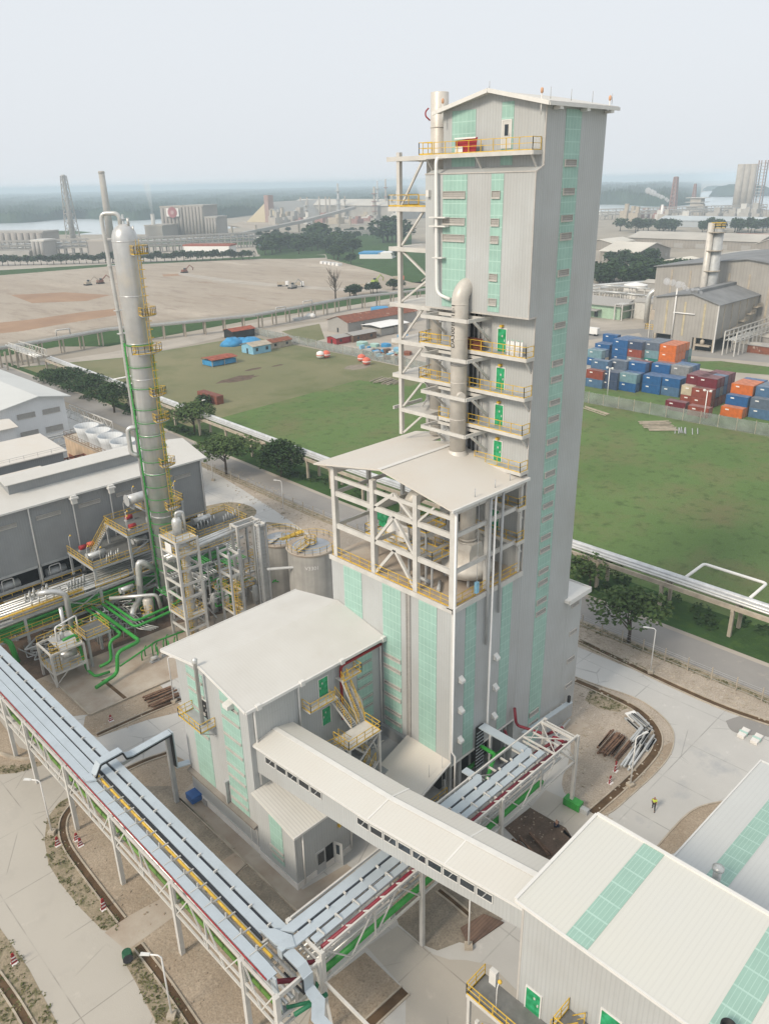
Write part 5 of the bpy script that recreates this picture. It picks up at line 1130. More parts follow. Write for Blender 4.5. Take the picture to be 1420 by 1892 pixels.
s3 = tower_frame('cable_mast', 'grey lattice cable mast in front of the storage tanks', 63.2, 92.2, 64.4, 93.4, 16.3, (15.9,), .22)
q = MB()
for i in range(26): z = .4 + i * .6; q.beam((63.2, 92.2, z), (64.4, 92.2, z), .06); q.beam((63.2, 93.4, z), (63.2, 92.2, z + .5), .05)
MB().box((63.35, 92.4, .5), (64.25, 93.2, 15.8)).build('cable_bundle', STEELG, s3); q.build('rung', STEELG, s3)
s4 = tower_frame('pipe_goalpost', 'grey goalpost frame carrying pipes from the column area to the tank mast', 62.0, 96.4, 66.0, 98.0, 15.0, (14.8,), .4)
q = MB(); [q.tube([(50, 97.3 + k, 13.4 + .05 * k), (65.5, 97.3 + k, 14.2 + .05 * k)], .3 - .08 * k, 12) for k in (0, .8, 1.4)]; q.solo('overhead_pipes', PIPES, 'silver pipes spanning overhead from the column to the goalpost frame', 'pipe')
q = MB(); q.tube([(62.5, 90, 9.6), (74, 82.2, 9.2)], .22, 10); q.beam((71, 84.2, 0), (71, 84.2, 9.2), .25); q.solo('tank_feed_pipe', STEELG, 'straight grey pipe on a post sloping across before the large tank', 'pipe')
# ================================================================ tanks
def tank(x, y, r, h, label, walk):
    t = thing('storage_tank', label, 'tank', (x, y, 0), 'storage tanks behind the annex')
    MB().lathe((x, y, 0), [(r, 0), (r, h)], 48, True, False).build('shell', M('tank_shell', (.46, .445, .415), .55, .25, .15, .4, streak=.35, ribdir='cyl', ribs=.9, ribc=.15), t)
    MB().lathe((x, y, h), [(r - .55, .0), (r - 2, .18), (.02, .45)], 48, True, False).build('roof', M('tank_roof', (.36, .39, .43), .5, .2, .15, .4), t)
    MB().lathe((x, y, h), [(r + .06, -.35), (r + .25, 0), (r + .2, .1), (r - .7, .06), (r - .7, -.1), (r - .55, -.2)], 48, False, False).build('rim', APRON, t)
    q = MB(); q.rail([(x + (r + .1) * math.cos(a), y + (r + .1) * math.sin(a), h + .1) for a in [2 * math.pi * i / 20 for i in range(20)]], 1.1, 1.6, .045, True, False)
    q.build('railing', YEL, t)
    q = MB(); q.lathe((x, y, h + .4), [(.9, 0), (.9, .15), (.3, .15)], 16); q.beam((x - r + .3, y - .8, h + .35), (x, y, h + .55), .7, .08); q.build('walkway', STEELG, t)
    if walk: MB().rail([(x - r + .3, y - 1.2, h + .4), (x - .6, y - .5, h + .6)], 1.0, 1.2).rail([(x - r + .3, y - .4, h + .4), (x - .6, y + .4, h + .6)], 1.0, 1.2).rail([(x + .9 * math.cos(a), y + .9 * math.sin(a), h + .55) for a in [i * math.pi / 4 for i in range(8)]], 1.0, 1, closed=True).build('walkway_railing', YEL, t)
    return t
tk = tank(69.4, 87.6, 3.7, 12.0, 'larger grey storage tank with yellow roof walkway behind the annex', True)
def on_tank(u, v): a = math.radians(214) + u / 3.75; return (69.4 + 3.76 * math.cos(a), 87.6 + 3.76 * math.sin(a), 9.6 + v)
text_mesh('V3301', .85, WHITE, tk, on_tank)
tank(69.9, 96.2, 3.2, 10.4, 'smaller grey storage tank left of and behind the larger one', False)
MB().rail([(67.5, 92.4, 12.2), (72.0, 92.8, 11.2)], 1.1, 1).box((67.5, 92.3, 12.0), (72, 93.2, 12.1)).solo('tank_walkway', YEL, 'yellow walkway bridging the two storage tanks', 'walkway')
q = MB(); q.add([(0, 0, 0)], []) ; q = MB()
for i in range(22): a = math.radians(-70) + i * .09; q.beam((69.4 + 3.9 * math.cos(a), 87.6 + 3.9 * math.sin(a), 11.5 - i * .45), (69.4 + 4.7 * math.cos(a), 87.6 + 4.7 * math.sin(a), 11.5 - i * .45), .3, .06)
q.build('stair', STEELG, tk)
# ================================================================ compressor hall
HX0, HX1, HY, HY1 = 18.0, 71.0, 120.0, 134.0
ha = thing('compressor_hall', 'long dark grey clad hall with a raised white roof monitor behind the process area', 'building', (48, 127, 0))
q = MB(); q.extr([(HX0, HY, 8.4), (HX0, HY, 18.6), (HX0, 127, 20.4), (HX0, HY1, 18.6), (HX0, HY1, 8.4)], (HX1 - HX0, 0, 0)); q.build('wall', CLADD, ha)
r = MB(); r.add(*(lambda P: (P + [p + Vector((HX1 - HX0 + .8, 0, 0)) for p in P], [(0, 1, 7, 6), (1, 2, 8, 7), (2, 3, 9, 8), (3, 4, 10, 9), (4, 5, 11, 10), (5, 0, 6, 11), (0, 5, 4, 1), (1, 4, 3, 2), (6, 7, 10, 11), (7, 8, 9, 10)]))([Vector(p) for p in ((HX0, HY - .6, 18.7), (HX0, 127, 20.7), (HX0, HY1 + .6, 18.7), (HX0, HY1 + .6, 18.5), (HX0, 127, 20.5), (HX0, HY - .6, 18.5))])); r.build('roof', ROOFW, ha)
q = MB(); q.box((38.6, 123.6, 19.6), (61.2, 127.6, 21.5)); q.build('monitor_wall', CLADD, ha); q = MB(); q.hip((38.4, 123.4), (61.5, 127.8), 21.55, .5, 'x', .3); q.build('monitor_roof', ROOFW, ha)
q = MB(); q.box((HX0, HY - .75, 18.4), (HX1 + .8, HY - .58, 18.7)); q.build('gutter', TRIM, ha)
q = MB()
for x in (31.5, 39.6, 46.6, 53.0, 62.5, 70.6): q.tube([(x, HY - .5, 18.5), (x, HY - .3, 17.8), (x, HY - .3, 0)], .12, 8)
q.build('downpipe', WHITE, ha)
for x0, x1 in ((33.5, 37.5), (40.7, 44.5), (47.6, 51.2), (54.2, 57.8), (65.3, 68.4)): louver(ha, 'y', HY - .05, x0, x1, 16.0, 16.5)
for x in (18.4, 31.6, 39.7, 46.7, 53.1, 62.5, 70.7): MB().beam((x, HY + .2, 0), (x, HY + .2, 8.4), .5).build('column', STEELG, ha)
q = MB()
for z in (5.6, 8.2): q.beam((HX0, HY + .1, z), (HX1, HY + .1, z), .3, .4)
q.build('beam', STEELG, ha)
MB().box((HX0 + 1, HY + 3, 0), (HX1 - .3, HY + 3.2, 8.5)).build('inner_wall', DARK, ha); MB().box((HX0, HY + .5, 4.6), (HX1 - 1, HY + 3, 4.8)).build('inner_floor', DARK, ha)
q = MB()
for x in (46.6, 53.0): q.box((x - .4, HY - 1.2, 17.2), (x + .5, HY - .55, 18.6)); q.box((x - .6, HY - 1.4, 18.0), (x + .7, HY - .5, 18.3))
q.build('downpipe_hopper', TRIM, ha)
# pump and compressor bits in the open ground floor
for k, (x, y) in enumerate(((35, 121.4), (42.5, 121.2), (49, 121.5), (57, 121.4), (66, 121.0))):
    t = thing('compressor', ['grey machine with white pipe loop in the first open bay of the hall', 'grey machine with pipes in the second open bay of the hall', 'grey machine in the middle open bay of the hall', 'grey machine behind the column in the hall ground floor', 'red framed machine in the last open bay of the hall'][k], 'machine', (x, y, 4.8), 'machines in the hall ground floor')
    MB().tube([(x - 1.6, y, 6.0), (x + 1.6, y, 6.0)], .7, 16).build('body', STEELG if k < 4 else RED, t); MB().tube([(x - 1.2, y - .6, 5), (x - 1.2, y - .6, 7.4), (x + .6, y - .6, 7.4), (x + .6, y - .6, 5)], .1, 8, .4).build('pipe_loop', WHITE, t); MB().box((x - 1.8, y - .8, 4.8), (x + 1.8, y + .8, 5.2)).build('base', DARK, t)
# roofs and cooling cells behind the hall
lb = thing('switch_building', 'dull beige-roofed building sunk behind the compressor hall', 'building', (54, 166, 0)); MB().box((43, 161, 0), (62.6, 173, 12.8)).build('wall', CLADD, lb)
MB().extr([(42, 160.4, 12.9), (42, 174, 13.9), (42, 174, 13.7), (42, 160.4, 12.7)], (21.4, 0, 0)).build('roof', ROOFB, lb)
MB().rail([(43, 160.6, 13.0), (63, 160.6, 13.0)], .9, 3, .05, toe=False).build('railing', STEELG, lb)
lb2 = thing('flat_shelter', 'small rusty-white flat shelter roof right behind the hall monitor', 'building', (48, 146, 0)); MB().box((46.4, 150.4, 0), (56, 157.6, 11.6)).build('wall', CLADD, lb2); MB().box((46, 150, 11.6), (56.4, 158, 11.9)).build('roof', ROOFB, lb2)
ct = thing('cooling_tower_deck', 'timber-faced cooling tower block carrying four white fan stacks', 'cooling tower', (75, 164, 0))
MB().box((70.6, 146, 0), (77.5, 179, 10.3)).build('wall', M('cooling_board', (.56, .42, .29), .9, 0, .15, .4, ribs=1.6, ribc=.2), ct); MB().box((70.4, 145.8, 10.3), (77.8, 179.2, 10.6)).build('deck', KERB, ct); MB().rail([(70.6, 146, 10.6), (70.6, 179, 10.6), (77.6, 179, 10.6), (77.6, 146, 10.6)], 1.1, 1.6).build('railing', WOOD, ct)
MB().box((70.45, 147, 0), (70.57, 178, 6.5)).build('air_intake', RUST, ct)
fan0 = None
for k in range(4):
    p = (73.2, 171.8 - 5.7 * k, 10.6); lab = ['farthest', 'second farthest', 'third farthest', 'nearest'][k] + ' of the four flared white fan stacks on the cooling tower'
    if not fan0:
        fan0 = thing('fan_stack', lab, 'fan stack', p, 'white fan stacks on the cooling tower'); MB().lathe(p, [(2.2, 0), (2.15, .8), (2.3, 1.8), (2.75, 3.4), (2.65, 3.4), (2.2, 1.8), (2.05, .6), (2.1, 0)], 32, True, False).build('shell', M('fan_shell', (.60, .62, .63), .5, 0, .08, 1, ribs=.4, ribdir='cyl', ribc=.2), fan0); MB().lathe((p[0], p[1], p[2] + .7), [(.3, 0), (2.0, .1), (.3, .3)], 10).build('blades', STEELG, fan0)
    else: dup(fan0, p, .2 * k, lab)
MB().rail([(81, 186, 5), (81, 140, 5)], 3.0, 1.2, .2, toe=False).solo('timber_trestle', WOOD, 'long brown timber trestle behind the cooling fan stacks', 'trestle')
# white building at the left edge
wb = thing('white_warehouse', 'white warehouse with a pale grey gable roof at the left edge', 'building', (72, 220, 0))
q = MB(); q.extr([(60, 200, 0), (80.6, 200, 0), (80.6, 200, 14.6), (73.8, 200, 15.8), (60, 200, 13.4)], (0, 62, 0)); q.build('wall', CLADW, wb)
q = MB(); q.extr([(59, 198.8, 13.5), (73.8, 198.8, 16.1), (82, 198.8, 14.7), (82, 198.8, 14.4), (73.8, 198.8, 15.8), (59, 198.8, 13.2)], (0, 64, 0)); q.build('roof', ROOFG, wb)
for x0, x1 in ((68.2, 72.6), (74.6, 79)): louver(wb, 'y', 199.95, x0, x1, 11.0, 12.2); louver(wb, 'y', 199.95, x0, x1, 6.2, 7.6)
wl = thing('wing_roof', 'low beige-roofed wing before the white warehouse at the left edge', 'building', (50, 196, 0)); MB().box((30, 191, 0), (64, 199.9, 12.0)).build('wall', CLADW, wl); MB().extr([(29, 190, 12.0), (29, 195, 13.0), (29, 199.9, 12.0), (29, 199.9, 11.8), (29, 195, 12.8), (29, 190, 11.8)], (35.6, 0, 0)).build('roof', ROOFB, wl)
# white lattice rack in front of the white building
wr = thing('white_pipe_rack', 'white lattice pipe rack running before the white warehouse', 'pipe rack', (66, 186, 0))
for x in (50, 58, 66, 76, 84):
    for y in (184, 187): MB().beam((x, y, 0), (x, y, 9.0), .35).build('post', STEEL, wr)
for y in (184, 187): truss(wr, 46, 84, y, 9.0, 6.5, 'x', 4.5)
for x in (84, 86.5): truss(wr, 187, 212, x, 9.0, 6.8, 'y', 5)
q = MB(); [q.tube([(46, y, z), (84, y, z)], .22, 8) for y, z in ((184.6, 6.9), (185.4, 6.9), (186, 9.0), (186.4, 6.9))]; q.build('pipe', PIPES, wr)
q = MB(); q.tube([(56, 186, 8.6), (62, 186, 8.6), (62, 171, 8.6)], .5, 12, 1); q.beam((58, 186, 7), (58, 171, 7), .4); q.build('branch_pipe', PIPES, wr)
# ================================================================ rack R3 and its platforms
r3 = thing('process_pipe_rack', 'two-level grey steel pipe rack packed with green and silver pipes before the hall', 'pipe rack', (45, 111.5, 0))
RY0, RY1 = 108.8, 114.5
for x in (32.4, 38.5, 44.2, 50.2, 58, 64, 70):
    for y in (RY0, RY1): MB().beam((x, y, 0), (x, y, 6.6), .36, .36).build('post', STEELG, r3)
    q = MB()
    for z in (3.6, 6.4): q.beam((x, RY0, z), (x, RY1, z), .22, .32)
    q.build('cross_beam', STEELG, r3)
q = MB()
for z in (3.6, 6.4):
    for y in (RY0, RY1): q.beam((27, y, z), (71, y, z), .24, .4)
q.build('beam', STEELG, r3)
q = MB(); [q.tube([(27, y, z), (70, y, z)], r_, 10) for y, z, r_ in ((109.5, 4.2, .34), (110.4, 4.1, .26), (111.2, 4.2, .3), (109.3, 5.3, .2))]; q.build('green_pipe', PGRN, r3)
q = MB(); [q.tube([(27, y, z), (70, y, z)], r_, 10) for y, z, r_ in ((109.4, 6.9, .2), (110.0, 6.9, .14), (110.6, 6.95, .22), (111.5, 6.9, .16), (112.2, 6.95, .22), (113, 6.9, .14), (113.7, 6.9, .2), (112.5, 4.1, .25), (113.4, 4.1, .2))]; q.build('silver_pipe', PIPES, r3)
q = MB(); q.tube([(27, 109.1, 7.3), (41.5, 109.1, 7.3)], .16, 10); q.build('yellow_pipe', YEL, r3)
q = MB(); q.box((33, 114.8, 4.7), (46, 119.6, 4.85)); q.build('floor', STEELG, r3)
MB().rail([(30.8, 108.6, 6.8), (41.5, 108.6, 6.8)], 1.1).rail([(43.5, 108.6, 7.0), (49, 108.6, 7.0)], 1.1).rail([(27, 108.6, 3.9), (50, 108.6, 3.9)], 1.1).build('railing', YEL, r3)
MB().box((30.8, 108.7, 6.65), (38.5, 112, 6.75)).build('deck', STEELG, r3)
q = MB(); [q.tube([(34 + i * 1.1, 109.4, 7), (34 + i * 1.1, 109.4, 8.2), (34.4 + i * 1.1, 110.5, 8.2)], .14, 8, .3) for i in range(6)]; q.build('valve_loop', PIPES, r3)
def platform(name, label, x0, y0, x1, y1, z, legs, rails=None):
    t = thing(name, label, 'platform', ((x0 + x1) / 2, (y0 + y1) / 2, 0)); MB().box((x0, y0, z - .12), (x1, y1, z)).build('deck', M(name + '_deck', (.16, .165, .16), .8), t)
    q = MB(); P = [(x0, y0, z - .25), (x1, y0, z - .25), (x1, y1, z - .25), (x0, y1, z - .25)]
    for a, b_ in zip(P, P[1:] + P[:1]): q.beam(a, b_, .2, .34)
    q.build('edge_beam', STEELG, t); MB().rail(rails or [(x0, y0, z), (x1, y0, z), (x1, y1, z), (x0, y1, z)], 1.1, 1.3, closed=not rails).build('railing', YEL, t)
    for x, y in legs: MB().beam((x, y, 0), (x, y, z - .3), .34).build('leg', STEELG, t)
    return t
P2 = platform('equipment_platform', 'lower grey deck with yellow rails and a stair, left of the column before the hall', 44.0, 109.6, 58.0, 118.6, 9.7, ((44.2, 109.8), (44.2, 118.4), (57.8, 118.4)), [(44.0, 118.6, 9.7), (44.0, 109.6, 9.7), (57.5, 109.6, 9.7)])
P1 = platform('condenser_platform', 'upper grey deck with red machinery and yellow rails left of the column', 50.1, 109.2, 58.5, 117.0, 13.4, ((50.3, 109.4), (50.3, 116.8), (58.3, 109.4), (58.3, 116.8)))
flight(P2, (46.5, 115.2, 9.7), (50.2, 116.0, 13.4), 1.0)
q = MB(); q.beam((50.3, 109.4, 13), (57, 109.4, 9.9), .2); q.beam((50.3, 109.4, 9.9), (57, 109.4, 13), .2); q.build('brace', STEELG, P1)
for k, (x, y, z) in enumerate(((52.0, 111, 13.4), (53.4, 114.8, 13.4), (46.0, 117.2, 9.7), (47.5, 117.5, 9.7))):
    t = thing('pump_set', ['red pump on the near corner of the upper deck', 'red pump at the back of the upper deck', 'red pump on the lower deck by the hall wall', 'orange-ended pump on the lower deck by the hall wall'][k], 'pump', (x, y, z), 'red pumps on the decks'); MB().tube([(x - .6, y, z + .6), (x + .5, y, z + .6)], .38, 14).build('motor', RED if k < 3 else ORNG, t); MB().box((x - .8, y - .35, z), (x + .8, y + .35, z + .2)).build('base', STEELG, t)
P3 = platform('exchanger_platform', 'small raised deck with a silver drum and bent lamps beside the column', 55.5, 112.0, 62.0, 118.0, 15.2, ((55.7, 112.2), (61.8, 112.2), (61.8, 117.8)))
for k, (x, y, z) in enumerate(((54.5, 113.2, 17.5), (58.7, 111.6, 13.0))):
    t = thing('heat_drum', ['silver drum lying on the deck left of the column', 'silver drum lying right of the column behind the frame'][k], 'vessel', (x, y, z - 1), 'silver drums by the column'); MB().tube([(x - 1.8, y, z), (x + 2.2, y, z)], .85, 20).build('shell', PIPES, t); MB().tube([(x - 1.86, y, z), (x - 1.8, y, z)], .98, 20).build('flange', STEELG, t)
    for xx in (x - 1, x + 1.2): MB().box((xx - .15, y - .6, z - 1.6), (xx + .15, y + .6, z - .6)).build('saddle', STEELG, t)
P4 = platform('side_platform', 'dark deck with yellow rails between the column and the hall corner', 63.0, 110.0, 73.0, 117.0, 8.6, ((63.2, 110.2), (72.8, 110.2), (72.8, 116.8), (63.2, 116.8)))
for k, (x, y, z) in enumerate(((50.6, 110.2, 13.4), (51.6, 112, 13.4), (53.5, 116.4, 13.4), (55.6, 116.9, 15.2), (44.4, 112, 9.7), (45.6, 110.2, 9.7), (44.3, 118, 9.7), (58.8, 112.4, 15.2), (60.4, 112.4, 15.2), (61.7, 114, 15.2), (72, 111, 8.6))):
    arc_lamp(x, y, z, (.4, -.3), ['bent lamp on the near corner of the upper deck', 'second bent lamp along the upper deck edge', 'bent lamp at the back of the upper deck', 'tall bent lamp on the drum deck left of the column', 'bent lamp at the left rail of the lower deck', 'bent lamp on the near rail of the lower deck', 'bent lamp by the hall wall on the lower deck', 'first bent lamp right of the column', 'second bent lamp right of the column', 'third bent lamp right of the column', 'bent lamp on the side deck near the hall corner'][k])
# ground-level pipes
def gpipe(name, m, label, pts, r, bend=.9, n=12): return MB().tube(pts, r, n, bend).solo(name, m, label, 'pipe')
gpipe('green_pipe_run', PGRN, 'thick green pipe from the rack bending round and dropping at the slab edge', [(42.4, 109.4, 4.0), (42.6, 94.2, 4.0), (38.9, 93.9, 4.0), (38.3, 93.6, .9), (34.6, 92.6, .9)], .27)
gpipe('green_pipe_run', PGRN, 'thick green pipe beside it with a shorter drop to the slab', [(41.4, 109.4, 4.1), (41.6, 97.7, 4.1), (39.4, 97.2, 4.1), (39.2, 97.0, 1.0), (37.4, 97.2, .8)], .23)
gpipe('green_pipe_run', PGRN, 'upper of two green pipes turning at right angles to the column foot', [(44.6, 109.2, 4.2), (44.8, 99.4, 4.2), (52.6, 99.8, 4.2), (53.4, 103, 4.2)], .21)
gpipe('green_pipe_run', PGRN, 'lower of two green pipes turning at right angles to the column foot', [(44.0, 109.2, 3.9), (44.1, 98.4, 3.9), (53.0, 98.8, 3.9), (53.8, 103, 3.9)], .21)
gpipe('green_pipe_run', PGRN, 'thin green pipe snaking low round the white skid', [(38.0, 95.4, .5), (36.0, 95.8, .5), (36.0, 98.5, .5), (35.6, 98.8, 6.3), (33.6, 98.6, 6.3)], .2, .5)
gpipe('green_pipe_run', PGRN, 'thin green pipe along the slab towards the annex', [(39, 94, 1.6), (46, 96.2, 1.6), (52, 95.5, 1.6)], .13, .3)
gpipe('green_pipe_run', PGRN, 'green pipe elbow at the left frame edge under the rack', [(28, 110, 4), (29.6, 108.4, 3.9), (29.8, 107.4, .5)], .4, .9)
gpipe('silver_pipe_run', PIPES, 'thick silver pipe arching down beside the column foot', [(52.6, 106.5, 7.6), (50.2, 107.2, 9.8), (49.8, 107.3, 3.2), (46.6, 104.4, 3.0), (46.6, 104.4, .3)], .5, 1.2, 16)
gpipe('silver_pipe_run', PIPES, 'silver pipe crossing before the column foot', [(44.8, 107.5, 5.0), (50.6, 103.2, 5.0), (51.2, 103.5, 1)], .28, .8)
q = MB(); [q.tube([(45.2 + .5 * k, 107, 3.2), (45.4 + .5 * k, 100.5, 2.2), (46.6 + .4 * k, 98.6, 2.2)], .09, 8, .4) for k in range(4)]; q.solo('small_pipe_bundle', PIPES, 'bundle of thin silver pipes low between the green pipe pairs', 'pipe')
vt = thing('drain_vessel', 'squat brown vessel with a yellow caged platform near the column foot', 'vessel', (49.6, 104.6, 0)); MB().lathe((49.6, 104.6, 0), [(.8, 0), (.8, 4.0), (.6, 4.3), (.1, 4.4)], 20).build('shell', DUCT, vt); MB().lathe((48.6, 103.4, 2.0), [(.9, 0), (.9, .1)], 12).build('deck', STEELG, vt); MB().rail([(48.6 + .9 * math.cos(a), 103.4 + .9 * math.sin(a), 2.1) for a in [i * math.pi / 4 for i in range(8)]], 1.2, .7, closed=True).build('railing', YEL, vt)
# columns of small distillation pipe by the rack
q = MB(); q.tube([(38.2, 107.0, 0), (38.2, 107.0, 8.6), (36.8, 107.6, 9.4), (34.8, 108.6, 9.4)], .42, 14, .9); q.tube([(37.2, 107.4, 0), (37.2, 107.4, 6.5)], .3, 12); q.solo('riser_pair', SILV, 'pair of fat silver risers bending onto the rack behind the white skid', 'pipe')
# skid at the slab edge
sk = thing('process_skid', 'white framed skid with yellow ladder and a small silver drum at the slab edge', 'skid', (34, 99.5, 0))
SX0, SX1, SY0, SY1, SH = 31.4, 36.0, 97.9, 102.4, 5.1
for x in (SX0, SX1):
    for y in (SY0, SY1): MB().beam((x, y, 0), (x, y, SH), .28).build('leg', STEEL, sk)
for z in (2.0, SH):
    q = MB(); P = [(SX0, SY0, z), (SX1, SY0, z), (SX1, SY1, z), (SX0, SY1, z)]
    for a, b_ in zip(P, P[1:] + P[:1]): q.beam(a, b_, .22, .28)
    q.build('beam', STEEL, sk); MB().box((SX0 + (1.4 if z > 3 else .1), SY0 + .1, z), (SX1 - .1, SY1 - .1, z + .08)).build('deck', STEELG, sk); MB().rail([(SX0 + (1.2 if z > 3 else 0), SY0, z), (SX1, SY0, z), (SX1, SY1, z), (SX0, SY1, z)], 1.1, 1.1, closed=z < 3).build('railing', YEL, sk)
q = MB(); [q.beam((SX0, SY0, 0), (SX0, (SY0 + SY1) / 2, 2), .12), q.beam((SX0, SY0, .3), (SX0 + 2, SY0, 2), .12)]; q.build('brace', STEEL, sk)
q = MB()
for i in range(9):
    for s in (0, .5, 1.0): q.beam((SX0 + .2 + s, SY0 + .5, 2.1), (SX0 + .2 + s, SY0 + .5, 6.4), .05)
    q.tube([(SX0 + .7 + .6 * math.cos(t), SY0 + .5 + .6 * math.sin(t), 2.4 + i * .5) for t in [j * math.pi / 4 for j in range(9)]], .03, 4)
q.build('ladder', YEL, sk)
MB().tube([(33.2, 99.6, 3.4), (35.4, 99.6, 3.4)], .62, 18).build('drum', PIPES, sk); MB().lathe((34.4, 101, 5.2), [(.35, 0), (.35, .8), (.1, 1.1)], 14).build('valve', PIPES, sk)
q = MB(); q.tube([(33.6, 100.8, 5.1), (33.6, 100.8, 7.4), (37.2, 102, 7.4), (37.2, 102, 4)], .12, 8, .4); q.build('pipe_loop', WHITE, sk)
s5 = platform('low_deck', 'small low deck with yellow rails right behind the white skid', 37.0, 99.0, 40.6, 102.8, 4.9, ((37.2, 99.2), (40.4, 99.2), (40.4, 102.6), (37.2, 102.6)))
pump0 = None
for k, (x, y) in enumerate(((44.2, 93.9), (46.2, 94.2))):
    t = thing('slab_pump', ['small green and white pump left of the pair on the slab edge', 'small green and white pump right of the pair on the slab edge'][k], 'pump', (x, y, 0), 'small pumps on the slab edge'); MB().tube([(x - .5, y, .55), (x + .5, y, .55)], .3, 12).build('motor', STEEL, t); MB().box((x - .7, y - .35, 0), (x + .7, y + .35, .2)).build('base', STEELG, t); MB().tube([(x + .5, y, .55), (x + .8, y + .3, .8), (x + .8, y + .4, 1.9)], .12, 8, .2).build('green_nozzle', PGRN, t)
q = MB(); [q.tube([(43 + .9 * k, 95.4 + (k % 2) * .7, 0), (43 + .9 * k, 95.4 + (k % 2) * .7, 1.0 + .3 * (k % 3)), (43.5 + .9 * k, 96 + (k % 2) * .5, 1.1 + .3 * (k % 3))], .1, 8, .2) for k in range(8)]; q.solo('green_manifold', PGRN, 'tangle of thin green manifold pipes behind the slab pumps', 'pipe')
q = MB(); [q.tube([(57 + 1.3 * k, 97 + (k * 5 % 3), .6 + .4 * (k % 4)), (58 + 1.3 * k, 101.5 + (k % 3), .6 + .4 * (k % 4)), (62 + k, 101.5 + (k % 3), .6 + .4 * (k % 4))], .12 + .05 * (k % 2), 8, .4) for k in range(8)]; q.solo('yard_pipework', STEELG, 'tangle of low grey pipework between the frames and the tanks', 'pipe')
for k in range(5):
    x, y = 58.5 + 2.1 * k, 99.8 - .9 * k; t = thing('yard_vessel', ['first', 'second', 'third', 'fourth', 'fifth'][k] + ' small grey vessel counted from the column towards the tanks', 'vessel', (x, y, 0), 'small vessels between the column and the tanks'); MB().lathe((x, y, .5), [(.5, 0), (.55, .2), (.55, 2.2 + .5 * (k % 2)), (.1, 2.9)], 14).build('shell', STEELG, t); MB().box((x - .4, y - .4, 0), (x + .4, y + .4, .5)).build('base', STEELG, t)

# dense low pipework below and around the rack, each bundle lifted out as one thing
for k in range(12):
    x0 = 33 + 3.0 * k; y0 = 104.2 + (k * 7 % 4); z = .7 + .5 * (k % 4); q = MB()
    for i in range(13):
        a = x0 + rnd.uniform(-1.6, 1.6); b_ = y0 + rnd.uniform(-1.5, 3); q.tube([(a, b_, 0), (a, b_, z + .16 * i), (a + rnd.uniform(-2.5, 2.5), b_ + .2, z + .16 * i), (a + rnd.uniform(-2.5, 2.5), b_ + rnd.uniform(1, 4), z + .16 * i)], rnd.choice((.07, .1, .14)), 7, .3)
    q.solo('rack_pipework', [STEELG, PIPES, PGRN, STEELG][k % 4], 'low pipe tangle number %s from the left under the process rack' % ORDN[k], 'pipe')
for k in range(9):
    x0 = 55 + 1.9 * k; y0 = 98.5 + (k * 5 % 7) - k * .35; q = MB()
    for i in range(12):
        a = x0 + rnd.uniform(-1.4, 1.4); b_ = y0 + rnd.uniform(-2, 2); h_ = rnd.uniform(1.2, 5.5); q.tube([(a, b_, 0), (a, b_, h_), (a + rnd.uniform(-2.5, 2.5), b_, h_), (a + rnd.uniform(-2.5, 2.5), b_ + rnd.uniform(-2, 2), h_)], rnd.choice((.06, .1, .13)), 7, .3)
    q.solo('tank_pipework', [STEELG, PIPES, STEELG, PGRN][k % 4], 'pipe tangle number %s from the column towards the tanks' % ORDN[k], 'pipe')
for k in range(7):
    x, y = 57 + 2.4 * k, 103 - (k * 3 % 5); z = 2.4 + (k % 3) * 1.1; t = thing('valve_platform', 'small valve platform with yellow rails, number %s from the column to the tanks' % ORDN[k], 'platform', (x, y, 0)); MB().box((x, y, z - .1), (x + 1.8, y + 1.6, z)).build('deck', STEELG, t); MB().rail([(x, y, z), (x + 1.8, y, z), (x + 1.8, y + 1.6, z), (x, y + 1.6, z)], 1.1, .9, closed=True).build('railing', YEL, t)
    for dx in (.1, 1.7): MB().beam((x + dx, y + .1, 0), (x + dx, y + .1, z), .15).build('leg', STEELG, t)
for k, (x, y, z, w_) in enumerate(((34, 112, 7.0, 4), (40, 110.4, 7.2, 3), (46.5, 110, 9.75, 2.4), (54.5, 111, 13.45, 2.6), (64.5, 112.5, 8.65, 4), (69.5, 112, 8.65, 3))):
    q = MB()
    for i in range(6): a = x + w_ * i / 6; q.tube([(a, y, z), (a, y, z + .9 + .25 * (i % 3)), (a + .5, y + .9, z + .9 + .25 * (i % 3)), (a + .5, y + .9, z)], .1, 7, .3)
    q.solo('deck_pipework', [PIPES, STEELG][k % 2], 'looped pipes standing on the %s deck of the process area' % ['leftmost rack', 'second rack', 'lower equipment', 'upper condenser', 'side', 'far side'][k], 'pipe')

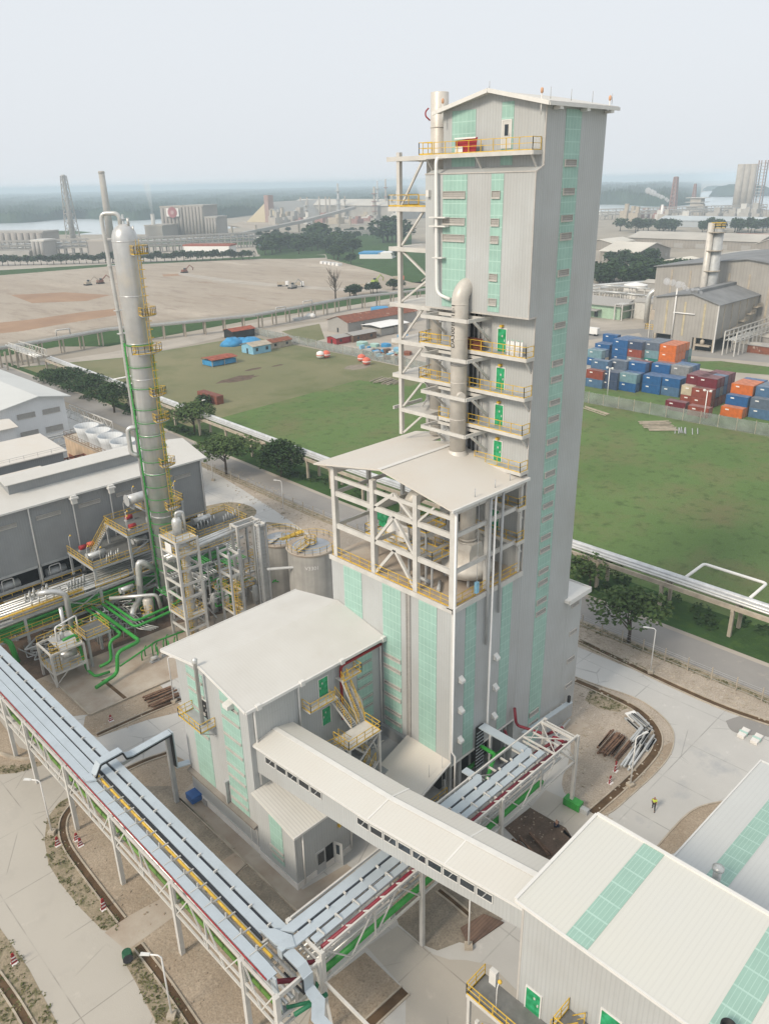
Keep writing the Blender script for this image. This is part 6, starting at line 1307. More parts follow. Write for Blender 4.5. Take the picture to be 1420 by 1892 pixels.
MB().rail([(50, 108.6, 6.75), (70, 108.6, 6.75)], 1.1).rail([(50, 114.7, 6.75), (70, 114.7, 6.75)], 1.1).rail([(27, 114.7, 6.75), (44, 114.7, 6.75)], 1.1).build('railing', YEL, r3)
for x0, x1 in ((38.5, 44.2), (50.2, 58), (58, 64)):
    q = MB(); q.beam((x0, 108.8, 3.6), (x1, 108.8, 6.4), .16); q.beam((x1, 108.8, 3.6), (x0, 108.8, 6.4), .16); q.build('brace', STEELG, r3)
MB().box((28, 113.9, 7.4), (70, 114.5, 7.5)).build('cable_tray', DARK, r3); MB().box((28, 111.8, 3.9), (70, 112.2, 4.0)).build('cable_tray', DARK, r3)
for k, (x, y, z, l, r_, nm) in enumerate(((46, 112.5, 10.6, 3.0, .5, 'lower deck near its left rail'), (53.5, 112.5, 10.6, 2.4, .45, 'lower deck under the upper deck'), (66.5, 114.5, 9.5, 3.4, .6, 'side deck before the hall corner'), (58.5, 104.5, 2.2, 3.0, .6, 'ground right of the column foot'), (47.5, 106.8, 6.0, 2.2, .4, 'rack edge left of the column'))):
    t = thing('exchanger', 'silver shell exchanger lying on the ' + nm, 'vessel', (x, y, z - r_)); MB().tube([(x - l / 2, y, z), (x + l / 2, y, z)], r_, 16).build('shell', PIPES, t); MB().tube([(x - l / 2 - .08, y, z), (x - l / 2, y, z)], r_ * 1.2, 16).build('flange', STEELG, t)
    for e in (-.3, .3): MB().box((x + e * l - .1, y - r_ * .7, z - r_ - .35), (x + e * l + .1, y + r_ * .7, z - r_ * .6)).build('saddle', STEELG, t)
for k in range(10):
    x = 51.5 + 1.75 * k; y = 100.2 - .35 * k + (k % 3) * 1.8; h_ = 5.5 + (k * 7 % 5); t = thing('pipe_support', 'slim steel pipe support, number %s from the column to the tanks' % ORDN[k], 'pipe support', (x, y, 0)); MB().beam((x, y, 0), (x, y, h_), .2).build('post', STEELG, t); MB().beam((x - .9, y, h_), (x + .9, y, h_), .18).build('arm', STEELG, t)
    q = MB(); [q.tube([(x + e, y, h_ + .15), (x + e, y + 3.4, h_ + .15)], .09, 7) for e in (-.6, -.2, .3, .7)]; q.build('pipe', PIPES if k % 2 else PGRN, t)

q = MB()
for x in (63.6, 65.4, 67.2, 69): q.beam((x, 158, 0), (x, 158, 9.6), .3); q.beam((x, 166, 0), (x, 166, 9.6), .3); q.beam((x, 158, 9.4), (x, 166, 9.4), .3)
for z in (6, 9.4): q.beam((63.4, 158, z), (69.2, 158, z), .3); q.beam((63.4, 166, z), (69.2, 166, z), .3)
q.solo('rusty_framework', RUST, 'rusty brown steel framework in the gap beside the cooling tower wall', 'steel frame')
MB().box((40, 134.5, 0), (70.4, 160, .2)).solo('recess_shade_floor', DARK, 'yard floor coloured black for the shade between the hall and the beige-roofed building', 'floor slab')  # near-black slab colour paints the shade of the gap behind the hall
# ================================================================ street lamps, people and small things in the plant
def street_lamp(g, h, d, label, proto=[]):
    rz = math.atan2(d[1], d[0])
    if not proto:
        t = thing('street_lamp', label, 'street lamp', (0, 0, 0), 'white street lamps along the plant roads')
        MB().box((-.35, -.35, 0), (.35, .35, .4)).build('base', KERB, t)
        MB().tube([(0, 0, .4), (0, 0, 7.0), (.25, 0, 7.25), (1.1, 0, 7.3)], [.09, .07, .06, .06, .05, .05, .05, .05][:4], 8).build('pole', WHITE, t)
        MB().add([(.9, -.12, 7.26), (1.7, -.16, 7.3), (1.7, .16, 7.3), (.9, .12, 7.26), (.9, -.1, 7.38), (1.65, -.12, 7.4), (1.65, .12, 7.4), (.9, .1, 7.38)], [(3, 2, 1, 0), (4, 5, 6, 7), (0, 1, 5, 4), (1, 2, 6, 5), (2, 3, 7, 6), (3, 0, 4, 7)]).build('lamp_head', LAMP, t)
        proto.append(t); t.location = (g[0], g[1], 0); t.rotation_euler = (0, 0, rz); t.scale = (1, 1, h / 7.3); return t
    return dup(proto[0], (g[0], g[1], 0), rz, label, (1, 1, h / 7.3))
street_lamp(G(97, 1540), 7.3, (-.9, 1), 'white street lamp on the kerb left of the long rack')
street_lamp(G(318, 1878), 7.3, (-.9, 1), 'white street lamp by the drain at the bottom of the yard')
street_lamp(G(1163, 1452), 6.9, (1, -.3), 'white street lamp on the curved kerb right of the cross rack')
street_lamp(G(1200, 1243), 7.2, (-.4, .6), 'white street lamp by the roadside ditch, right of the tower')
street_lamp(G(524, 948), 7.3, (-.5, .8), 'white street lamp by the roadside ditch, left of the open frame')
street_lamp(G(865, 1750), 6.4, (1, -1), 'white lamp post standing under the conveyor gallery')
street_lamp(G(322, 1297), 7.2, (.6, -1), 'white lamp post at the far corner of the annex')
street_lamp(G(394, 888), 7.2, (-.5, .8), 'white street lamp near the roadside trees beyond the hall')
# worker walking on the road (one skinned body, clothes as its children)
def skin_body(name, pts, edges, m, parent, root=0, sub=2):
    me = bpy.data.meshes.new(name); me.from_pydata([p[:3] for p in pts], edges, []); o = bpy.data.objects.new(name, me); C.objects.link(o)
    md = o.modifiers.new('skin', 'SKIN'); sv = me.skin_vertices[0].data
    for i, p in enumerate(pts): sv[i].radius = (p[3], p[3]); sv[i].use_root = i == root
    o.modifiers.new('sub', 'SUBSURF').levels = sub
    bpy.context.view_layer.update()
    ev = bpy.data.meshes.new_from_object(o.evaluated_get(bpy.context.evaluated_depsgraph_get())); bpy.data.objects.remove(o)
    ev.materials.clear(); ev.materials.append(m); ev.polygons.foreach_set('use_smooth', [True] * len(ev.polygons))
    r = bpy.data.objects.new(name, ev); C.objects.link(r); r.parent = parent; return r
def person(loc, rz, label, vest, trousers, squat=False):
    t = thing('person', label, 'person', loc)
    if not squat:
        L = [(0, 0, .95, .135), (0, 0, 1.2, .15), (.02, 0, 1.42, .13), (.03, 0, 1.52, .06), (.05, 0, 1.62, .10), (.05, 0, 1.72, .09),
             (.02, .20, 1.40, .065), (.12, .25, 1.14, .05), (.28, .22, .98, .035), (.36, .21, .95, .03), (.02, -.20, 1.40, .065), (-.12, -.26, 1.14, .05), (-.16, -.25, .9, .035), (-.15, -.24, .82, .03),
             (.02, .10, .88, .095), (.22, .11, .50, .07), (.40, .11, .10, .05), (.52, .11, .05, .045), (-.02, -.10, .88, .095), (.0, -.11, .48, .07), (-.26, -.11, .12, .05), (-.18, -.11, .05, .045)]
    else:
        L = [(0, 0, .42, .15), (.05, 0, .65, .16), (.14, 0, .85, .13), (.18, 0, .93, .06), (.22, 0, 1.02, .10), (.23, 0, 1.11, .09),
             (.13, .20, .83, .065), (.28, .26, .6, .05), (.45, .2, .55, .035), (.52, .18, .52, .03), (.13, -.20, .83, .065), (.28, -.26, .6, .05), (.45, -.2, .55, .035), (.52, -.18, .52, .03),
             (.05, .12, .42, .10), (.38, .15, .48, .07), (.20, .14, .1, .05), (.34, .14, .05, .045), (.05, -.12, .42, .10), (.38, -.15, .48, .07), (.20, -.14, .1, .05), (.34, -.14, .05, .045)]
    E_ = [(0, 1), (1, 2), (2, 3), (3, 4), (4, 5), (2, 6), (6, 7), (7, 8), (8, 9), (2, 10), (10, 11), (11, 12), (12, 13), (0, 14), (14, 15), (15, 16), (16, 17), (0, 18), (18, 19), (19, 20), (20, 21)]
    skin_body('body', L, E_, SKIN, t)
    g = lambda idx, k: [(L[i][0], L[i][1], L[i][2], L[i][3] * k) for i in idx]
    skin_body('vest', g((0, 1, 2, 6, 10), 1.12) + [(L[7][0], L[7][1], L[7][2], .065), (L[11][0], L[11][1], L[11][2], .065)], [(0, 1), (1, 2), (2, 3), (2, 4), (3, 5), (4, 6)], vest, t)
    skin_body('trousers', g((0, 14, 15, 16, 18, 19, 20), 1.14), [(0, 1), (1, 2), (2, 3), (0, 4), (4, 5), (5, 6)], trousers, t)
    for i, j in ((16, 17), (20, 21)): skin_body('boot', [(L[i][0], L[i][1], L[i][2] - .02, .06), (L[j][0], L[j][1], L[j][2], .055), (L[j][0] + .09, L[j][1], L[j][2] - .005, .045)], [(0, 1), (1, 2)], BLACK, t)
    h = L[5]; MB().lathe((h[0], h[1], h[2] - .02), [(.19, -.06), (.175, 0), (.15, .07), (.1, .14), (.01, .17)], 16).build('helmet', WHITE, t)
    MB().prism([(h[0] + .1, -.08), (h[0] + .2, -.05), (h[0] + .2, .05), (h[0] + .1, .08)], h[2] - .02, h[2]).build('helmet_brim', WHITE, t)
    f = L[4]; MB().box((f[0] + .085, -.045, f[2] + .02), (f[0] + .1, -.02, f[2] + .04)).box((f[0] + .085, .02, f[2] + .02), (f[0] + .1, .045, f[2] + .04)).box((f[0] + .085, -.03, f[2] - .06), (f[0] + .098, .03, f[2] - .045)).build('face', BLACK, t)
    for s in (1, -1):
        i = 9 if s > 0 else 13; q = MB()
        for k in range(4): q.tube([(L[i][0], L[i][1] + (k - 1.5) * .018, L[i][2]), (L[i][0] + .05, L[i][1] + (k - 1.5) * .02, L[i][2] - .05), (L[i][0] + .03, L[i][1] + (k - 1.5) * .018, L[i][2] - .085)], [.010, .009, .008], 6)
        q.tube([(L[i][0], L[i][1] - s * .03, L[i][2]), (L[i][0] + .05, L[i][1] - s * .05, L[i][2] - .03)], .01, 6); q.build('hand', SKIN, t)
    t.rotation_euler = (0, 0, rz); return t
person(G(1206, 1495), math.radians(208), 'walking worker in a white helmet, yellow vest and dark trousers on the pale road', HIVIS, BLACK)
person(G(1028, 1532), math.radians(60), 'crouching worker in dark clothes and white helmet at the dark soil patch', NAVY, NAVY, True)
# barrier tape posts, boxes, debris
for k, (px, py, s) in enumerate(((150, 1563, 1.0), (143, 1552, .9), (193, 1680, 1.3), (108, 1562, 1.1), (28, 1780, 1.2), (206, 1332, .9), (1127, 1447, 1.0), (1137, 1425, 1.4))):
    g = G(px, py); lab = ['red and white barrier lying by the drain near the second rack post', 'small red barrier post behind the lying barrier near the rack', 'red and white tape post beside the drain under the rack', 'red and white tape post on the left kerb near a street lamp', 'red and white tape post in the weeds at the lower left corner', 'small red marker post on the soil by the process slab', 'short red marker post in the tower yard by the ditch', 'red and white marker board in the tower yard by the ditch'][k]
    t = thing('barrier_post', lab, 'barrier', g, 'red and white site markers'); q = MB()
    q.extr([(g.x - .28, g.y, .05), (g.x + .28, g.y, .05), (g.x + .1, g.y, s), (g.x - .1, g.y, s)], (0, .12, 0)); q.build('board', RED, t)
    q = MB(); [q.box((g.x - .24 + .12 * z, g.y - .015, z * s), (g.x + .24 - .12 * z, g.y + .135, z * s + .12 * s)) for z in (.25, .55)]; q.box((g.x - .3, g.y - .2, 0), (g.x + .3, g.y + .3, .05)); q.build('stripe', WHITE, t)
bx = thing('blue_machine', 'small blue tarpaulin-covered machine beside the annex wall', 'machine', G(363, 1478)); g = G(363, 1478); MB().prism([(g.x - .9, g.y - .7), (g.x + .9, g.y - .8), (g.x + 1, g.y + .7), (g.x - .8, g.y + .8)], .35, 1.1).build('cover', BLUE, bx); MB().box((g.x - .6, g.y - .5, 0), (g.x + .6, g.y + .5, .35)).box((g.x + .2, g.y - 1.8, 0), (g.x + .9, g.y - 1.1, .7)).build('body', LOUV, bx)
gb = thing('green_bin', 'dark green barrel by the drain at the road edge', 'bin', G(237, 1773)); MB().lathe(G(237, 1773), [(.42, 0), (.46, .5), (.42, 1.0), (.38, 1.0)], 16).build('body', M('bin_green', (.02, .10, .05), .6), gb); MB().lathe(G(237, 1773, .96), [(.44, 0), (.44, .06)], 16).build('lid', BLACK, gb)
gs = thing('green_skid', 'long green skip box at the foot of the end rack post', 'box', G(1055, 1488)); a, b_ = G(1043, 1482), G(1072, 1498); q = MB(); q.beam(a + Z * .5, b_ + Z * .5, 1.0, .9); q.build('body', PGRN, gs); MB().beam(b_ + Z * .3, b_ + (b_ - a).normalized() * .9 + Z * .3, .6, .6).build('motor', STEELG, gs)
def pile(name, label, cat, c, d, n, ln, wd, m, hh=.25, group=None):
    q = MB(); d = Vector((d[0], d[1], 0)).normalized(); s = Vector((-d.y, d.x, 0))
    for i in range(n):
        o = Vector(c) + s * rnd.uniform(-wd, wd) + Z * (.12 + hh * (i // max(1, int(n * .4)))); e = d * ln * rnd.uniform(.7, 1) / 2; tw_ = s * rnd.uniform(-.12, .12)
        q.beam(o - e - tw_, o + e + tw_, .22, .2)
    return q.solo(name, m, label, cat, group)
pile('timber_pile', 'pile of brown timber planks in the tower yard', 'timber pile', G(1134, 1381), (1, .1), 16, 5.2, 1.5, WOOD, .3)
pile('timber_pile', 'pile of brown planks on the soil by the process slab', 'timber pile', G(300, 1293), (1, -.1), 14, 4.4, 1.6, WOOD, .3)
pile('scrap_pile', 'heap of grey sheet-metal scrap in the tower yard', 'scrap pile', G(1178, 1340), (.4, 1), 14, 3.6, 1.0, STEELG, .35)
pile('scrap_pile', 'second heap of grey scrap lower down in the tower yard', 'scrap pile', G(1186, 1372), (1, .1), 14, 3.4, 1.2, STEELG, .4)
pile('scrap_pile', 'long row of grey pipes beside the tower yard ditch', 'scrap pile', G(1172, 1398), (1, .15), 10, 6.5, .6, PIPES, .2)
MB().prism([(p.x, p.y) for p in gp((850, 1716), (893, 1690), (930, 1706), (866, 1750))], .02, .16).solo('timber_deck', PLANK, 'weathered brown timber boards laid flat under the gallery end', 'timber deck')
pile('timber_pile', 'old planks on the dark soil behind the gallery', 'timber pile', G(985, 1568), (.3, 1), 5, 4.0, 1.2, WOOD, .12)
MB().prism([(p.x, p.y) for p in gp((1153, 1322), (1170, 1317), (1184, 1330), (1168, 1338))], .3, .4).solo('white_sheet', WHITE, 'white sheet lying on the scrap in the tower yard', 'sheet')
pile('fence_debris', 'scattered fallen steel pieces in the field right of the tower', 'debris', G(1215, 788), (.7, -.7), 26, 9, 5, KERB, .15); pile('fence_debris', 'long steel beams lying in the field right beside the tower', 'debris', G(1098, 760), (.3, 1), 5, 12, 1, KERB, .1); pile('fence_debris', 'small dark steel pieces lying right of the fallen steel in the field', 'debris', G(1266, 797), (.8, .4), 8, 6, 3, STEELG, .1)
pile('scrap_pile', 'heap of pale scrap in the field left of the tower lattice', 'scrap pile', G(715, 706), (1, .2), 26, 8, 5, KERB, .3)
for k, (px, py) in enumerate(((1396, 1368), (1372, 1357))):
    g = G(px, py); t = thing('bag_stack', ['nearer stack of white bags with a green band at the right edge', 'farther stack of white bags with a green band at the right edge'][k], 'bags', g, 'white bags on the wet concrete'); q = MB(); [q.prism([(g.x + e * 1.0 - .48, g.y - .42), (g.x + e * 1.0 + .45, g.y - .46), (g.x + e * 1.0 + .48, g.y + .44), (g.x + e * 1.0 - .45, g.y + .4)], 0, .42) for e in (-.5, .5)]; q.build('bags', PLINTH, t); MB().box((g.x - .2, g.y - .5, .02), (g.x + .15, g.y + .5, .45)).build('band', TRANS, t)
# trees along the public road
def leaf_cloud(mb, blobs, n, size, hollow=.55):
    tot = sum(b[3] * b[4] for b in blobs)
    for (x, y, z, r, hgt) in blobs:
        for _ in range(int(n * r * hgt / tot)):
            u = rnd.uniform(0, 2 * math.pi); v = rnd.uniform(-.75, 1); rr = r * (hollow + (1 - hollow) * rnd.random() ** .5); w_ = math.sqrt(max(0, 1 - v * v))
            c = Vector((x + rr * w_ * math.cos(u), y + rr * w_ * math.sin(u), z + hgt * v * (hollow + (1 - hollow) * rnd.random())))
            a = Vector((rnd.gauss(0, 1), rnd.gauss(0, 1), rnd.gauss(0, .45))).normalized(); b_ = a.cross(Vector((rnd.gauss(0, .5), rnd.gauss(0, .5), 1))).normalized(); s = size * rnd.uniform(.6, 1.4)
            i = len(mb.v); mb.v += [c - a * s - b_ * s * .5, c + a * s * .3 - b_ * s * .7, c + a * s + b_ * s * .4, c - a * s * .2 + b_ * s * .7]; mb.f.append((i, i + 1, i + 2, i + 3)); mb.sm.append(False)
    return mb
def tree(base, h, r, label, group=None, flat=.35, n=1600, size=.32, leaf=None, nb=9, cat='tree', trunk_h=.45, name='road_tree', limbs=6):
    t = thing(name, label, cat, (base[0], base[1], 0), group); bx_, by_ = base[0], base[1]; tr = MB()
    tr.tube([(bx_, by_, -.1), (bx_ + .1, by_, h * trunk_h * .55), (bx_ + .15, by_ + .1, h * trunk_h)], [.045 * h * .75, .035 * h * .7, .028 * h * .7], 8)
    bl = []
    for k in range(nb):
        a = 2 * math.pi * k / nb + rnd.uniform(-.3, .3); d = r * (rnd.uniform(.45, .72) if k % 3 else rnd.uniform(.1, .3)); zz = h * (1 - flat) + h * flat * .45 * (1 - d / r) + rnd.uniform(-.05, .05) * h
        bl.append((bx_ + d * math.cos(a), by_ + d * math.sin(a), zz, r * rnd.uniform(.34, .48), h * flat * rnd.uniform(.38, .55)))
        if k < limbs: tr.tube([(bx_ + .1, by_ + .1, h * trunk_h * rnd.uniform(.45, .95)), (bx_ + d * .5 * math.cos(a), by_ + d * .5 * math.sin(a), h * (trunk_h + .12)), (bl[-1][0], bl[-1][1], zz)], [.02 * h * .7, .014 * h * .7, .006 * h], 6)
    tr.build('trunk', BARK, t); leaf_cloud(MB(), bl, n, size).build('crown', leaf or LEAF, t); return t
def put(px, py, top, r, *a, **k): g = G(px, py); return tree(g, zat(g, top), r, *a, **k)
put(418, 876, 803, 8.0, 'spreading umbrella-shaped tree with a bare fork on the near edge of the public road', n=3200, flat=.38, trunk_h=.45, nb=12)
put(520, 880, 803, 6.0, 'dense round dark green tree across the public road left of the open frame', n=4200, flat=.62, leaf=LEAFD, trunk_h=.25, nb=13)
put(1160, 1186, 1084, 5.6, 'spreading tree with dark forked limbs on the near road edge right of the tower', n=1500, flat=.45, trunk_h=.35, nb=12)
put(360, 800, 740, 7.0, 'flat-topped tree beside the column on the far side of the public road', n=2800, flat=.45)
put(1088, 1086, 1020, 5.5, 'thin tree close behind the tower by the pipe trestle', n=700, flat=.5)
put(212, 762, 700, 8.0, 'dark roadside tree just left of the silver column', n=2600, flat=.5, leaf=LEAFD, nb=11)
put(170, 735, 686, 8.0, 'dark roadside tree second left of the column beyond the white warehouse', n=2600, flat=.5, leaf=LEAFD, nb=11)
put(130, 722, 676, 8.5, 'broad dark tree behind the white warehouse roof', n=2600, flat=.5, leaf=LEAFD, nb=11)
put(100, 704, 680, 7, 'dark tree farthest left behind the white warehouse roof', n=1800, flat=.6, leaf=LEAFD, nb=9)
put(375, 748, 724, 3, 'small dark bush against the rusty container in the dry field', n=700, flat=.8, leaf=LEAFD, trunk_h=.1, name='field_bush', cat='bush')
q = MB(); leaf_cloud(q, [(rnd.uniform(107, 113.5), rnd.uniform(20, 300), .1, rnd.uniform(.8, 1.9), rnd.uniform(.4, 1.2)) for _ in range(120)], 5200, .3); o = q.build('undergrowth', LEAFD); o['kind'] = 'stuff'; o['label'] = 'low green undergrowth below the roadside pipe trestle'
# silver pipeline on concrete trestles by the public road
tp = thing('road_pipeline', 'long silver pipeline on concrete trestles along the far side of the public road', 'pipeline', (110.5, 80, 0))
def yx(y): return 110.2 + max(0, y - 120) * .045
yy = [-40, 36.9, 48.2, 59.5, 71, 82.5, 94, 105.5, 117, 128, 136.5, 148, 160, 172, 186, 200, 215, 230, 246, 262, 280, 298]
q0 = None
for y in yy[1:]:
    x = yx(y)
    for dx in (-2.4, 1.0): MB().beam((x + dx, y, 0), (x + dx, y, 4.4), .5, .5).build('post', KERB, tp)
    MB().beam((x - 2.8, y, 4.5), (x + 1.4, y, 4.5), .5, .5).build('cross_beam', KERB, tp)
for dx, z, w_, h_, m, nm in ((-2.5, 4.9, .35, .7, KERB, 'girder'), (1.0, 4.9, .35, .7, KERB, 'girder')):
    q = MB()
    for a, b_ in zip(yy, yy[1:]): q.beam((yx(a) + dx, a, z), (yx(b_) + dx, b_, z), w_, h_)
    q.build(nm, m, tp)
for dx, z, r_, m, nm in ((-1.9, 5.55, .2, PIPES, 'pipe'), (-1.2, 5.6, .3, PIPES, 'pipe'), (-.3, 5.75, .45, M('pipe_bright', (.68, .69, .70), .3, .3), 'main_pipe'), (.55, 5.5, .22, PIPES, 'pipe')): MB().tube([(yx(a) + dx, a, z) for a in yy], r_, 12).build(nm, m, tp)
q = MB(); q.tube([(110.4, 46, 5.5), (117.5, 46, 5.5), (117.5, 36, 5.5), (110.4, 36, 5.5)], .25, 10, .6); q.tube([(121, 200, 5.5), (122, 200, 5.5)], .2, 8); q.build('expansion_loop', WHITE, tp)
q = MB(); q.tube([(yx(236), 236, 5.5), (yx(236) + 9, 236, 5.5), (yx(236) + 9, 246, 5.5), (yx(246), 246, 5.5)], .3, 10, .6); q.build('expansion_loop', WHITE, tp)
# link from the pipeline over the side road at the left edge
lk = thing('pipe_bridge', 'grey lattice pipe bridge stepping over the side road at the left edge', 'pipe rack', (112, 310, 0))
for x in (104, 108, 112, 116, 120):
    for y in (316, 322): MB().beam((x, y, 0), (x, y, 7), .6).build('post', KERB, lk)
for x in (109, 113): truss(lk, 296, 322, x + 3, 9.2, 6.8, 'y', 4)
q = MB(); [q.tube([(112 + d, 298, 6.6), (112 + d, 326, 7.6)], .35, 8) for d in (.5, 1.6, 2.6)]; q.build('pipe', PIPES, lk)
# long dark pipe rack across the sand field edge
bgk = thing('field_pipe_rack', 'long pipe rack on tall concrete posts crossing along the sand field', 'pipe rack', (220, 326, 0))
PA = [G(-60, 652, 6), G(0, 645, 6), G(100, 628, 6), G(200, 610, 6), G(330, 598, 6), G(470, 584, 6), G(560, 567, 6), G(640, 552, 6), G(742, 541, 6), G(985, 512, 6)]
for k, (dz, w_, hh, m) in enumerate(((.1, 3.2, .5, LOUV), (.65, .5, .5, PIPES), (.6, .6, .5, STEELG))):
    q = MB(); off = Vector((0, (0, -1, .9)[k], dz))
    for a, b_ in zip(PA, PA[1:]): q.beam(a + off, b_ + off, w_, hh)
    q.build(('deck', 'pipe', 'pipe')[k], m, bgk)
def along(P, step):
    out = []; d = 0
    for a, b_ in zip(P, P[1:]):
        l = (b_ - a).length
        while d <= l: out.append((a.lerp(b_, d / l), (b_ - a).normalized())); d += step
        d -= l
    return out
n_ = 0
for p, d in along(PA, 9.5):
    if n_ > 96: break
    s = d.cross(Z)
    for e in (-1.3, 1.3): MB().beam((p + s * e) * 1 - Z * 6.1, p + s * e, .55).build('post', KERB, bgk); n_ += 1
q = MB()
for px, py in ((105, 615), (510, 572), (560, 560)):
    p = G(px, py + 6, 6.3); q.tube([p, p + Z * 2.4, p + Vector((6, 0, 2.4)), p + Vector((6, 0, 0))], .3, 8, .4)
q.build('expansion_loop', STEEL, bgk)
# ================================================================ huts and things in the field
def hut(name, label, px, py, w_, d_, h, rh, wall, roof, rz=0, cat='hut', over=.5, axis='x', openfront=False, group=None):
    g = G(px, py); t = thing(name, label, cat, g, group); q = MB()
    if openfront:
        for x in (-w_ / 2, 0, w_ / 2):
            for y in (-d_ / 2, d_ / 2): MB().beam(g + Vector((x, y, 0)), g + Vector((x, y, h)), .2).build('post', KERB, t)
        q.box((g.x - w_ / 2, g.y - d_ / 2 + .4, .2), (g.x + w_ / 2, g.y + d_ / 2, h * .75))
    elif axis == 'x': q.gable((g.x - w_ / 2, g.y - d_ / 2), (g.x + w_ / 2, g.y + d_ / 2), 0, h, rh, 'x')
    else: q.gable((g.x - w_ / 2, g.y - d_ / 2), (g.x + w_ / 2, g.y + d_ / 2), 0, h, rh, 'y')
    q.build('wall', wall, t); MB().hip((g.x - w_ / 2, g.y - d_ / 2), (g.x + w_ / 2, g.y + d_ / 2), h + .05, rh, axis, over, .12).build('roof', roof, t)
    q = MB()
    if not openfront:
        q.box((g.x - w_ / 2 - .05, g.y - .5, 0), (g.x - w_ / 2, g.y + .5, min(2.1, h * .8))); q.build('door', BLACK, t)
        for x in (-.28, .28): MB().box((g.x + x * w_ - .6, g.y - d_ / 2 - .05, h * .35), (g.x + x * w_ + .6, g.y - d_ / 2, h * .75)).build('window', GLASS, t)
    t.rotation_euler = (0, 0, 0); return t
hut('field_shelter', 'open shelter with a red roof and blue side boards in the dry field', 406, 672, 11, 7, 2.6, .5, CYAN, TERRA, openfront=True, cat='shelter')
hut('blue_house', 'small pale blue house with a grey roof on the grass', 474, 650, 9, 8, 3.2, 1.2, LBLUE, KERB)
hut('rust_shed', 'shed with a rusty brown roof right of the pale blue house', 512, 640, 11, 6, 2.6, 1.0, KERB, RUST, cat='shed')
hut('red_roof_hut', 'hut with an orange-red roof among blue tarpaulins', 443, 622, 12, 7, 3.4, 1.0, DARK, TERRA)
for k, (px, py, a, b_) in enumerate(((428, 637, 5, 4), (462, 633, 6, 3), (445, 634, 4, 3))):
    g = G(px, py); q = MB(); q.lathe(g, [(a, 0), (a * .85, b_ * .4), (a * .4, b_ * .75), (.1, b_ * .8)], 9)
    for v in q.v: v += Vector((rnd.uniform(-.8, .8), rnd.uniform(-.8, .8), 0))
    q.solo('tarpaulin', CYAN, ['blue tarpaulin heap at the left of the red-roofed hut', 'blue tarpaulin heap at the right of the red-roofed hut', 'blue tarpaulin heap before the red-roofed hut'][k], 'tarpaulin')
rs = hut('rusty_workshop', 'long workshop with a patchy rust-red roof in the fenced camp', 690, 602, 46, 14, 5.0, 2.4, LOUV, RUST, cat='workshop')
hut('white_shelter', 'open shelter with a bright white roof before the rusty workshop', 712, 614, 18, 12, 4.0, .6, LOUV, WHITE, openfront=True, cat='shelter')
hut('red_band_cabin', 'low grey-roofed cabin with a red band by the camp fence', 632, 632, 12, 6, 2.8, .7, RED, LOUV, cat='cabin'); hut('grey_cabin', 'grey-roofed brown cabin beside the rusty workshop', 664, 627, 14, 7, 3.0, .8, WOOD, LOUV, cat='cabin')
for k, (px, py, w_, m, lab) in enumerate(((668, 638, 5, TRANS, 'pale green tarpaulin heap in the camp'), (692, 640, 4, TRANS, 'turquoise bundle among the camp clutter'), (712, 640, 4, CYAN, 'bright blue drum in the camp clutter'), (720, 652, 3, WHITE, 'white crate in the camp clutter'), (735, 648, 4, LBLUE, 'pale blue crate in the camp clutter'), (700, 655, 3, RUST, 'rusty crate in the camp clutter'), (683, 648, 3, STEELG, 'grey crate in the camp clutter'), (735, 635, 4, KERB, 'beige crate beside the lattice frame in the camp'), (700, 577, 9, CYAN, 'blue sheet roof beyond the rusty workshop'), (745, 625, 5, CYAN, 'blue crate beside the camp road'), (728, 662, 4, KERB, 'beige bundle low in the camp clutter'), (752, 655, 4, RUST, 'rusty bundle low in the camp clutter'))):
    g = G(px, py); q = MB(); q.prism([(g.x + w_ * .6 * math.cos(a) * rnd.uniform(.7, 1.1), g.y + w_ * .6 * math.sin(a) * rnd.uniform(.7, 1.1)) for a in [i * math.pi / 3 for i in range(6)]], 0, w_ * .3); q.solo('camp_clutter', m, lab, 'clutter')
rc = thing('rusty_container', 'single rust-red shipping container in the dry field by the road', 'container', G(395, 740)); g = G(395, 740); MB().box((g.x - 2.4, g.y - 5.5, 0), (g.x + .2, g.y + 5.5, 2.7)).build('body', M('container_rust', (.28, .10, .07), .8, 0, .3, .6, ribs=.4, ribc=.25, streak=.2), rc); MB().box((g.x - 2.35, g.y - 5.54, .2), (g.x + .15, g.y - 5.5, 2.6)).build('door', RUST, rc)
for k, (px, py, w_, d_) in enumerate(((440, 700, 9, 4.2), (468, 682, 4.5, 1.6), (513, 675, 3, 1.2), (660, 678, 7, 4))):
    g = G(px, py); sheet('scorched_patch', [(g.x + w_ * math.cos(a) * rnd.uniform(.7, 1.1), g.y + d_ * math.sin(a) * rnd.uniform(.7, 1.1)) for a in [i * math.pi / 8 for i in range(16)]], -.012, SOILD if k < 3 else SOILG)
for k, (px, py) in enumerate(((592, 662), (603, 661), (668, 668), (677, 674))):
    g = G(px, py); t = thing('field_buoy', ['white round float lying in the dry field', 'red drum float beside the white one in the field', 'red standing drum float by the camp fence', 'fallen red float beside the standing one'][k], 'float', g, 'marine floats in the field'); MB().lathe(g, [(.4, 0), (1.5, .6), (1.6, 1.6), (1.4, 2.4), (.4, 2.9)], 16).build('body', WHITE if k == 0 else ORNG, t); MB().lathe(g + Z * 1.2, [(1.62, 0), (1.66, .05), (1.66, .3), (1.62, .35)], 16, True, False).build('band', WHITE if k else ORNG, t)
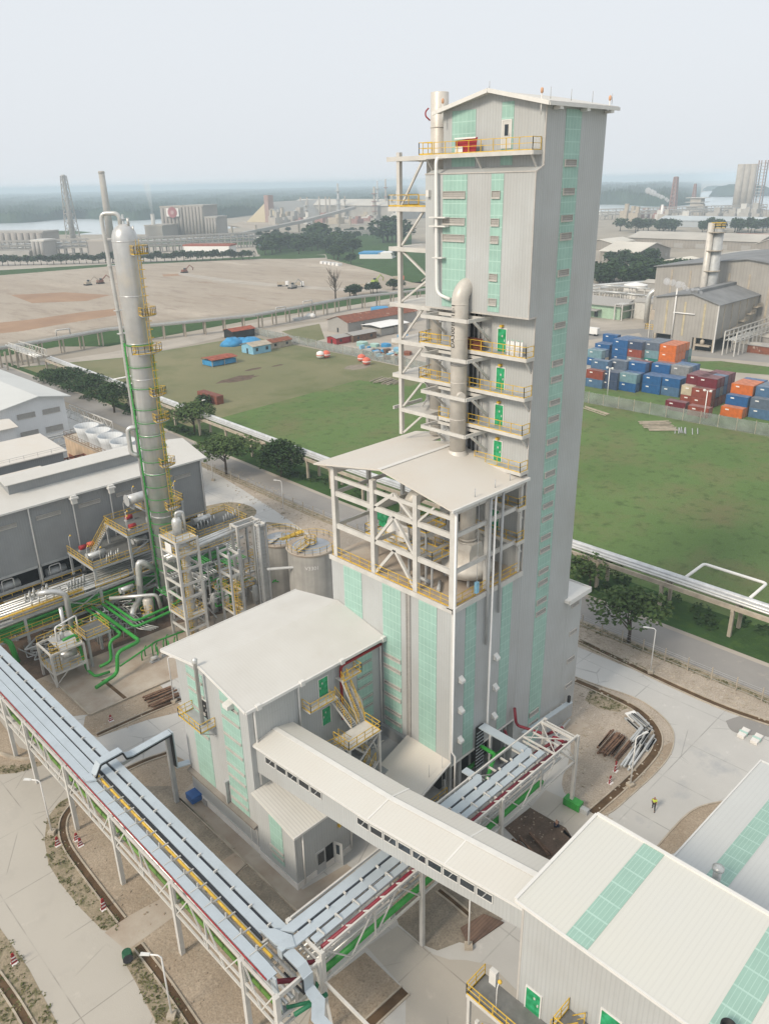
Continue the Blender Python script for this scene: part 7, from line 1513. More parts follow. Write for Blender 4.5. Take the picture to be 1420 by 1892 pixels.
def fence(name, label, P, h, step, m=FENCE_, solid=True):
    t = thing(name, label, 'fence', (P[0].x, P[0].y, 0)); q = MB()
    for a, b_ in zip(P, P[1:]):
        if solid: q.beam(a + Z * h * .5, b_ + Z * h * .5, .05, h)
        else: [q.beam(a + Z * z, b_ + Z * z, .03) for z in (.4, 1.0, 1.6, h)]
    q.build('mesh' if solid else 'wire', m, t); n = 0
    for p, d in along(P, step):
        if n < 98: MB().beam(p - Vector((0, 0, p.z)), p - Vector((0, 0, p.z)) + Z * (h + .3), .12).build('post', KERB, t); n += 1
FM = M('fence_screen', (.33, .37, .35), .9, 0, .25, .4)
nt = FM.node_tree; tr_ = nt.nodes.new('ShaderNodeBsdfTransparent'); mx = nt.nodes.new('ShaderNodeMixShader'); mx.inputs[0].default_value = .42; nt.links.new(tr_.outputs[0], mx.inputs[1]); nt.links.new(nt.nodes['Principled BSDF'].outputs[0], mx.inputs[2]); nt.links.new(mx.outputs[0], nt.nodes['Material Output'].inputs[0])
fence('yard_fence', 'long see-through mesh fence between the green field and the container yard', [Vector((212.5, 60, 0)), Vector((211.5, 95, 0)), Vector((210.5, 127, 0)), Vector((210.5, 185, 0))], 3.4, 5, FM)
fence('camp_fence', 'pale mesh fence between the dry field and the work camp', [Vector((211, 192, 0)), Vector((212.5, 240, 0)), Vector((216, 306, 0))], 3.2, 6, FM)
fence('road_fence', 'thin wire fence with slim posts along the plant side of the public road', [Vector((94.8, 10, 0)), Vector((95, 60, 0)), Vector((95.2, 120, 0)), Vector((96.6, 190, 0))], 1.9, 3.4, STEELG, False)
for k in range(2):
    p = G(*((1121, 732), (1298, 780))[k]); t = thing('yard_floodlight', ['twin-headed floodlight pole by the fence left of the red containers', 'twin-headed floodlight pole by the fence before the red containers'][k], 'lamp', p, 'floodlight poles at the yard fence'); MB().tube([p, p + Z * 9], .14, 8).build('pole', WHITE, t)
    for s in (-1, 1): MB().box((p.x - .2, p.y + s * .9 - .3, 8.8), (p.x + .3, p.y + s * .9 + .3, 9.3)).build('lamp_head', WHITE, t)
    MB().beam(p + Vector((0, -1, 9)), p + Vector((0, 1, 9)), .1).build('arm', WHITE, t)

def inside(p, poly):
    c = False; n = len(poly)
    for i in range(n):
        a, b_ = poly[i], poly[i - 1]
        if (a[1] > p[1]) != (b_[1] > p[1]) and p[0] < (b_[0] - a[0]) * (p[1] - a[1]) / (b_[1] - a[1]) + a[0]: c = not c
    return c
def scatter(poly, n):
    xs = [p[0] for p in poly]; ys = [p[1] for p in poly]; out = []
    for _ in range(n * 12):
        if len(out) >= n: break
        p = (rnd.uniform(min(xs), max(xs)), rnd.uniform(min(ys), max(ys)))
        if inside(p, poly): out.append(p)
    return out
VG = [p6((500, 1160), (420, 1150), (330, 1060), (250, 960), (200, 880), (183, 780), (195, 690), (240, 630), (290, 600), (262, 660), (245, 720), (255, 790), (300, 860), (400, 1000), (495, 1120)), p6((515, 1250), (510, 1280), (560, 1370), (650, 1540), (790, 1540), (560, 1225)), p6((0, 1140), (120, 1310), (240, 1540), (0, 1540)), p6((0, 470), (80, 478), (190, 455), (170, 476), (70, 506), (0, 512)), p7((660, 60), (740, 75), (830, 130), (780, 150), (700, 135), (640, 100)), pR((100, 560), (430, 712), (640, 780), (560, 720), (300, 610), (100, 530)), pR((120, 440), (560, 620), (1000, 800), (1420, 975), (1420, 945), (1000, 770), (560, 585), (120, 400)), gp((390, 935), (430, 925), (480, 940), (463, 962), (440, 972), (390, 985)), gp((440, 995), (460, 970), (500, 962), (560, 980), (620, 1030), (600, 1060), (480, 1050))]
q = MB()
for k, poly in enumerate(VG):
    for (x, y) in scatter(poly, (90, 80, 70, 30, 40, 40, 130, 50, 60)[k]): leaf_cloud(q, [(x, y, .05, rnd.uniform(.1, .45), rnd.uniform(.05, .16))], rnd.randint(4, 12), .09)
o = q.build('weeds', WEED); o['kind'] = 'stuff'; o['label'] = 'low weeds growing on the kerb verges and ditches'
RB = [(pR((100, 540), (430, 690), (640, 760), (1000, 930), (1420, 1110), (1420, 990), (1000, 810), (560, 620), (130, 450)), 420, KERB), (gp((420, 905), (470, 935), (560, 975), (610, 1000), (610, 960), (520, 905), (420, 860)), 300, KERB), (RI, 260, KERB), (p6((200, 700), (290, 610), (520, 500), (690, 430), (740, 560), (1000, 880), (1200, 1120), (1100, 1400), (700, 1500), (560, 1210), (300, 850)), 260, SOIL), (p8((560, 982), (600, 800), (870, 600), (1070, 797), (890, 975)), 90, SOIL), (p6((350, 275), (640, 130), (750, 250), (400, 360)), 90, KERB), (p7((300, 640), (410, 553), (560, 640), (478, 745)), 40, SOIL)]
for k, (poly, n, m) in enumerate(RB):
    q = MB()
    for (x, y) in scatter(poly, n):
        s = rnd.uniform(.05, .24) * (1 if k < 3 else .6); a = rnd.uniform(0, 6.3); q.prism([(x + s * math.cos(a + i * 1.57) * rnd.uniform(.5, 1.2), y + s * math.sin(a + i * 1.57) * rnd.uniform(.5, 1.2)) for i in range(4)], -.02, s * rnd.uniform(.2, .6))
    o = q.build('rubble', m); o['kind'] = 'stuff'; o['label'] = 'loose stones and rubble scattered over the bare soil'

JM = [WHITE, RUST, LBLUE, STEELG, KERB, CYAN, WOOD, TRANS, LOUV]
for k in range(30):
    px = rnd.uniform(668, 745); py = 634 + (px - 668) * .28 + rnd.uniform(0, 22); g = G(px, py); w_ = rnd.uniform(.6, 1.8); q = MB(); q.prism([(g.x - w_, g.y - w_ * .5), (g.x + w_ * .8, g.y - w_ * .6), (g.x + w_, g.y + w_ * .5), (g.x - w_ * .7, g.y + w_ * .7)], 0, rnd.uniform(.5, 1.8)); q.solo('camp_clutter', JM[k % 9], 'small piece of clutter strewn about the fenced work camp', 'clutter', 'small clutter in the work camp')
# ================================================================ shipping containers, each one a thing
def zc_(x, y): return 1060 + x / 3.944, 600 + y / 3.944
ORD = ['first', 'second', 'third', 'fourth', 'fifth', 'sixth', 'seventh', 'eighth', 'ninth', 'tenth']
LEV = ['on the ground', 'one up', 'two up', 'three up']
CPROTO = {}
CL, CW, CH = 6.06, 2.44, 2.85
def container(x, y, z, col, label):
    if col not in CPROTO:
        t = thing('shipping_container', label, 'container', (x, y, z), 'stacked shipping containers')
        MB().box((x, y - CL, z + .02), (x + CW, y, z + CH - .05)).build('body', CONTM[col], t)
        MB().box((x - .02, y - CL - .02, z + CH - .05), (x + CW + .02, y + .02, z + CH)).build('roof', CONTT[col], t)
        q = MB()
        for yy_ in (y - CL, y):
            for xx in (x, x + CW): q.beam((xx, yy_, z), (xx, yy_, z + CH - .05), .16)
        q.build('corner_post', CONTM[col], t); MB().box((x + .1, y - CL - .04, z + .1), (x + CW - .1, y - CL + .01, z + CH - .15)).build('door', CONTT[col], t)
        MB().box((x - .03, y - 2.2, z + CH - .95), (x, y - 1.2, z + CH - .6)).build('marking_plate', WHITE, t)
        CPROTO[col] = t; return t
    return dup(CPROTO[col], (x, y, z), 0, label)
def stack(px, py, rows, row, no):
    """rows: one list of colours (ground up) per container deep"""
    g = G(*zc_(px, py))
    for d, cols in enumerate(rows):
        for l, c in enumerate(cols):
            dep = '' if d == 0 else ', %s behind' % ORD[d]
            container(g.x + d * (CW + .12), g.y, l * CH, c, '%s container %s in the %s stack of the %s%s' % (c, LEV[l], ORD[no], row, dep))
F_ = 'front row'
stack(82, 447, [['steel blue', 'rust red'], ['navy', 'slate', 'steel blue']], F_, 0)
stack(186, 458, [['navy', 'navy'], ['blue', 'slate'], ['navy', 'blue', 'slate']], F_, 1)
stack(318, 474, [['blue', 'pale blue'], ['slate', 'blue'], ['blue', 'blue', 'blue'], ['navy', 'navy', 'maroon']], F_, 2)
stack(490, 489, [['blue', 'blue'], ['blue', 'blue'], ['navy', 'blue', 'blue'], ['blue', 'slate', 'rust red']], F_, 3)
stack(624, 508, [['steel blue', 'blue'], ['blue', 'blue'], ['blue', 'steel blue', 'grey'], ['navy', 'blue', 'steel blue'], ['blue', 'blue', 'blue']], F_, 4)
R_ = 'red group'
stack(768, 572, [['rust red', 'cream'], ['maroon', 'rust red', 'maroon'], ['maroon', 'maroon', 'maroon'], ['rust red', 'maroon', 'maroon']], R_, 0)
stack(842, 592, [['rust red', 'rust red'], ['maroon', 'steel blue', 'maroon'], ['rust red', 'grey', 'maroon'], ['maroon', 'blue', 'steel blue'], ['navy', 'maroon', 'maroon'], ['rust red', 'rust red', 'maroon']], R_, 1)
stack(660, 615, [['maroon']], 'pair at the fence', 0)
stack(822, 655, [['rust red']], 'pair at the fence', 1)
O_ = 'orange group'
stack(1062, 660, [['orange'], ['orange', 'blue'], ['blue', 'orange', 'orange'], ['orange', 'orange', 'orange'], ['navy', 'blue', 'orange'], ['orange', 'blue', 'blue']], O_, 0)
stack(1266, 672, [['steel blue', 'slate'], ['blue', 'steel blue', 'steel blue'], ['steel blue', 'blue', 'slate'], ['blue', 'blue', 'steel blue']], O_, 1)
B_ = 'back row'
stack(146, 242, [['blue', 'blue'], ['blue', 'blue'], ['blue', 'blue', 'blue']], B_, 0)
stack(268, 270, [['blue', 'blue', 'blue'], ['blue', 'steel blue', 'blue'], ['blue', 'blue', 'blue'], ['steel blue', 'steel blue', 'steel blue']], B_, 1)
stack(370, 284, [['grey', 'rust red', 'navy'], ['blue', 'navy', 'slate'], ['navy', 'slate', 'blue'], ['slate', 'blue', 'slate']], B_, 2)
stack(492, 292, [['teal', 'pale blue', 'slate'], ['slate', 'slate', 'slate'], ['grey', 'blue', 'slate'], ['maroon', 'rust red', 'slate']], B_, 3)
stack(608, 312, [['orange', 'orange', 'orange'], ['orange', 'orange', 'orange'], ['blue', 'orange', 'orange'], ['navy', 'navy', 'orange'], ['teal', 'pale blue']], B_, 4)
stack(86, 290, [['blue', 'pale blue'], ['cream', 'steel blue']], 'middle row', 0)
q = G(*zc_(120, 80)); t = thing('truck_cab', 'small white and red truck parked beyond the containers by the tower edge', 'truck', q); MB().box((q.x, q.y - 3, .8), (q.x + 2.4, q.y + 3, 3.4)).build('cargo', WHITE, t); MB().box((q.x, q.y + 3.1, .5), (q.x + 2.4, q.y + 5, 3.0)).build('cab', RED, t)
for s in (-2, 2, 4): MB().tube([(q.x - .05, q.y + s, .5), (q.x + 2.45, q.y + s, .5)], .5, 12).build('wheel', BLACK, t)
# ================================================================ plant across the yard on the right
def zr_(x, y): return 1080 + x / 4.176, 440 + y / 4.176
def bwall(name, label, A, B_, base_py_h, roof_h, depth, wallm, roofm, strips=(), cat='building'):
    pass
def bld(name, label, pL, pR, top, depth, rh, wallm, roofm, axis='x', strips=0, roofover=.6, doors=0, group=None, cat='building'):
    """building whose ground front edge runs between photo points pL and pR; the axis-aligned box goes back from it"""
    a, b_ = G(*pL), G(*pR); x0 = (a.x + b_.x) / 2; y0, y1 = min(a.y, b_.y), max(a.y, b_.y); h = zat(b_, top)
    t = thing(name, label, cat, (x0 + depth / 2, (y0 + y1) / 2, 0), group)
    MB().gable((x0, y0), (x0 + depth, y1), 0, h, rh, axis).build('wall', wallm, t)
    MB().hip((x0, y0), (x0 + depth, y1), h + .1, rh, axis, roofover, .25).build('roof', roofm, t)
    for k in range(strips):
        y = y0 + (y1 - y0) * (k + .5) / strips; MB().box((x0 - .1, y - .35, 1), (x0, y + .35, h - .3)).build('strip', M(name + '_strip%d' % k, (.52, .46, .31), .7), t)
    for k in range(doors):
        y = y0 + (y1 - y0) * (k + .5) / doors; MB().box((x0 - .06, y - 1.6, 0), (x0, y + 1.6, h * .45)).build('door', DARK, t)
    return t, x0, y0, y1, h
gb_ = thing('granulation_building', 'tall weathered grey building with pale yellow vertical strips across the container yard', 'building', (300, 145, 0))
A0 = G(*zr_(985, 885)); gx = A0.x; gy0 = A0.y; gy1 = gy0 + 26; gh = zat(A0, 440 + 515 / 4.176)
q = MB(); q.extr([(gx, gy0, 5), (gx, gy0, gh), (gx, gy0 + 11, gh + 3.2), (gx, gy1, gh + 1), (gx, gy1, 5)], (52, 0, 0)); q.box((gx, gy0 + 9, 0), (gx + 40, gy1 - 8, 5)); q.build('wall', CLADF, gb_)
q = MB(); q.extr([(gx - .8, gy0 - .8, gh), (gx - .8, gy0 + 11, gh + 3.5), (gx - .8, gy1 + .8, gh + 1.1), (gx - .8, gy1 + .8, gh + .8), (gx - .8, gy0 + 11, gh + 3.2), (gx - .8, gy0 - .8, gh - .3)], (53.6, 0, 0)); q.build('roof', ROOFD, gb_)
q = MB(); q.box((gx + 2, gy0 + 10, gh + 3), (gx + 50, gy0 + 13, gh + 4.4)); q.build('ridge_vent', ROOFD, gb_)
for y in (gy0 + 5.5, gy0 + 13.5, gy0 + 21): MB().box((gx - .1, y - .4, 5.2), (gx, y + .4, gh)).build('strip', M('yellow_strip', (.52, .45, .30), .7), gb_)
for k in range(7): MB().box((gx + 5 + 7 * k, gy0 - .12, 5.2), (gx + 5.7 + 7 * k, gy0, gh - .3)).build('strip', KERB, gb_)
q = MB(); q.tube([(gx - .4, gy0 + 17.5, 4), (gx - .4, gy0 + 17.5, gh + 5)], .3, 8); q.tube([(gx - .4, gy0 + 9, gh - 4.4), (gx - .4, gy0 + 18, gh - 4.4)], .25, 8); q.build('downpipe', WHITE, gb_)
q = MB(); q.box((gx - .2, gy0 - .1, 0), (gx + .3, gy0 + .3, gh)); q.build('corner_trim', TRIM, gb_)
for y in (gy0 + .5, gy0 + 8, gy1 - 1): MB().box((gx + .1, y - .4, 0), (gx + .9, y + .4, 5)).build('column', KERB, gb_)
q = MB(); q.box((gx + 2, gy0 + 1, 0), (gx + 3, gy0 + 8.5, 5)); q.box((gx + 2, gy1 - 7, 0), (gx + 3, gy1 - 1, 5)); q.build('dark_bay', DARK, gb_)
q = MB(); q.box((gx - .8, gy0 + 1.5, 2.0), (gx + 1, gy0 + 7.5, 2.6)); q.lathe((gx + .5, gy0 + 5, 2.6), [(.8, 0), (.8, 1.5), (.2, 2)], 12); q.build('hopper', KERB, gb_)
sr = thing('yard_pipe_rack', 'pale pipe rack on many legs running right from the tall weathered building', 'pipe rack', (gx + 20, gy0 - 6, 0))
for k in range(13):
    for y in (gy0 - 4.5, gy0 - 9): MB().beam((gx - 2 + k * 4, y, 0), (gx - 2 + k * 4, y, 9), .4).build('post', STEEL, sr)
for y in (gy0 - 4.5, gy0 - 9):
    q = MB(); [q.beam((gx - 2, y, z), (gx + 46, y, z), .3, .4) for z in (5.5, 7.2, 9)]; q.build('beam', STEEL, sr)
q = MB(); [q.tube([(gx - 2, gy0 - 5.2 - k, 5.9), (gx + 46, gy0 - 5.2 - k, 5.9)], .25, 8) for k in range(4)]; q.build('pipe', PIPES, sr)
# building behind it, its stack, the mint building, tank, pipe bundles
b2 = thing('rear_plant_building', 'long grey plant building with a dark roof behind the tall weathered one', 'building', (360, 150, 0)); q0_ = G(*zr_(760, 500)); X2 = 345
hb = ony(1080 + 775 / 4.176, 440 + 320 / 4.176, 177).z
MB().gable((X2, 96), (X2 + 90, 176), 0, 27, 5, 'x').build('wall', CLADF, b2); MB().hip((X2, 96), (X2 + 90, 176), 27.1, 5, 'x', 1, .3).build('roof', ROOFD, b2)
for k in range(9): MB().box((X2 - .15, 100 + 8.5 * k, 4), (X2, 100.8 + 8.5 * k, 26)).build('strip', KERB, b2)
MB().box((X2 + 35, 96, 30), (X2 + 90, 140, 41)).build('penthouse', CLADF, b2); MB().hip((X2 + 35, 96), (X2 + 90, 140), 41, 3, 'x', 1.5, .3).build('penthouse_roof', ROOFF, b2)
cs = G(1313, 528); cs = Vector((335, 335 / cs.x * cs.y, 0)); ch = zat(cs, 421)
st2 = thing('twin_stack', 'tall steel stack with a rusty twin pipe behind the tall weathered building', 'stack', cs); MB().lathe(cs, [(2.3, 0), (2.1, ch)], 20).build('stack', STEELG, st2)
MB().tube([(cs.x - 2.6, cs.y + 2.2, 0), (cs.x - 2.6, cs.y + 2.2, ch + 2)], 1.3, 16).build('twin_pipe', DUCT, st2)
q = MB(); [q.lathe((cs.x - .8, cs.y + .7, z), [(3.6, 0), (3.6, .3)], 16) for z in (ch * .45, ch * .62, ch * .8, ch * .96)]; q.build('platform', KERB, st2); MB().rail([(cs.x - 1 + 3 * math.cos(a), cs.y + 3 * math.sin(a), ch) for a in [i * math.pi / 4 for i in range(8)]], 2, 2, .2, True).build('railing', YEL, st2)
mb_ = thing('mint_building', 'low mint-green building with a grey roof beside the tower edge', 'building', G(*zr_(160, 640))); g = G(*zr_(265, 632)); MB().box((g.x, g.y, 0), (g.x + 20, g.y + 34, 6.5)).build('wall', MINT, mb_); MB().hip((g.x, g.y), (g.x + 20, g.y + 34), 6.6, 2.2, 'y', 1.5, .3).build('roof', LOUV, mb_); MB().box((g.x - 5, g.y + 10, 3.8), (g.x - .1, g.y + 30, 4.2)).build('canopy', LOUV, mb_)
for k in range(4): MB().box((g.x - .1, g.y + 12 + 4 * k, .3), (g.x, g.y + 14 + 4 * k, 3)).build('window', GLASS, mb_)
wtk = thing('white_tank', 'white round storage tank with a rust streak beyond the pipe racks', 'tank', G(1171, 552)); g = G(1171, 552); rr = 20 * (g - Vector((0, 0, 64))).length / 1500; hh = zat(g, 526); MB().lathe(g, [(rr, 0), (rr, hh)], 36, True, False).build('shell', M('tank_white', (.74, .72, .68), .5, 0, .1, .2, blotch=((.5, .26, .2), .08, .68, .75)), wtk); MB().lathe(g + Z * hh, [(rr, 0), (.1, 1.6)], 36, True, False).build('roof', WHITE, wtk)
for k, (pa, pb, zz, lab) in enumerate((((1080, 555), (1160, 548), 6, 'long pale pipe rack leading right from behind the tower to the white tank'), ((1140, 592), (1215, 575), 7, 'cluttered pale pipe rack between the mint building and the weathered building'), ((1085, 545), (1280, 530), 5, 'low dark roofed pipe rack before the green trees'))):
    a, b_ = G(*pa), G(*pb); t = thing('pipe_rack', lab, 'pipe rack', a); q = MB(); s = (b_ - a).cross(Z).normalized() * 2
    for p, d in along([a, b_], 9): MB().beam(p + s, p + s + Z * zz, .5).build('post', STEEL, t); MB().beam(p - s, p - s + Z * zz, .5).build('post', STEEL, t)
    for z in (zz * .6, zz): q.beam(a + s + Z * z, b_ + s + Z * z, .4, .5); q.beam(a - s + Z * z, b_ - s + Z * z, .4, .5)
    q.build('beam', STEEL, t); q = MB(); [q.tube([a + s * e + Z * (zz + .4), b_ + s * e + Z * (zz + .4)], .35, 8) for e in (-.8, -.3, .3, .8)]; q.build('pipe', PIPES, t)
g = G(*zr_(470, 650)); t = thing('bend_pipe', 'fat grey pipe bending over beside the weathered building', 'pipe', g); MB().tube([g, g + Z * 14, g + Vector((4, -6, 16)), g + Vector((9, -12, 10))], 1.2, 14, 4).build('body', PIPES, t); MB().box((g.x - 3, g.y - 8, 0), (g.x + 4, g.y - 3, 9)).build('frame', KERB, t)
g = G(*zr_(520, 780)); t = thing('box_filter', 'beige box filter on a steel frame at the corner of the weathered building', 'machine', g); MB().box((g.x, g.y - 3, 8), (g.x + 4, g.y + 2, 12)).build('body', APRON, t)
for k in range(4): MB().beam((g.x + 4 * (k % 2), g.y - 3 + 5 * (k // 2), 0), (g.x + 4 * (k % 2), g.y - 3 + 5 * (k // 2), 8), .4).build('leg', STEEL, t)
MB().rail([(g.x, g.y - 3, 4), (g.x, g.y + 4, 4), (g.x + 4, g.y + 4, 4)], 2, 2, .2).build('railing', YEL, t)
# warehouses further back on the right
def gshed(name, label, corner, top_py, ylen, xlen, rh, axis, wm, rm, group=None, doors=0):
    g = G(*corner); h = zat(g, top_py); t = thing(name, label, 'building', g, group)
    MB().gable((g.x, g.y), (g.x + xlen, g.y + ylen), 0, h, rh, axis).build('wall', wm, t); MB().hip((g.x, g.y), (g.x + xlen, g.y + ylen), h + .1, rh, axis, 1.2, .4).build('roof', rm, t)
    for k in range(doors): MB().box((g.x - .2, g.y + ylen * (k + .3) / doors, 0), (g.x, g.y + ylen * (k + .7) / doors, h * .5)).build('door', LOUV, t)
    for k in range(4): MB().box((g.x + xlen * (k + .35) / 4, g.y - .2, h * .3), (g.x + xlen * (k + .65) / 4, g.y, h * .7)).build('window', LOUV, t)
    return t
RW = M('roof_warm', (.60, .565, .50), .85, 0, .1, .03)
def gshed2(name, label, corner, eave, lpx, rpx, rh, axis, wm, rm, doors=0):
    """store set by its near ground corner; its sides run back until they reach the given columns of the photograph"""
    g = G(*corner); h = zat(g, eave)
    def run(f, px):
        lo, hi = 2., 900.
        for _ in range(40):
            m_ = (lo + hi) / 2
            if (proj(f(m_))[0] > px) == (px < corner[0]): lo = m_
            else: hi = m_
        return lo
    yl = run(lambda d: (g.x, g.y + d, h), lpx); xl = run(lambda d: (g.x + d, g.y, h), rpx)
    t = thing(name, label, 'building', g)
    MB().gable((g.x, g.y), (g.x + xl, g.y + yl), 0, h, rh, axis).build('wall', wm, t); MB().hip((g.x, g.y), (g.x + xl, g.y + yl), h + .1, rh, axis, 1.0, .4).build('roof', rm, t)
    for k in range(doors): MB().box((g.x - .2, g.y + yl * (k + .3) / doors, 0), (g.x, g.y + yl * (k + .7) / doors, h * .55)).build('door', LOUV, t)
    for k in range(4): MB().box((g.x + xl * (k + .35) / 4, g.y - .2, h * .25), (g.x + xl * (k + .65) / 4, g.y, h * .6)).build('window', LOUV, t)
    return t
WF = M('wall_far', (.33, .30, .265), .9, 0, .15, .05, ribs=3.0, ribc=.25)
gshed2('long_store', 'broad warehouse with a pale gabled roof nearest behind the tower', (1176, 487), 467, 1108, 1238, 6, 'y', WF, RW, 4)
gshed2('cream_store', 'low store with a bright cream roof among the green trees', (1262, 500), 486, 1213, 1300, 2, 'x', WF, M('roof_cream', (.68, .64, .55), .8, 0, .08, .03), 1)
gshed2('huge_store', 'very long flat warehouse stretching behind the other stores', (1398, 464), 447, 1160, 1440, 5, 'y', WF, ROOFF, 6)
gshed2('side_store', 'grey store between the steel stack and the right edge', (1392, 492), 478, 1305, 1440, 3, 'x', WF, ROOFF, 2)
gshed2('edge_store', 'white-roofed store cut by the right edge of view', (1436, 468), 452, 1396, 1480, 4, 'x', WF, RW)
gshed2('left_store', 'pale low roof just right of the tower among other stores', (1128, 462), 449, 1085, 1170, 3, 'x', WF, RW)
gshed2('blue_store', 'very long pale blue roofed shed before the water', (1402, 423), 410, 1216, 1425, 5, 'y', M('wall_blue_far', (.40, .43, .45), .8, 0, .1, .02), M('roof_pale_blue', (.44, .48, .50), .7, 0, .1, .02))
gshed2('red_block', 'low white building with a red roof line at the right', (1420, 444), 437, 1352, 1440, 1.5, 'y', WHITE, TERRA, 5)
# silo tower and stacks by the water on the right
def cyl_silo(px, base, top, wpx, label, n=3):
    g = G(px, base); h = zat(g, top); d = (g - Vector((0, 0, 64))).length; r = wpx * d / 1455 / 2; t = thing('concrete_silo', label, 'silo', g)
    for k in range(n):
        o = Vector((-.6, .77, 0)) * (k - (n - 1) / 2) * r * 1.7; MB().lathe(g + o, [(r, 0), (r, h)], 20).build('silo', CHIM, t)
        if k == 0: f = g + o + Vector((.6, -.77, 0)) * r * 0
    return t, g, h, r
t, g, h, r = cyl_silo(1368, 390, 303, 11, 'tall cluster of concrete silos with a lattice lift at the right edge', 3)
e = g + Vector((.64, -.77, 0)) * r * 4.2; q = MB(); s = r * .9
for dx in (-s, s):
    for dy in (-s, s): q.beam(e + Vector((dx, dy, 0)), e + Vector((dx, dy, h + 6)), 1.6)
q.build('lift_frame', M('lift_steel', (.36, .27, .25), .8), t); q = MB()
for k in range(16): z = (h + 6) * k / 16; q.box((e.x - s, e.y - s, z), (e.x + s, e.y + s, z + 1.2))
q.build('lift_floor', STEELG, t); MB().box((g.x - r * 3, g.y - r * 3, 0), (g.x + r * 4, g.y + r * 4, h * .1)).build('base_house', CHIM, t)
def chimney(px, base, top, wpx, label, m=CHIM, band=None, taper=.75, cat='chimney', group=None):
    g = G(px, base); h = zat(g, top); d = (g - Vector((0, 0, 64))).length; r = wpx * d / 1455 / 2; t = thing('chimney', label, cat, g, group)
    MB().lathe(g, [(r, 0), (r * taper, h)], 18).build('shaft', m, t); MB().lathe(g + Z * h * .97, [(r * taper * 1.15, 0), (r * taper * 1.15, h * .02)], 18).build('cap', band or m, t); return t, g, h, r
def lattice(px, base, top, wpx, label, m, core=True, cat='tower', taper=.4, group=None, th=.35):
    g = G(px, base); h = zat(g, top); d = (g - Vector((0, 0, 64))).length; w_ = wpx * d / 1455 / 2; t = thing('lattice_tower', label, cat, g, group); q = MB(); n = 9
    P = lambda c, z: g + Vector(((c % 2 * 2 - 1) * w_ * (1 - (1 - taper) * z / h), (c // 2 * 2 - 1) * w_ * (1 - (1 - taper) * z / h), z))
    for c in range(4): q.beam(P(c, 0), P(c, h), w_ * th)
    q.build('leg', m, t); q = MB()
    for k in range(n):
        z0, z1 = h * k / n, h * (k + 1) / n
        for a, b_ in ((0, 1), (1, 3), (3, 2), (2, 0)): q.beam(P(a, z0), P(b_, z1), w_ * th * .55); q.beam(P(a, z1), P(b_, z1), w_ * th * .6)
    q.build('lattice', m, t)
    if core: MB().lathe(g, [(w_ * .42, 0), (w_ * .36, h * 1.02)], 12).build('riser', STEELG, t)
    return t, g, h, w_
REDST = M('red_steel', (.33, .19, .17), .8)
lattice(1241, 392, 327, 9, 'tall red-brown lattice stack by the water on the right', REDST, taper=.5)
lattice(1278, 388, 340, 6, 'red-tipped derrick above the pale process house by the water', REDST)
g = G(1281, 398); h = zat(g, 366); t = thing('process_house', 'pale stepped process house under the red-tipped derrick', 'building', g); MB().box((g.x, g.y - 14, 0), (g.x + 20, g.y + 16, h * .5)).box((g.x, g.y - 9, h * .5), (g.x + 15, g.y + 10, h)).build('wall', CHIM, t); q = MB(); [q.box((g.x - 3, g.y - 16, h * k), (g.x + 22, g.y + 18, h * k + .8)) for k in (.25, .5, .75, 1)]; q.build('floor', STEEL, t)
chimney(1220, 408, 378, 5, 'plain white chimney by the water on the right', WHITE)
# steam as real scattering puffs
def puffs(name, label, pts, dens=.05):
    q = MB()
    for (c, r) in pts:
        n = 10
        q.lathe(Vector(c) - Z * r, [(max(.02, r * math.sin(math.pi * i / n)), r * (1 - math.cos(math.pi * i / n))) for i in range(n + 1)], 14)
    m = bpy.data.materials.new(name); m.use_nodes = True; nt = m.node_tree; nt.nodes.remove(nt.nodes['Principled BSDF']); v = nt.nodes.new('ShaderNodeVolumePrincipled'); v.inputs['Color'].default_value = (.97, .97, .98, 1); v.inputs['Density'].default_value = dens; nt.links.new(v.outputs[0], nt.nodes['Material Output'].inputs['Volume'])
    o = q.build(name, m); o['kind'] = 'stuff'; o['label'] = label; return o
g = G(1236, 392); base = Vector((g.x, g.y, zat(g, 372))); k_ = (base - Vector((0, 0, 64))).length / 1455
puffs('steam', 'white steam plume drifting left by the red-brown stack', [(base + (-RIGHT * (i * 4.2 + rnd.uniform(-1, 1)) + Z * (i * 1.7 + rnd.uniform(-1, 1))) * k_, (2.2 + i * .22) * k_ * rnd.uniform(.8, 1.2)) for i in range(10)] + [(base + (RIGHT * 5 + Z * 1) * k_, 3 * k_)], .22)
g = Vector((gx + 4, gy0 + 9, gh + 3.5)); puffs('steam', 'thin steam curling from the weathered building roof', [(g + Vector((-i * .5, i * .75, .3 * i)) + Vector((rnd.uniform(-.8, .8), rnd.uniform(-.8, .8), rnd.uniform(-.5, .5))), rnd.uniform(.5, 1.0) + .04 * i) for i in range(16)], .4)
g = G(287, 440); base = Vector((g.x, g.y, zat(g, 392))); k_ = (base - Vector((0, 0, 64))).length / 1455
puffs('smoke', 'faint smoke rising from the chimney beside the silo block', [(base + (RIGHT * -(.25 * i) + Z * (i * 3.4)) * k_, (2.2 + .32 * i) * k_) for i in range(13)], .05)
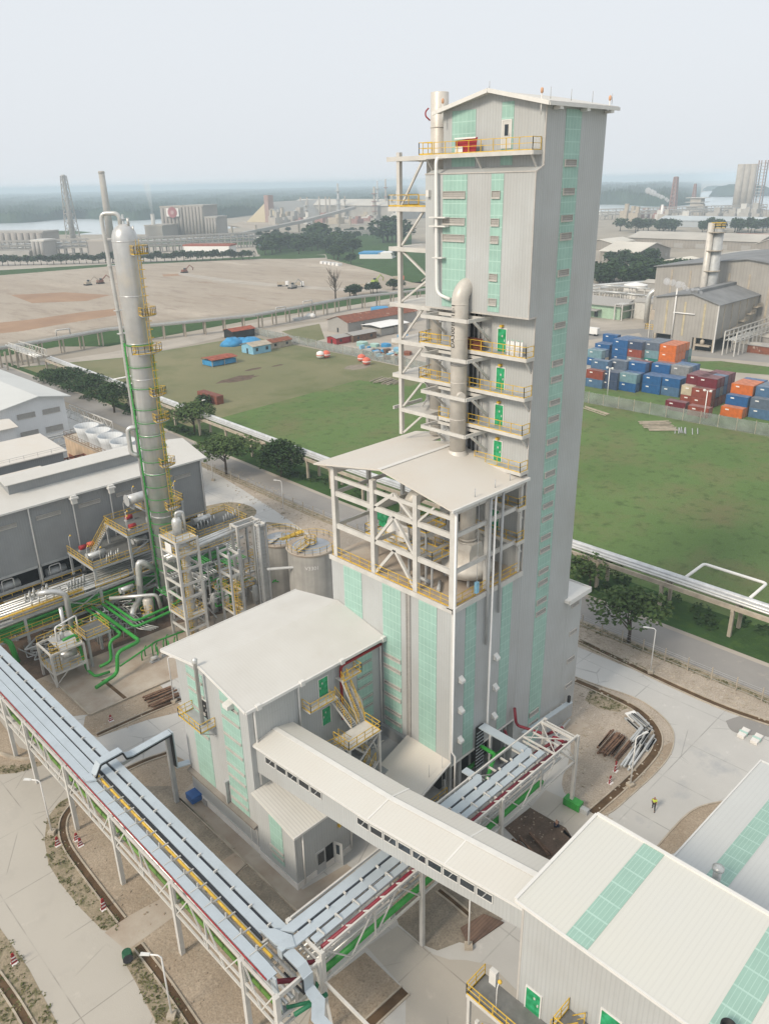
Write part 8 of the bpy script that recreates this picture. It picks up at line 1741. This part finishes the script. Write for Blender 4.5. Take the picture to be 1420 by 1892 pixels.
# clutter of the plants on the right
for k, (px, py, w_, h_, m, lab) in enumerate(((1130, 585, 7, 5, 'CHIM', 'grey machine house by the mint building'), (1188, 590, 6, 8, 'STEEL', 'pale filter house left of the weathered building'), (1200, 560, 9, 6, 'LOUV', 'dark low shed behind the white tank'), (1108, 570, 8, 5, 'KERB', 'beige shed beside the tower edge near the pipe racks'), (1225, 548, 14, 7, 'LOUV', 'long dark shed right of the white tank'), (1250, 545, 12, 8, 'CLADF', 'grey shed before the tree belt'), (1398, 640, 8, 4, 'CLADF', 'grey hut under the right pipe rack'), (1412, 655, 7, 3, 'RUST', 'red skip at the right edge by the plant road'), (1375, 650, 5, 3, 'LOUV', 'grey skip beside the right pipe rack'))):
    g = G(px, py); q = MB(); q.gable((g.x, g.y - w_), (g.x + w_, g.y + w_), 0, h_, h_ * .18, 'y'); t = thing('plant_shed', lab, 'shed', g); q.build('wall', globals()[m], t); MB().hip((g.x, g.y - w_), (g.x + w_, g.y + w_), h_ + .05, h_ * .18, 'y', .4, .15).build('roof', LOUV if k % 2 else ROOFF, t)
for k in range(10):
    px = 1110 + 11 * k; g = G(px, 575 - (k % 3) * 9); t = thing('pipe_gantry', 'pale pipe gantry among several between the mint building and the white tank', 'pipe rack', g, 'pipe gantries by the white tank'); h_ = 6 + (k % 4)
    for s in (0, 9): MB().beam(g + Vector((0, s, 0)), g + Vector((0, s, h_)), .5).build('post', STEEL, t)
    q = MB(); [q.tube([g + Vector((e, -3, h_ + .3)), g + Vector((e, 14, h_ + .3))], .3, 7) for e in (-.8, 0, .8)]; q.build('pipe', PIPES, t)
for k in range(6):
    z = 5.5 + (gh - 6) * k / 6; q = MB(); q.box((gx + 8 + 6 * k, gy0 - 2.2, z), (gx + 13 + 6 * k, gy0 - .1, z + .3)); t = thing('wall_platform', 'small wall platform, number %s from the corner on the weathered building side' % ORDN[k], 'platform', (gx + 10 + 6 * k, gy0 - 1, z)); q.build('deck', KERB, t); MB().rail([(gx + 8 + 6 * k, gy0 - 2.2, z + .3), (gx + 13 + 6 * k, gy0 - 2.2, z + .3)], 1.2, 1.6, .15, toe=False).build('railing', KERB, t)
# ================================================================ the far plants across the sand
def far(px, base): return G(px, base)
# flare derrick and flare stack
lattice(137, 448, 325, 17, 'pale flare derrick rising above the river on the left', FSTEEL, taper=.4, th=.13)
g = G(206, 445); 
chimney(206, 446, 316, 13, 'tall grey flare stack right behind the silver column', CHIM, taper=.7)
chimney(287, 440, 395, 8, 'slim smoking chimney left of the silo block', STEEL)
# silo block with its sign
def block(name, label, px0, px1, base, top, depth_m, m, rm=None, ribs=0, cat='silo block'):
    a, b_ = G(px0, base), G(px1, base); h = zat((a + b_) / 2, top); t = thing(name, label, cat, (a + b_) / 2); d = (b_ - a).normalized(); s = Vector((-d.y, d.x, 0)); s = s if s.dot(FWD) > 0 else -s
    P = [a, b_, b_ + s * depth_m, a + s * depth_m]; MB().prism([(p.x, p.y) for p in P], 0, h).build('wall', m, t)
    MB().prism([(p.x, p.y) for p in (a - d, b_ + d, b_ + s * depth_m + d, a + s * depth_m - d)], h, h + 1.5).build('roof', rm or STEEL, t)
    w_ = (b_ - a).length
    for k in range(ribs): c = a + d * w_ * (k + .5) / ribs; MB().lathe(c, [(w_ / ribs * .42, 0), (w_ / ribs * .42, h * .985)], 12).build('silo', m, t)
    return t, a, b_, d, s, h
SILO = M('silo_concrete', (.34, .315, .29), .9, 0, .12, .02)
t, a, b_, d, s, h = block('silo_block', 'tall concrete silo block carrying a white sign with a red disc', 302, 342, 437, 383, 40, SILO, CHIM, 6)
c = a + d * (b_ - a).length * .62 - s * 4.2; w_ = 9.5
MB().extr([c - d * w_ + Z * (h * .69), c + d * w_ + Z * (h * .69), c + d * w_ + Z * (h * .97), c - d * w_ + Z * (h * .97)], s * .4).build('sign_board', WHITE, t)
cz = Vector((0, 0, h * .83)); q = MB(); q.extr([c + cz - s * .3 + (d * math.cos(k * math.pi / 14) + Z * math.sin(k * math.pi / 14)) * 7 for k in range(28)], s * .3); q.build('sign_disc', M('sign_red', (.42, .16, .17), .7), t); q = MB()
q.extr([c + cz - s * .6 + (d * math.cos(k * math.pi / 8) + Z * math.sin(k * math.pi / 8)) * 2.6 for k in range(16)], s * .3); q.build('sign_emblem', M('sign_pink', (.62, .42, .42), .7), t)
block('silo_block', 'second concrete silo block with a stair tower, right of the one with the sign', 343, 380, 437, 381, 40, SILO, FSTEEL, 6)
block('silo_block', 'lower concrete silo group right of the two tall blocks', 381, 403, 437, 402, 30, SILO, FSTEEL, 4)
block('silo_block', 'squat beige house left of the silo block with the sign', 270, 302, 441, 418, 40, SILO, CHIM, 0, 'building')
block('silo_row', 'row of grey concrete silos with white caps at the left edge', -20, 84, 462, 430, 30, SILO, FSTEEL, 9, 'silo row')
block('low_shed', 'low pale shed before the silo row at the left edge', -20, 55, 474, 466, 20, FSTEEL, FSTEEL, 0, 'shed')
block('grey_house', 'dark cylinder house right of the silo row', 62, 85, 474, 446, 20, LOUV, STEEL, 3, 'building')
block('brown_house', 'brown block just left of the silver column top', 166, 200, 472, 446, 25, SILO, CHIM, 0, 'building')
block('white_house', 'long white building with a red line behind the roadside trees', 341, 424, 470, 455, 18, WHITE, TERRA, 0, 'building')
block('white_house', 'small white house with blue roof near the tree grove', 478, 505, 460, 454, 12, WHITE, LBLUE, 0, 'building')
block('blue_roof_house', 'low white house with a bright blue roof beyond the meadow', 664, 700, 478, 470, 22, WHITE, CYAN, 0, 'building')
block('white_house', 'white flat house right of the blue-roofed one', 700, 724, 478, 470, 18, WHITE, WHITE, 0, 'building')
def frame_row(label, p0, p1, top0, n, m=FSTEEL):
    a, b_ = G(*p0), G(*p1); h = zat(a, top0); t = thing('pipe_structure', label, 'pipe rack', a); d = (b_ - a).normalized(); s = d.cross(Z) * 5
    q = MB()
    for e in (-1, 1):
        for z in (.45, .7, 1): q.beam(a + s * e + Z * h * z, b_ + s * e + Z * h * z, 1.2, 1.2)
    q.build('beam', m, t)
    for k in range(n):
        p = a.lerp(b_, k / (n - 1))
        for e in (-1, 1): MB().beam(p + s * e, p + s * e + Z * h, 1.2).build('post', m, t)
    q = MB(); [q.tube([a + s * e + Z * (h * z + 1.2), b_ + s * e + Z * (h * z + 1.2)], .9, 6) for e, z in ((-.5, .45), (.2, .45), (.6, .7), (-.2, .7))]; q.build('pipe', PIPES, t); return t
frame_row('pipe structure along the far road, left of the silver column', (-20, 474), (165, 468), 447, 14)
frame_row('long pipe structure along the far road below the silo block', (250, 468), (470, 456), 440, 20)
frame_row('pale pipe rack running right from the far road to the grove', (470, 452), (640, 441), 437, 12)
frame_row('pale low pipe rack beyond the grove toward the tower', (600, 437), (720, 433), 428, 10)
frame_row('low pipe rack on the far right shore behind the long blue shed', (1105, 406), (1410, 396), 387, 24)
# big A-frame store
a = G(455, 410); b_ = G(532, 411); h = 34; t = thing('bulk_store', 'huge A-frame bulk store with a pale yellow gable on the far bank', 'building', a)
d = (b_ - a); n_ = Vector((-d.y, d.x, 0)).normalized(); L = n_ * -1 if n_.dot(FWD) < 0 else n_; c = (a + b_) / 2; L = (G(640, 399) - b_)
MB().extr([a, b_, c + Z * h], L).build('roof', M('store_roof', (.40, .385, .36), .9, 0, .1, .01), t); MB().extr([a + d * .03 - L * .012, b_ - d * .03 - L * .012, c + Z * (h - 1.5) - L * .012], L * .01).build('gable_wall', M('store_gable', (.58, .50, .34), .9, 0, .1, .02), t)
e = c + d * .08; MB().box((e.x - 6, e.y - 6, 0), (e.x + 6, e.y + 6, h + 12)).build('lift_house', M('store_lift', (.36, .24, .21), .9), t)
b2_ = thing('flat_store', 'long pale store with a low roof right behind the A-frame store', 'building', G(570, 400)); g = G(560, 402); MB().gable((g.x, g.y - 260), (g.x + 90, g.y + 60), 0, 24, 10, 'y').build('wall', CLADF, b2_); MB().hip((g.x, g.y - 260), (g.x + 90, g.y + 60), 24.2, 10, 'y', 2, .6).build('roof', M('store_roof_warm', (.52, .49, .44), .9, 0, .1, .01), b2_)
for k, (px, top) in enumerate(((557, 364), (569, 364), (591, 363), (603, 363), (610, 364))): chimney(px, 404, top, 3.4, ['leftmost', 'second', 'middle', 'fourth', 'rightmost'][k] + ' of the five slim far chimneys behind the stores', CHIM, group='slim far chimneys')
for k, (px, base, top, wp, lab) in enumerate(((626, 405, 339, 6, 'tallest refinery column standing left of the refinery cluster'), (638, 404, 362, 4, 'short refinery column beside the tallest one'), (692, 406, 345, 6, 'refinery column with red platforms left of the lattice frame'), (698, 404, 334, 4, 'slim refinery flare left of the lattice frame'), (713, 404, 331, 4, 'slim refinery flare nearest the lattice frame'), (724, 405, 360, 6, 'squat refinery column behind the lattice frame'), (733, 405, 352, 5, 'refinery column half hidden by the lattice frame'), (548, 408, 385, 5, 'short dark column before the flat store'), (567, 409, 372, 5, 'steel column before the flat store'), (232, 438, 396, 6, 'dark stack right beside the silver column top'), (1192, 405, 384, 4, 'small stack right of the tower on the shore'), (1170, 407, 388, 4, 'short process column on the shore nearest the tower'))):
    g = G(px, base); h = zat(g, top); r = wp * (g - Vector((0, 0, 64))).length / 1455 / 2; t = thing('process_column', lab, 'column', g, 'far refinery columns'); MB().lathe(g, [(r, 0), (r, h * .55), (r * .6, h * .6), (r * .6, h)], 12).build('shell', CHIM if k % 3 else STEELG, t)
    q = MB(); [q.lathe(g + Z * h * z, [(r * 1.7, 0), (r * 1.7, 1.2)], 8) for z in (.25, .42, .55, .78)]; q.build('platform', REDST if k in (2, 4) else STEELG, t)
# refinery clutter blocks: each its own small building
n_ = 0
for k in range(46):
    px = rnd.uniform(500, 745) if k < 26 else rnd.uniform(1110, 1400); base = (411 - (px - 500) * .022 + rnd.uniform(-2, 6)) if k < 26 else rnd.uniform(398, 412)
    g = G(px, base); w_ = rnd.uniform(8, 22); hh = rnd.uniform(6, 26); t = MB()
    t.box((g.x, g.y, 0), (g.x + w_, g.y + w_ * rnd.uniform(.5, 1.4), hh * .6)); t.box((g.x + w_ * .2, g.y, hh * .6), (g.x + w_ * .6, g.y + w_ * .5, hh))
    col = [FSTEEL, CHIM, CLADF, REDST, STEEL, KERB][k % 6]
    t.solo('refinery_unit', col, 'small hazy refinery building among many on the far %s bank' % ('middle' if k < 26 else 'right'), 'building', 'hazy refinery buildings, far ' + ('middle' if k < 26 else 'right'))
# inclined conveyor in the distance
ca, cb, cc = G(430, 440), G(560, 428), G(655, 415); t = thing('inclined_conveyor', 'long dark inclined conveyor crossing the scrub towards the far stores', 'conveyor', ca); q = MB(); q.beam(ca + Z * 3, cb + Z * 14, 7, 4); q.beam(cb + Z * 14, cc + Z * 26, 7, 4); q.build('gallery', LOUV, t)
for p, dd in along([ca, cb, cc], 45): MB().beam(p, p + Z * 14, 2).build('leg', KERB, t)
# rows of trees: a few prototypes, then copies
TP = []
for k in range(4):
    base = Vector((0, 0, 0)); t = tree(base, 10, 5.2 if k < 3 else 4.2, 'tree', None, .62, 420, .75, LEAFF if k % 2 == 0 else LEAFD, 8, trunk_h=.4, name='far_tree', limbs=0); TP.append(t)
used = [False] * 4
def far_tree(px, py, h, label, group):
    k = rnd.randrange(4); g = G(px, py); s = h / 10 * rnd.uniform(.85, 1.15)
    if not used[k]:
        used[k] = True; t = TP[k]; t.location = g; t.scale = (s, s, s); t['label'] = label; t['group'] = group; return t
    return dup(TP[k], g, rnd.uniform(0, 6.2), label, (s * rnd.uniform(.9, 1.3), s * rnd.uniform(.9, 1.3), s), group)
for k in range(40):
    px = -8 + 12 * k + rnd.uniform(-2, 2); far_tree(px, 491 - px * .025, 10, 'round roadside tree in the even row along the far road', 'even row of trees on the far road')
for k in range(46):
    px = rnd.uniform(482, 650); py = 470 - (px - 482) * .03 + rnd.uniform(-16, 2); far_tree(px, py, 15 if k % 3 else 18, 'dense green tree in the grove beyond the sand field', 'grove beyond the sand field')
for k, (px, py, h) in enumerate(((584, 448, 26), (592, 450, 24), (578, 450, 22), (716, 446, 30), (724, 448, 28), (732, 446, 26), (708, 448, 22), (742, 450, 26))): far_tree(px, py, h, 'big dark tree standing above the grove beyond the sand field' if k < 3 else 'big dark tree behind the lattice frame', 'big dark trees, ' + ('grove' if k < 3 else 'lattice frame'))
for k, (px, py, h) in enumerate(((624, 480, 13), (648, 488, 10), (652, 472, 16), (617, 478, 13), (735, 482, 12))): far_tree(px, py, h, ['round tree at the meadow edge left of the blue-roofed house', 'small round tree alone on the meadow', 'pointed tree beside the blue-roofed house', 'round tree touching the grove at the meadow corner', 'round tree by the lattice frame on the meadow'][k], 'single meadow trees')
for k in range(60):
    px = rnd.uniform(1096, 1290); py = rnd.uniform(508, 532) - max(0, px - 1200) * .06; far_tree(px, py, 13, 'bushy green tree in the belt behind the white tank', 'tree belt behind the white tank')
for k in range(14): px = rnd.uniform(1108, 1215); far_tree(px, rnd.uniform(482, 500), 12, 'scattered green tree beside the pale warehouse', 'scattered trees by the warehouses')
for k in range(30):
    px = rnd.choice([rnd.uniform(1142, 1206), rnd.uniform(1214, 1275), rnd.uniform(1295, 1330), rnd.uniform(1345, 1416)]); far_tree(px, rnd.uniform(426, 431), 17, 'dark tree in the line before the long blue shed', 'tree line before the blue shed')
for k in range(26): px = rnd.uniform(470, 740); far_tree(px, 436 + rnd.uniform(-6, 8), 9, 'low scrub tree below the far stores', 'scrub trees below the far stores')
for k in range(14): px = rnd.uniform(644, 745); far_tree(px, 549 - (px - 640) * .15, 7, 'low bushy tree along the field pipe rack', 'bushes along the field pipe rack')
# bare tree
g = G(620, 556); h = zat(g, 494); t = thing('bare_tree', 'leafless tree standing at the edge of the sand field', 'tree', g); q = MB(); q.tube([g, g + Z * h * .4, g + Z * h * .75 + Vector((.6, 0, 0))], [.5, .4, .2], 7)
for k in range(26):
    a = rnd.uniform(0, 6.28); z0 = h * rnd.uniform(.25, .7); l = h * rnd.uniform(.2, .36); e = g + Vector((math.cos(a) * l * .75, math.sin(a) * l * .75, z0 + l)); q.tube([g + Z * z0, g + Vector((math.cos(a) * l * .4, math.sin(a) * l * .4, z0 + l * .4)), e], [.16, .12, .05], 5)
    for _ in range(2): q.tube([e * .5 + (g + Z * z0) * .5, e + Vector((rnd.uniform(-2, 2), rnd.uniform(-2, 2), rnd.uniform(0, 2)))], [.08, .04], 4)
q.build('trunk', BARK, t)
# earth-moving machines on the sand
def truck(px, py, label, col, rz):
    g = G(px, py); t = thing('dump_truck', label, 'truck', g, 'machines on the sand field')
    MB().box((g.x - 3.5, g.y - 1.4, 1.2), (g.x + 2, g.y + 1.4, 3.2)).build('tipper', KERB, t); MB().box((g.x + 2.2, g.y - 1.3, .9), (g.x + 4.2, g.y + 1.3, 3.4)).build('cab', col, t)
    for x in (-2.5, -1.2, 3.2):
        for s in (-1, 1): MB().tube([(g.x + x, g.y + s * 1.1, .6), (g.x + x, g.y + s * 1.5, .6)], .6, 10).build('wheel', BLACK, t)
    t.rotation_euler = (0, 0, rz); return t
truck(522, 529, 'white dump truck, left of the pair on the haul track', WHITE, -.9); truck(550, 530, 'white dump truck, right of the pair on the haul track', WHITE, -.9); truck(672, 533, 'white dump truck near the bare tree', WHITE, -.8); truck(735, 519, 'orange truck by the meadow edge near the lattice frame', ORNG, -.8)
def digger(px, py, label, col):
    g = G(px, py); t = thing('excavator', label, 'excavator', g, 'machines on the sand field'); MB().box((g.x - 2, g.y - 1.6, .9), (g.x + 2, g.y + 1.6, 2.4)).build('body', col, t); MB().box((g.x + .3, g.y + .2, 2.4), (g.x + 1.8, g.y + 1.5, 3.6)).build('cab', GLASS, t)
    for s in (-1, 1): MB().box((g.x - 2.4, g.y + s * 1.5 - .4, 0), (g.x + 2.4, g.y + s * 1.5 + .4, .9)).build('track', BLACK, t)
    MB().tube([(g.x + 1.5, g.y, 2.4), (g.x + 5, g.y - .5, 5.6), (g.x + 8, g.y - .5, 3.2), (g.x + 7.5, g.y - .5, 1.4)], .35, 6).build('boom', col, t); return t
digger(692, 524, 'lime green excavator on the sand by the bare tree', M('lime', (.38, .50, .10), .6)); digger(186, 524, 'brown excavator on the sand left of the column', RUST); digger(341, 504, 'dark excavator on the far sand right of the column', RUST); digger(163, 527, 'yellow-brown roller beside the excavator on the left sand', KERB); digger(540, 533, 'dark excavator loading the pair of white trucks', LOUV)
for k in range(5): g = G(597 + 7.2 * k, 487 + 1.0 * k); MB().prism([(g.x - 2.5, g.y - 1.5), (g.x + 2.5, g.y - 1.5), (g.x + 2.5, g.y + 1.5), (g.x - 2.5, g.y + 1.5)], 0, 2).solo('white_marker', WHITE, 'white block in the short row at the edge of the far meadow', 'block', 'row of white blocks at the meadow')
g = G(560, 590); MB().box((g.x - 6, g.y - 1.5, 0), (g.x + 6, g.y + 1.5, 1.2)).solo('flatbed', STEELG, 'dark flatbed trailer parked along the side road', 'trailer')
for k, (px, lab) in enumerate(((571, 'white tank wagon left on the flatbed by the side road'), (577, 'white tank wagon right on the flatbed by the side road'))): g = G(px, 588); MB().lathe(g, [(.3, 0), (1.6, .6), (1.6, 1.8), (.3, 2.6)], 14).solo('small_tank', WHITE, lab, 'tank')
# ================================================================ air
hz_ = MB().box((-12700, -12700, -2), (12700, 12700, 78))
hm = bpy.data.materials.new('haze_air'); hm.use_nodes = True; nt = hm.node_tree; nt.nodes.remove(nt.nodes['Principled BSDF']); pv = nt.nodes.new('ShaderNodeVolumePrincipled')
pv.inputs['Color'].default_value = (.74, .885, 1, 1); pv.inputs['Density'].default_value = .00025; pv.inputs['Anisotropy'].default_value = .0
nt.links.new(pv.outputs[0], nt.nodes['Material Output'].inputs['Volume'])
ho = hz_.build('haze', hm); ho['kind'] = 'stuff'; ho['label'] = 'pale hazy air over the whole plain'
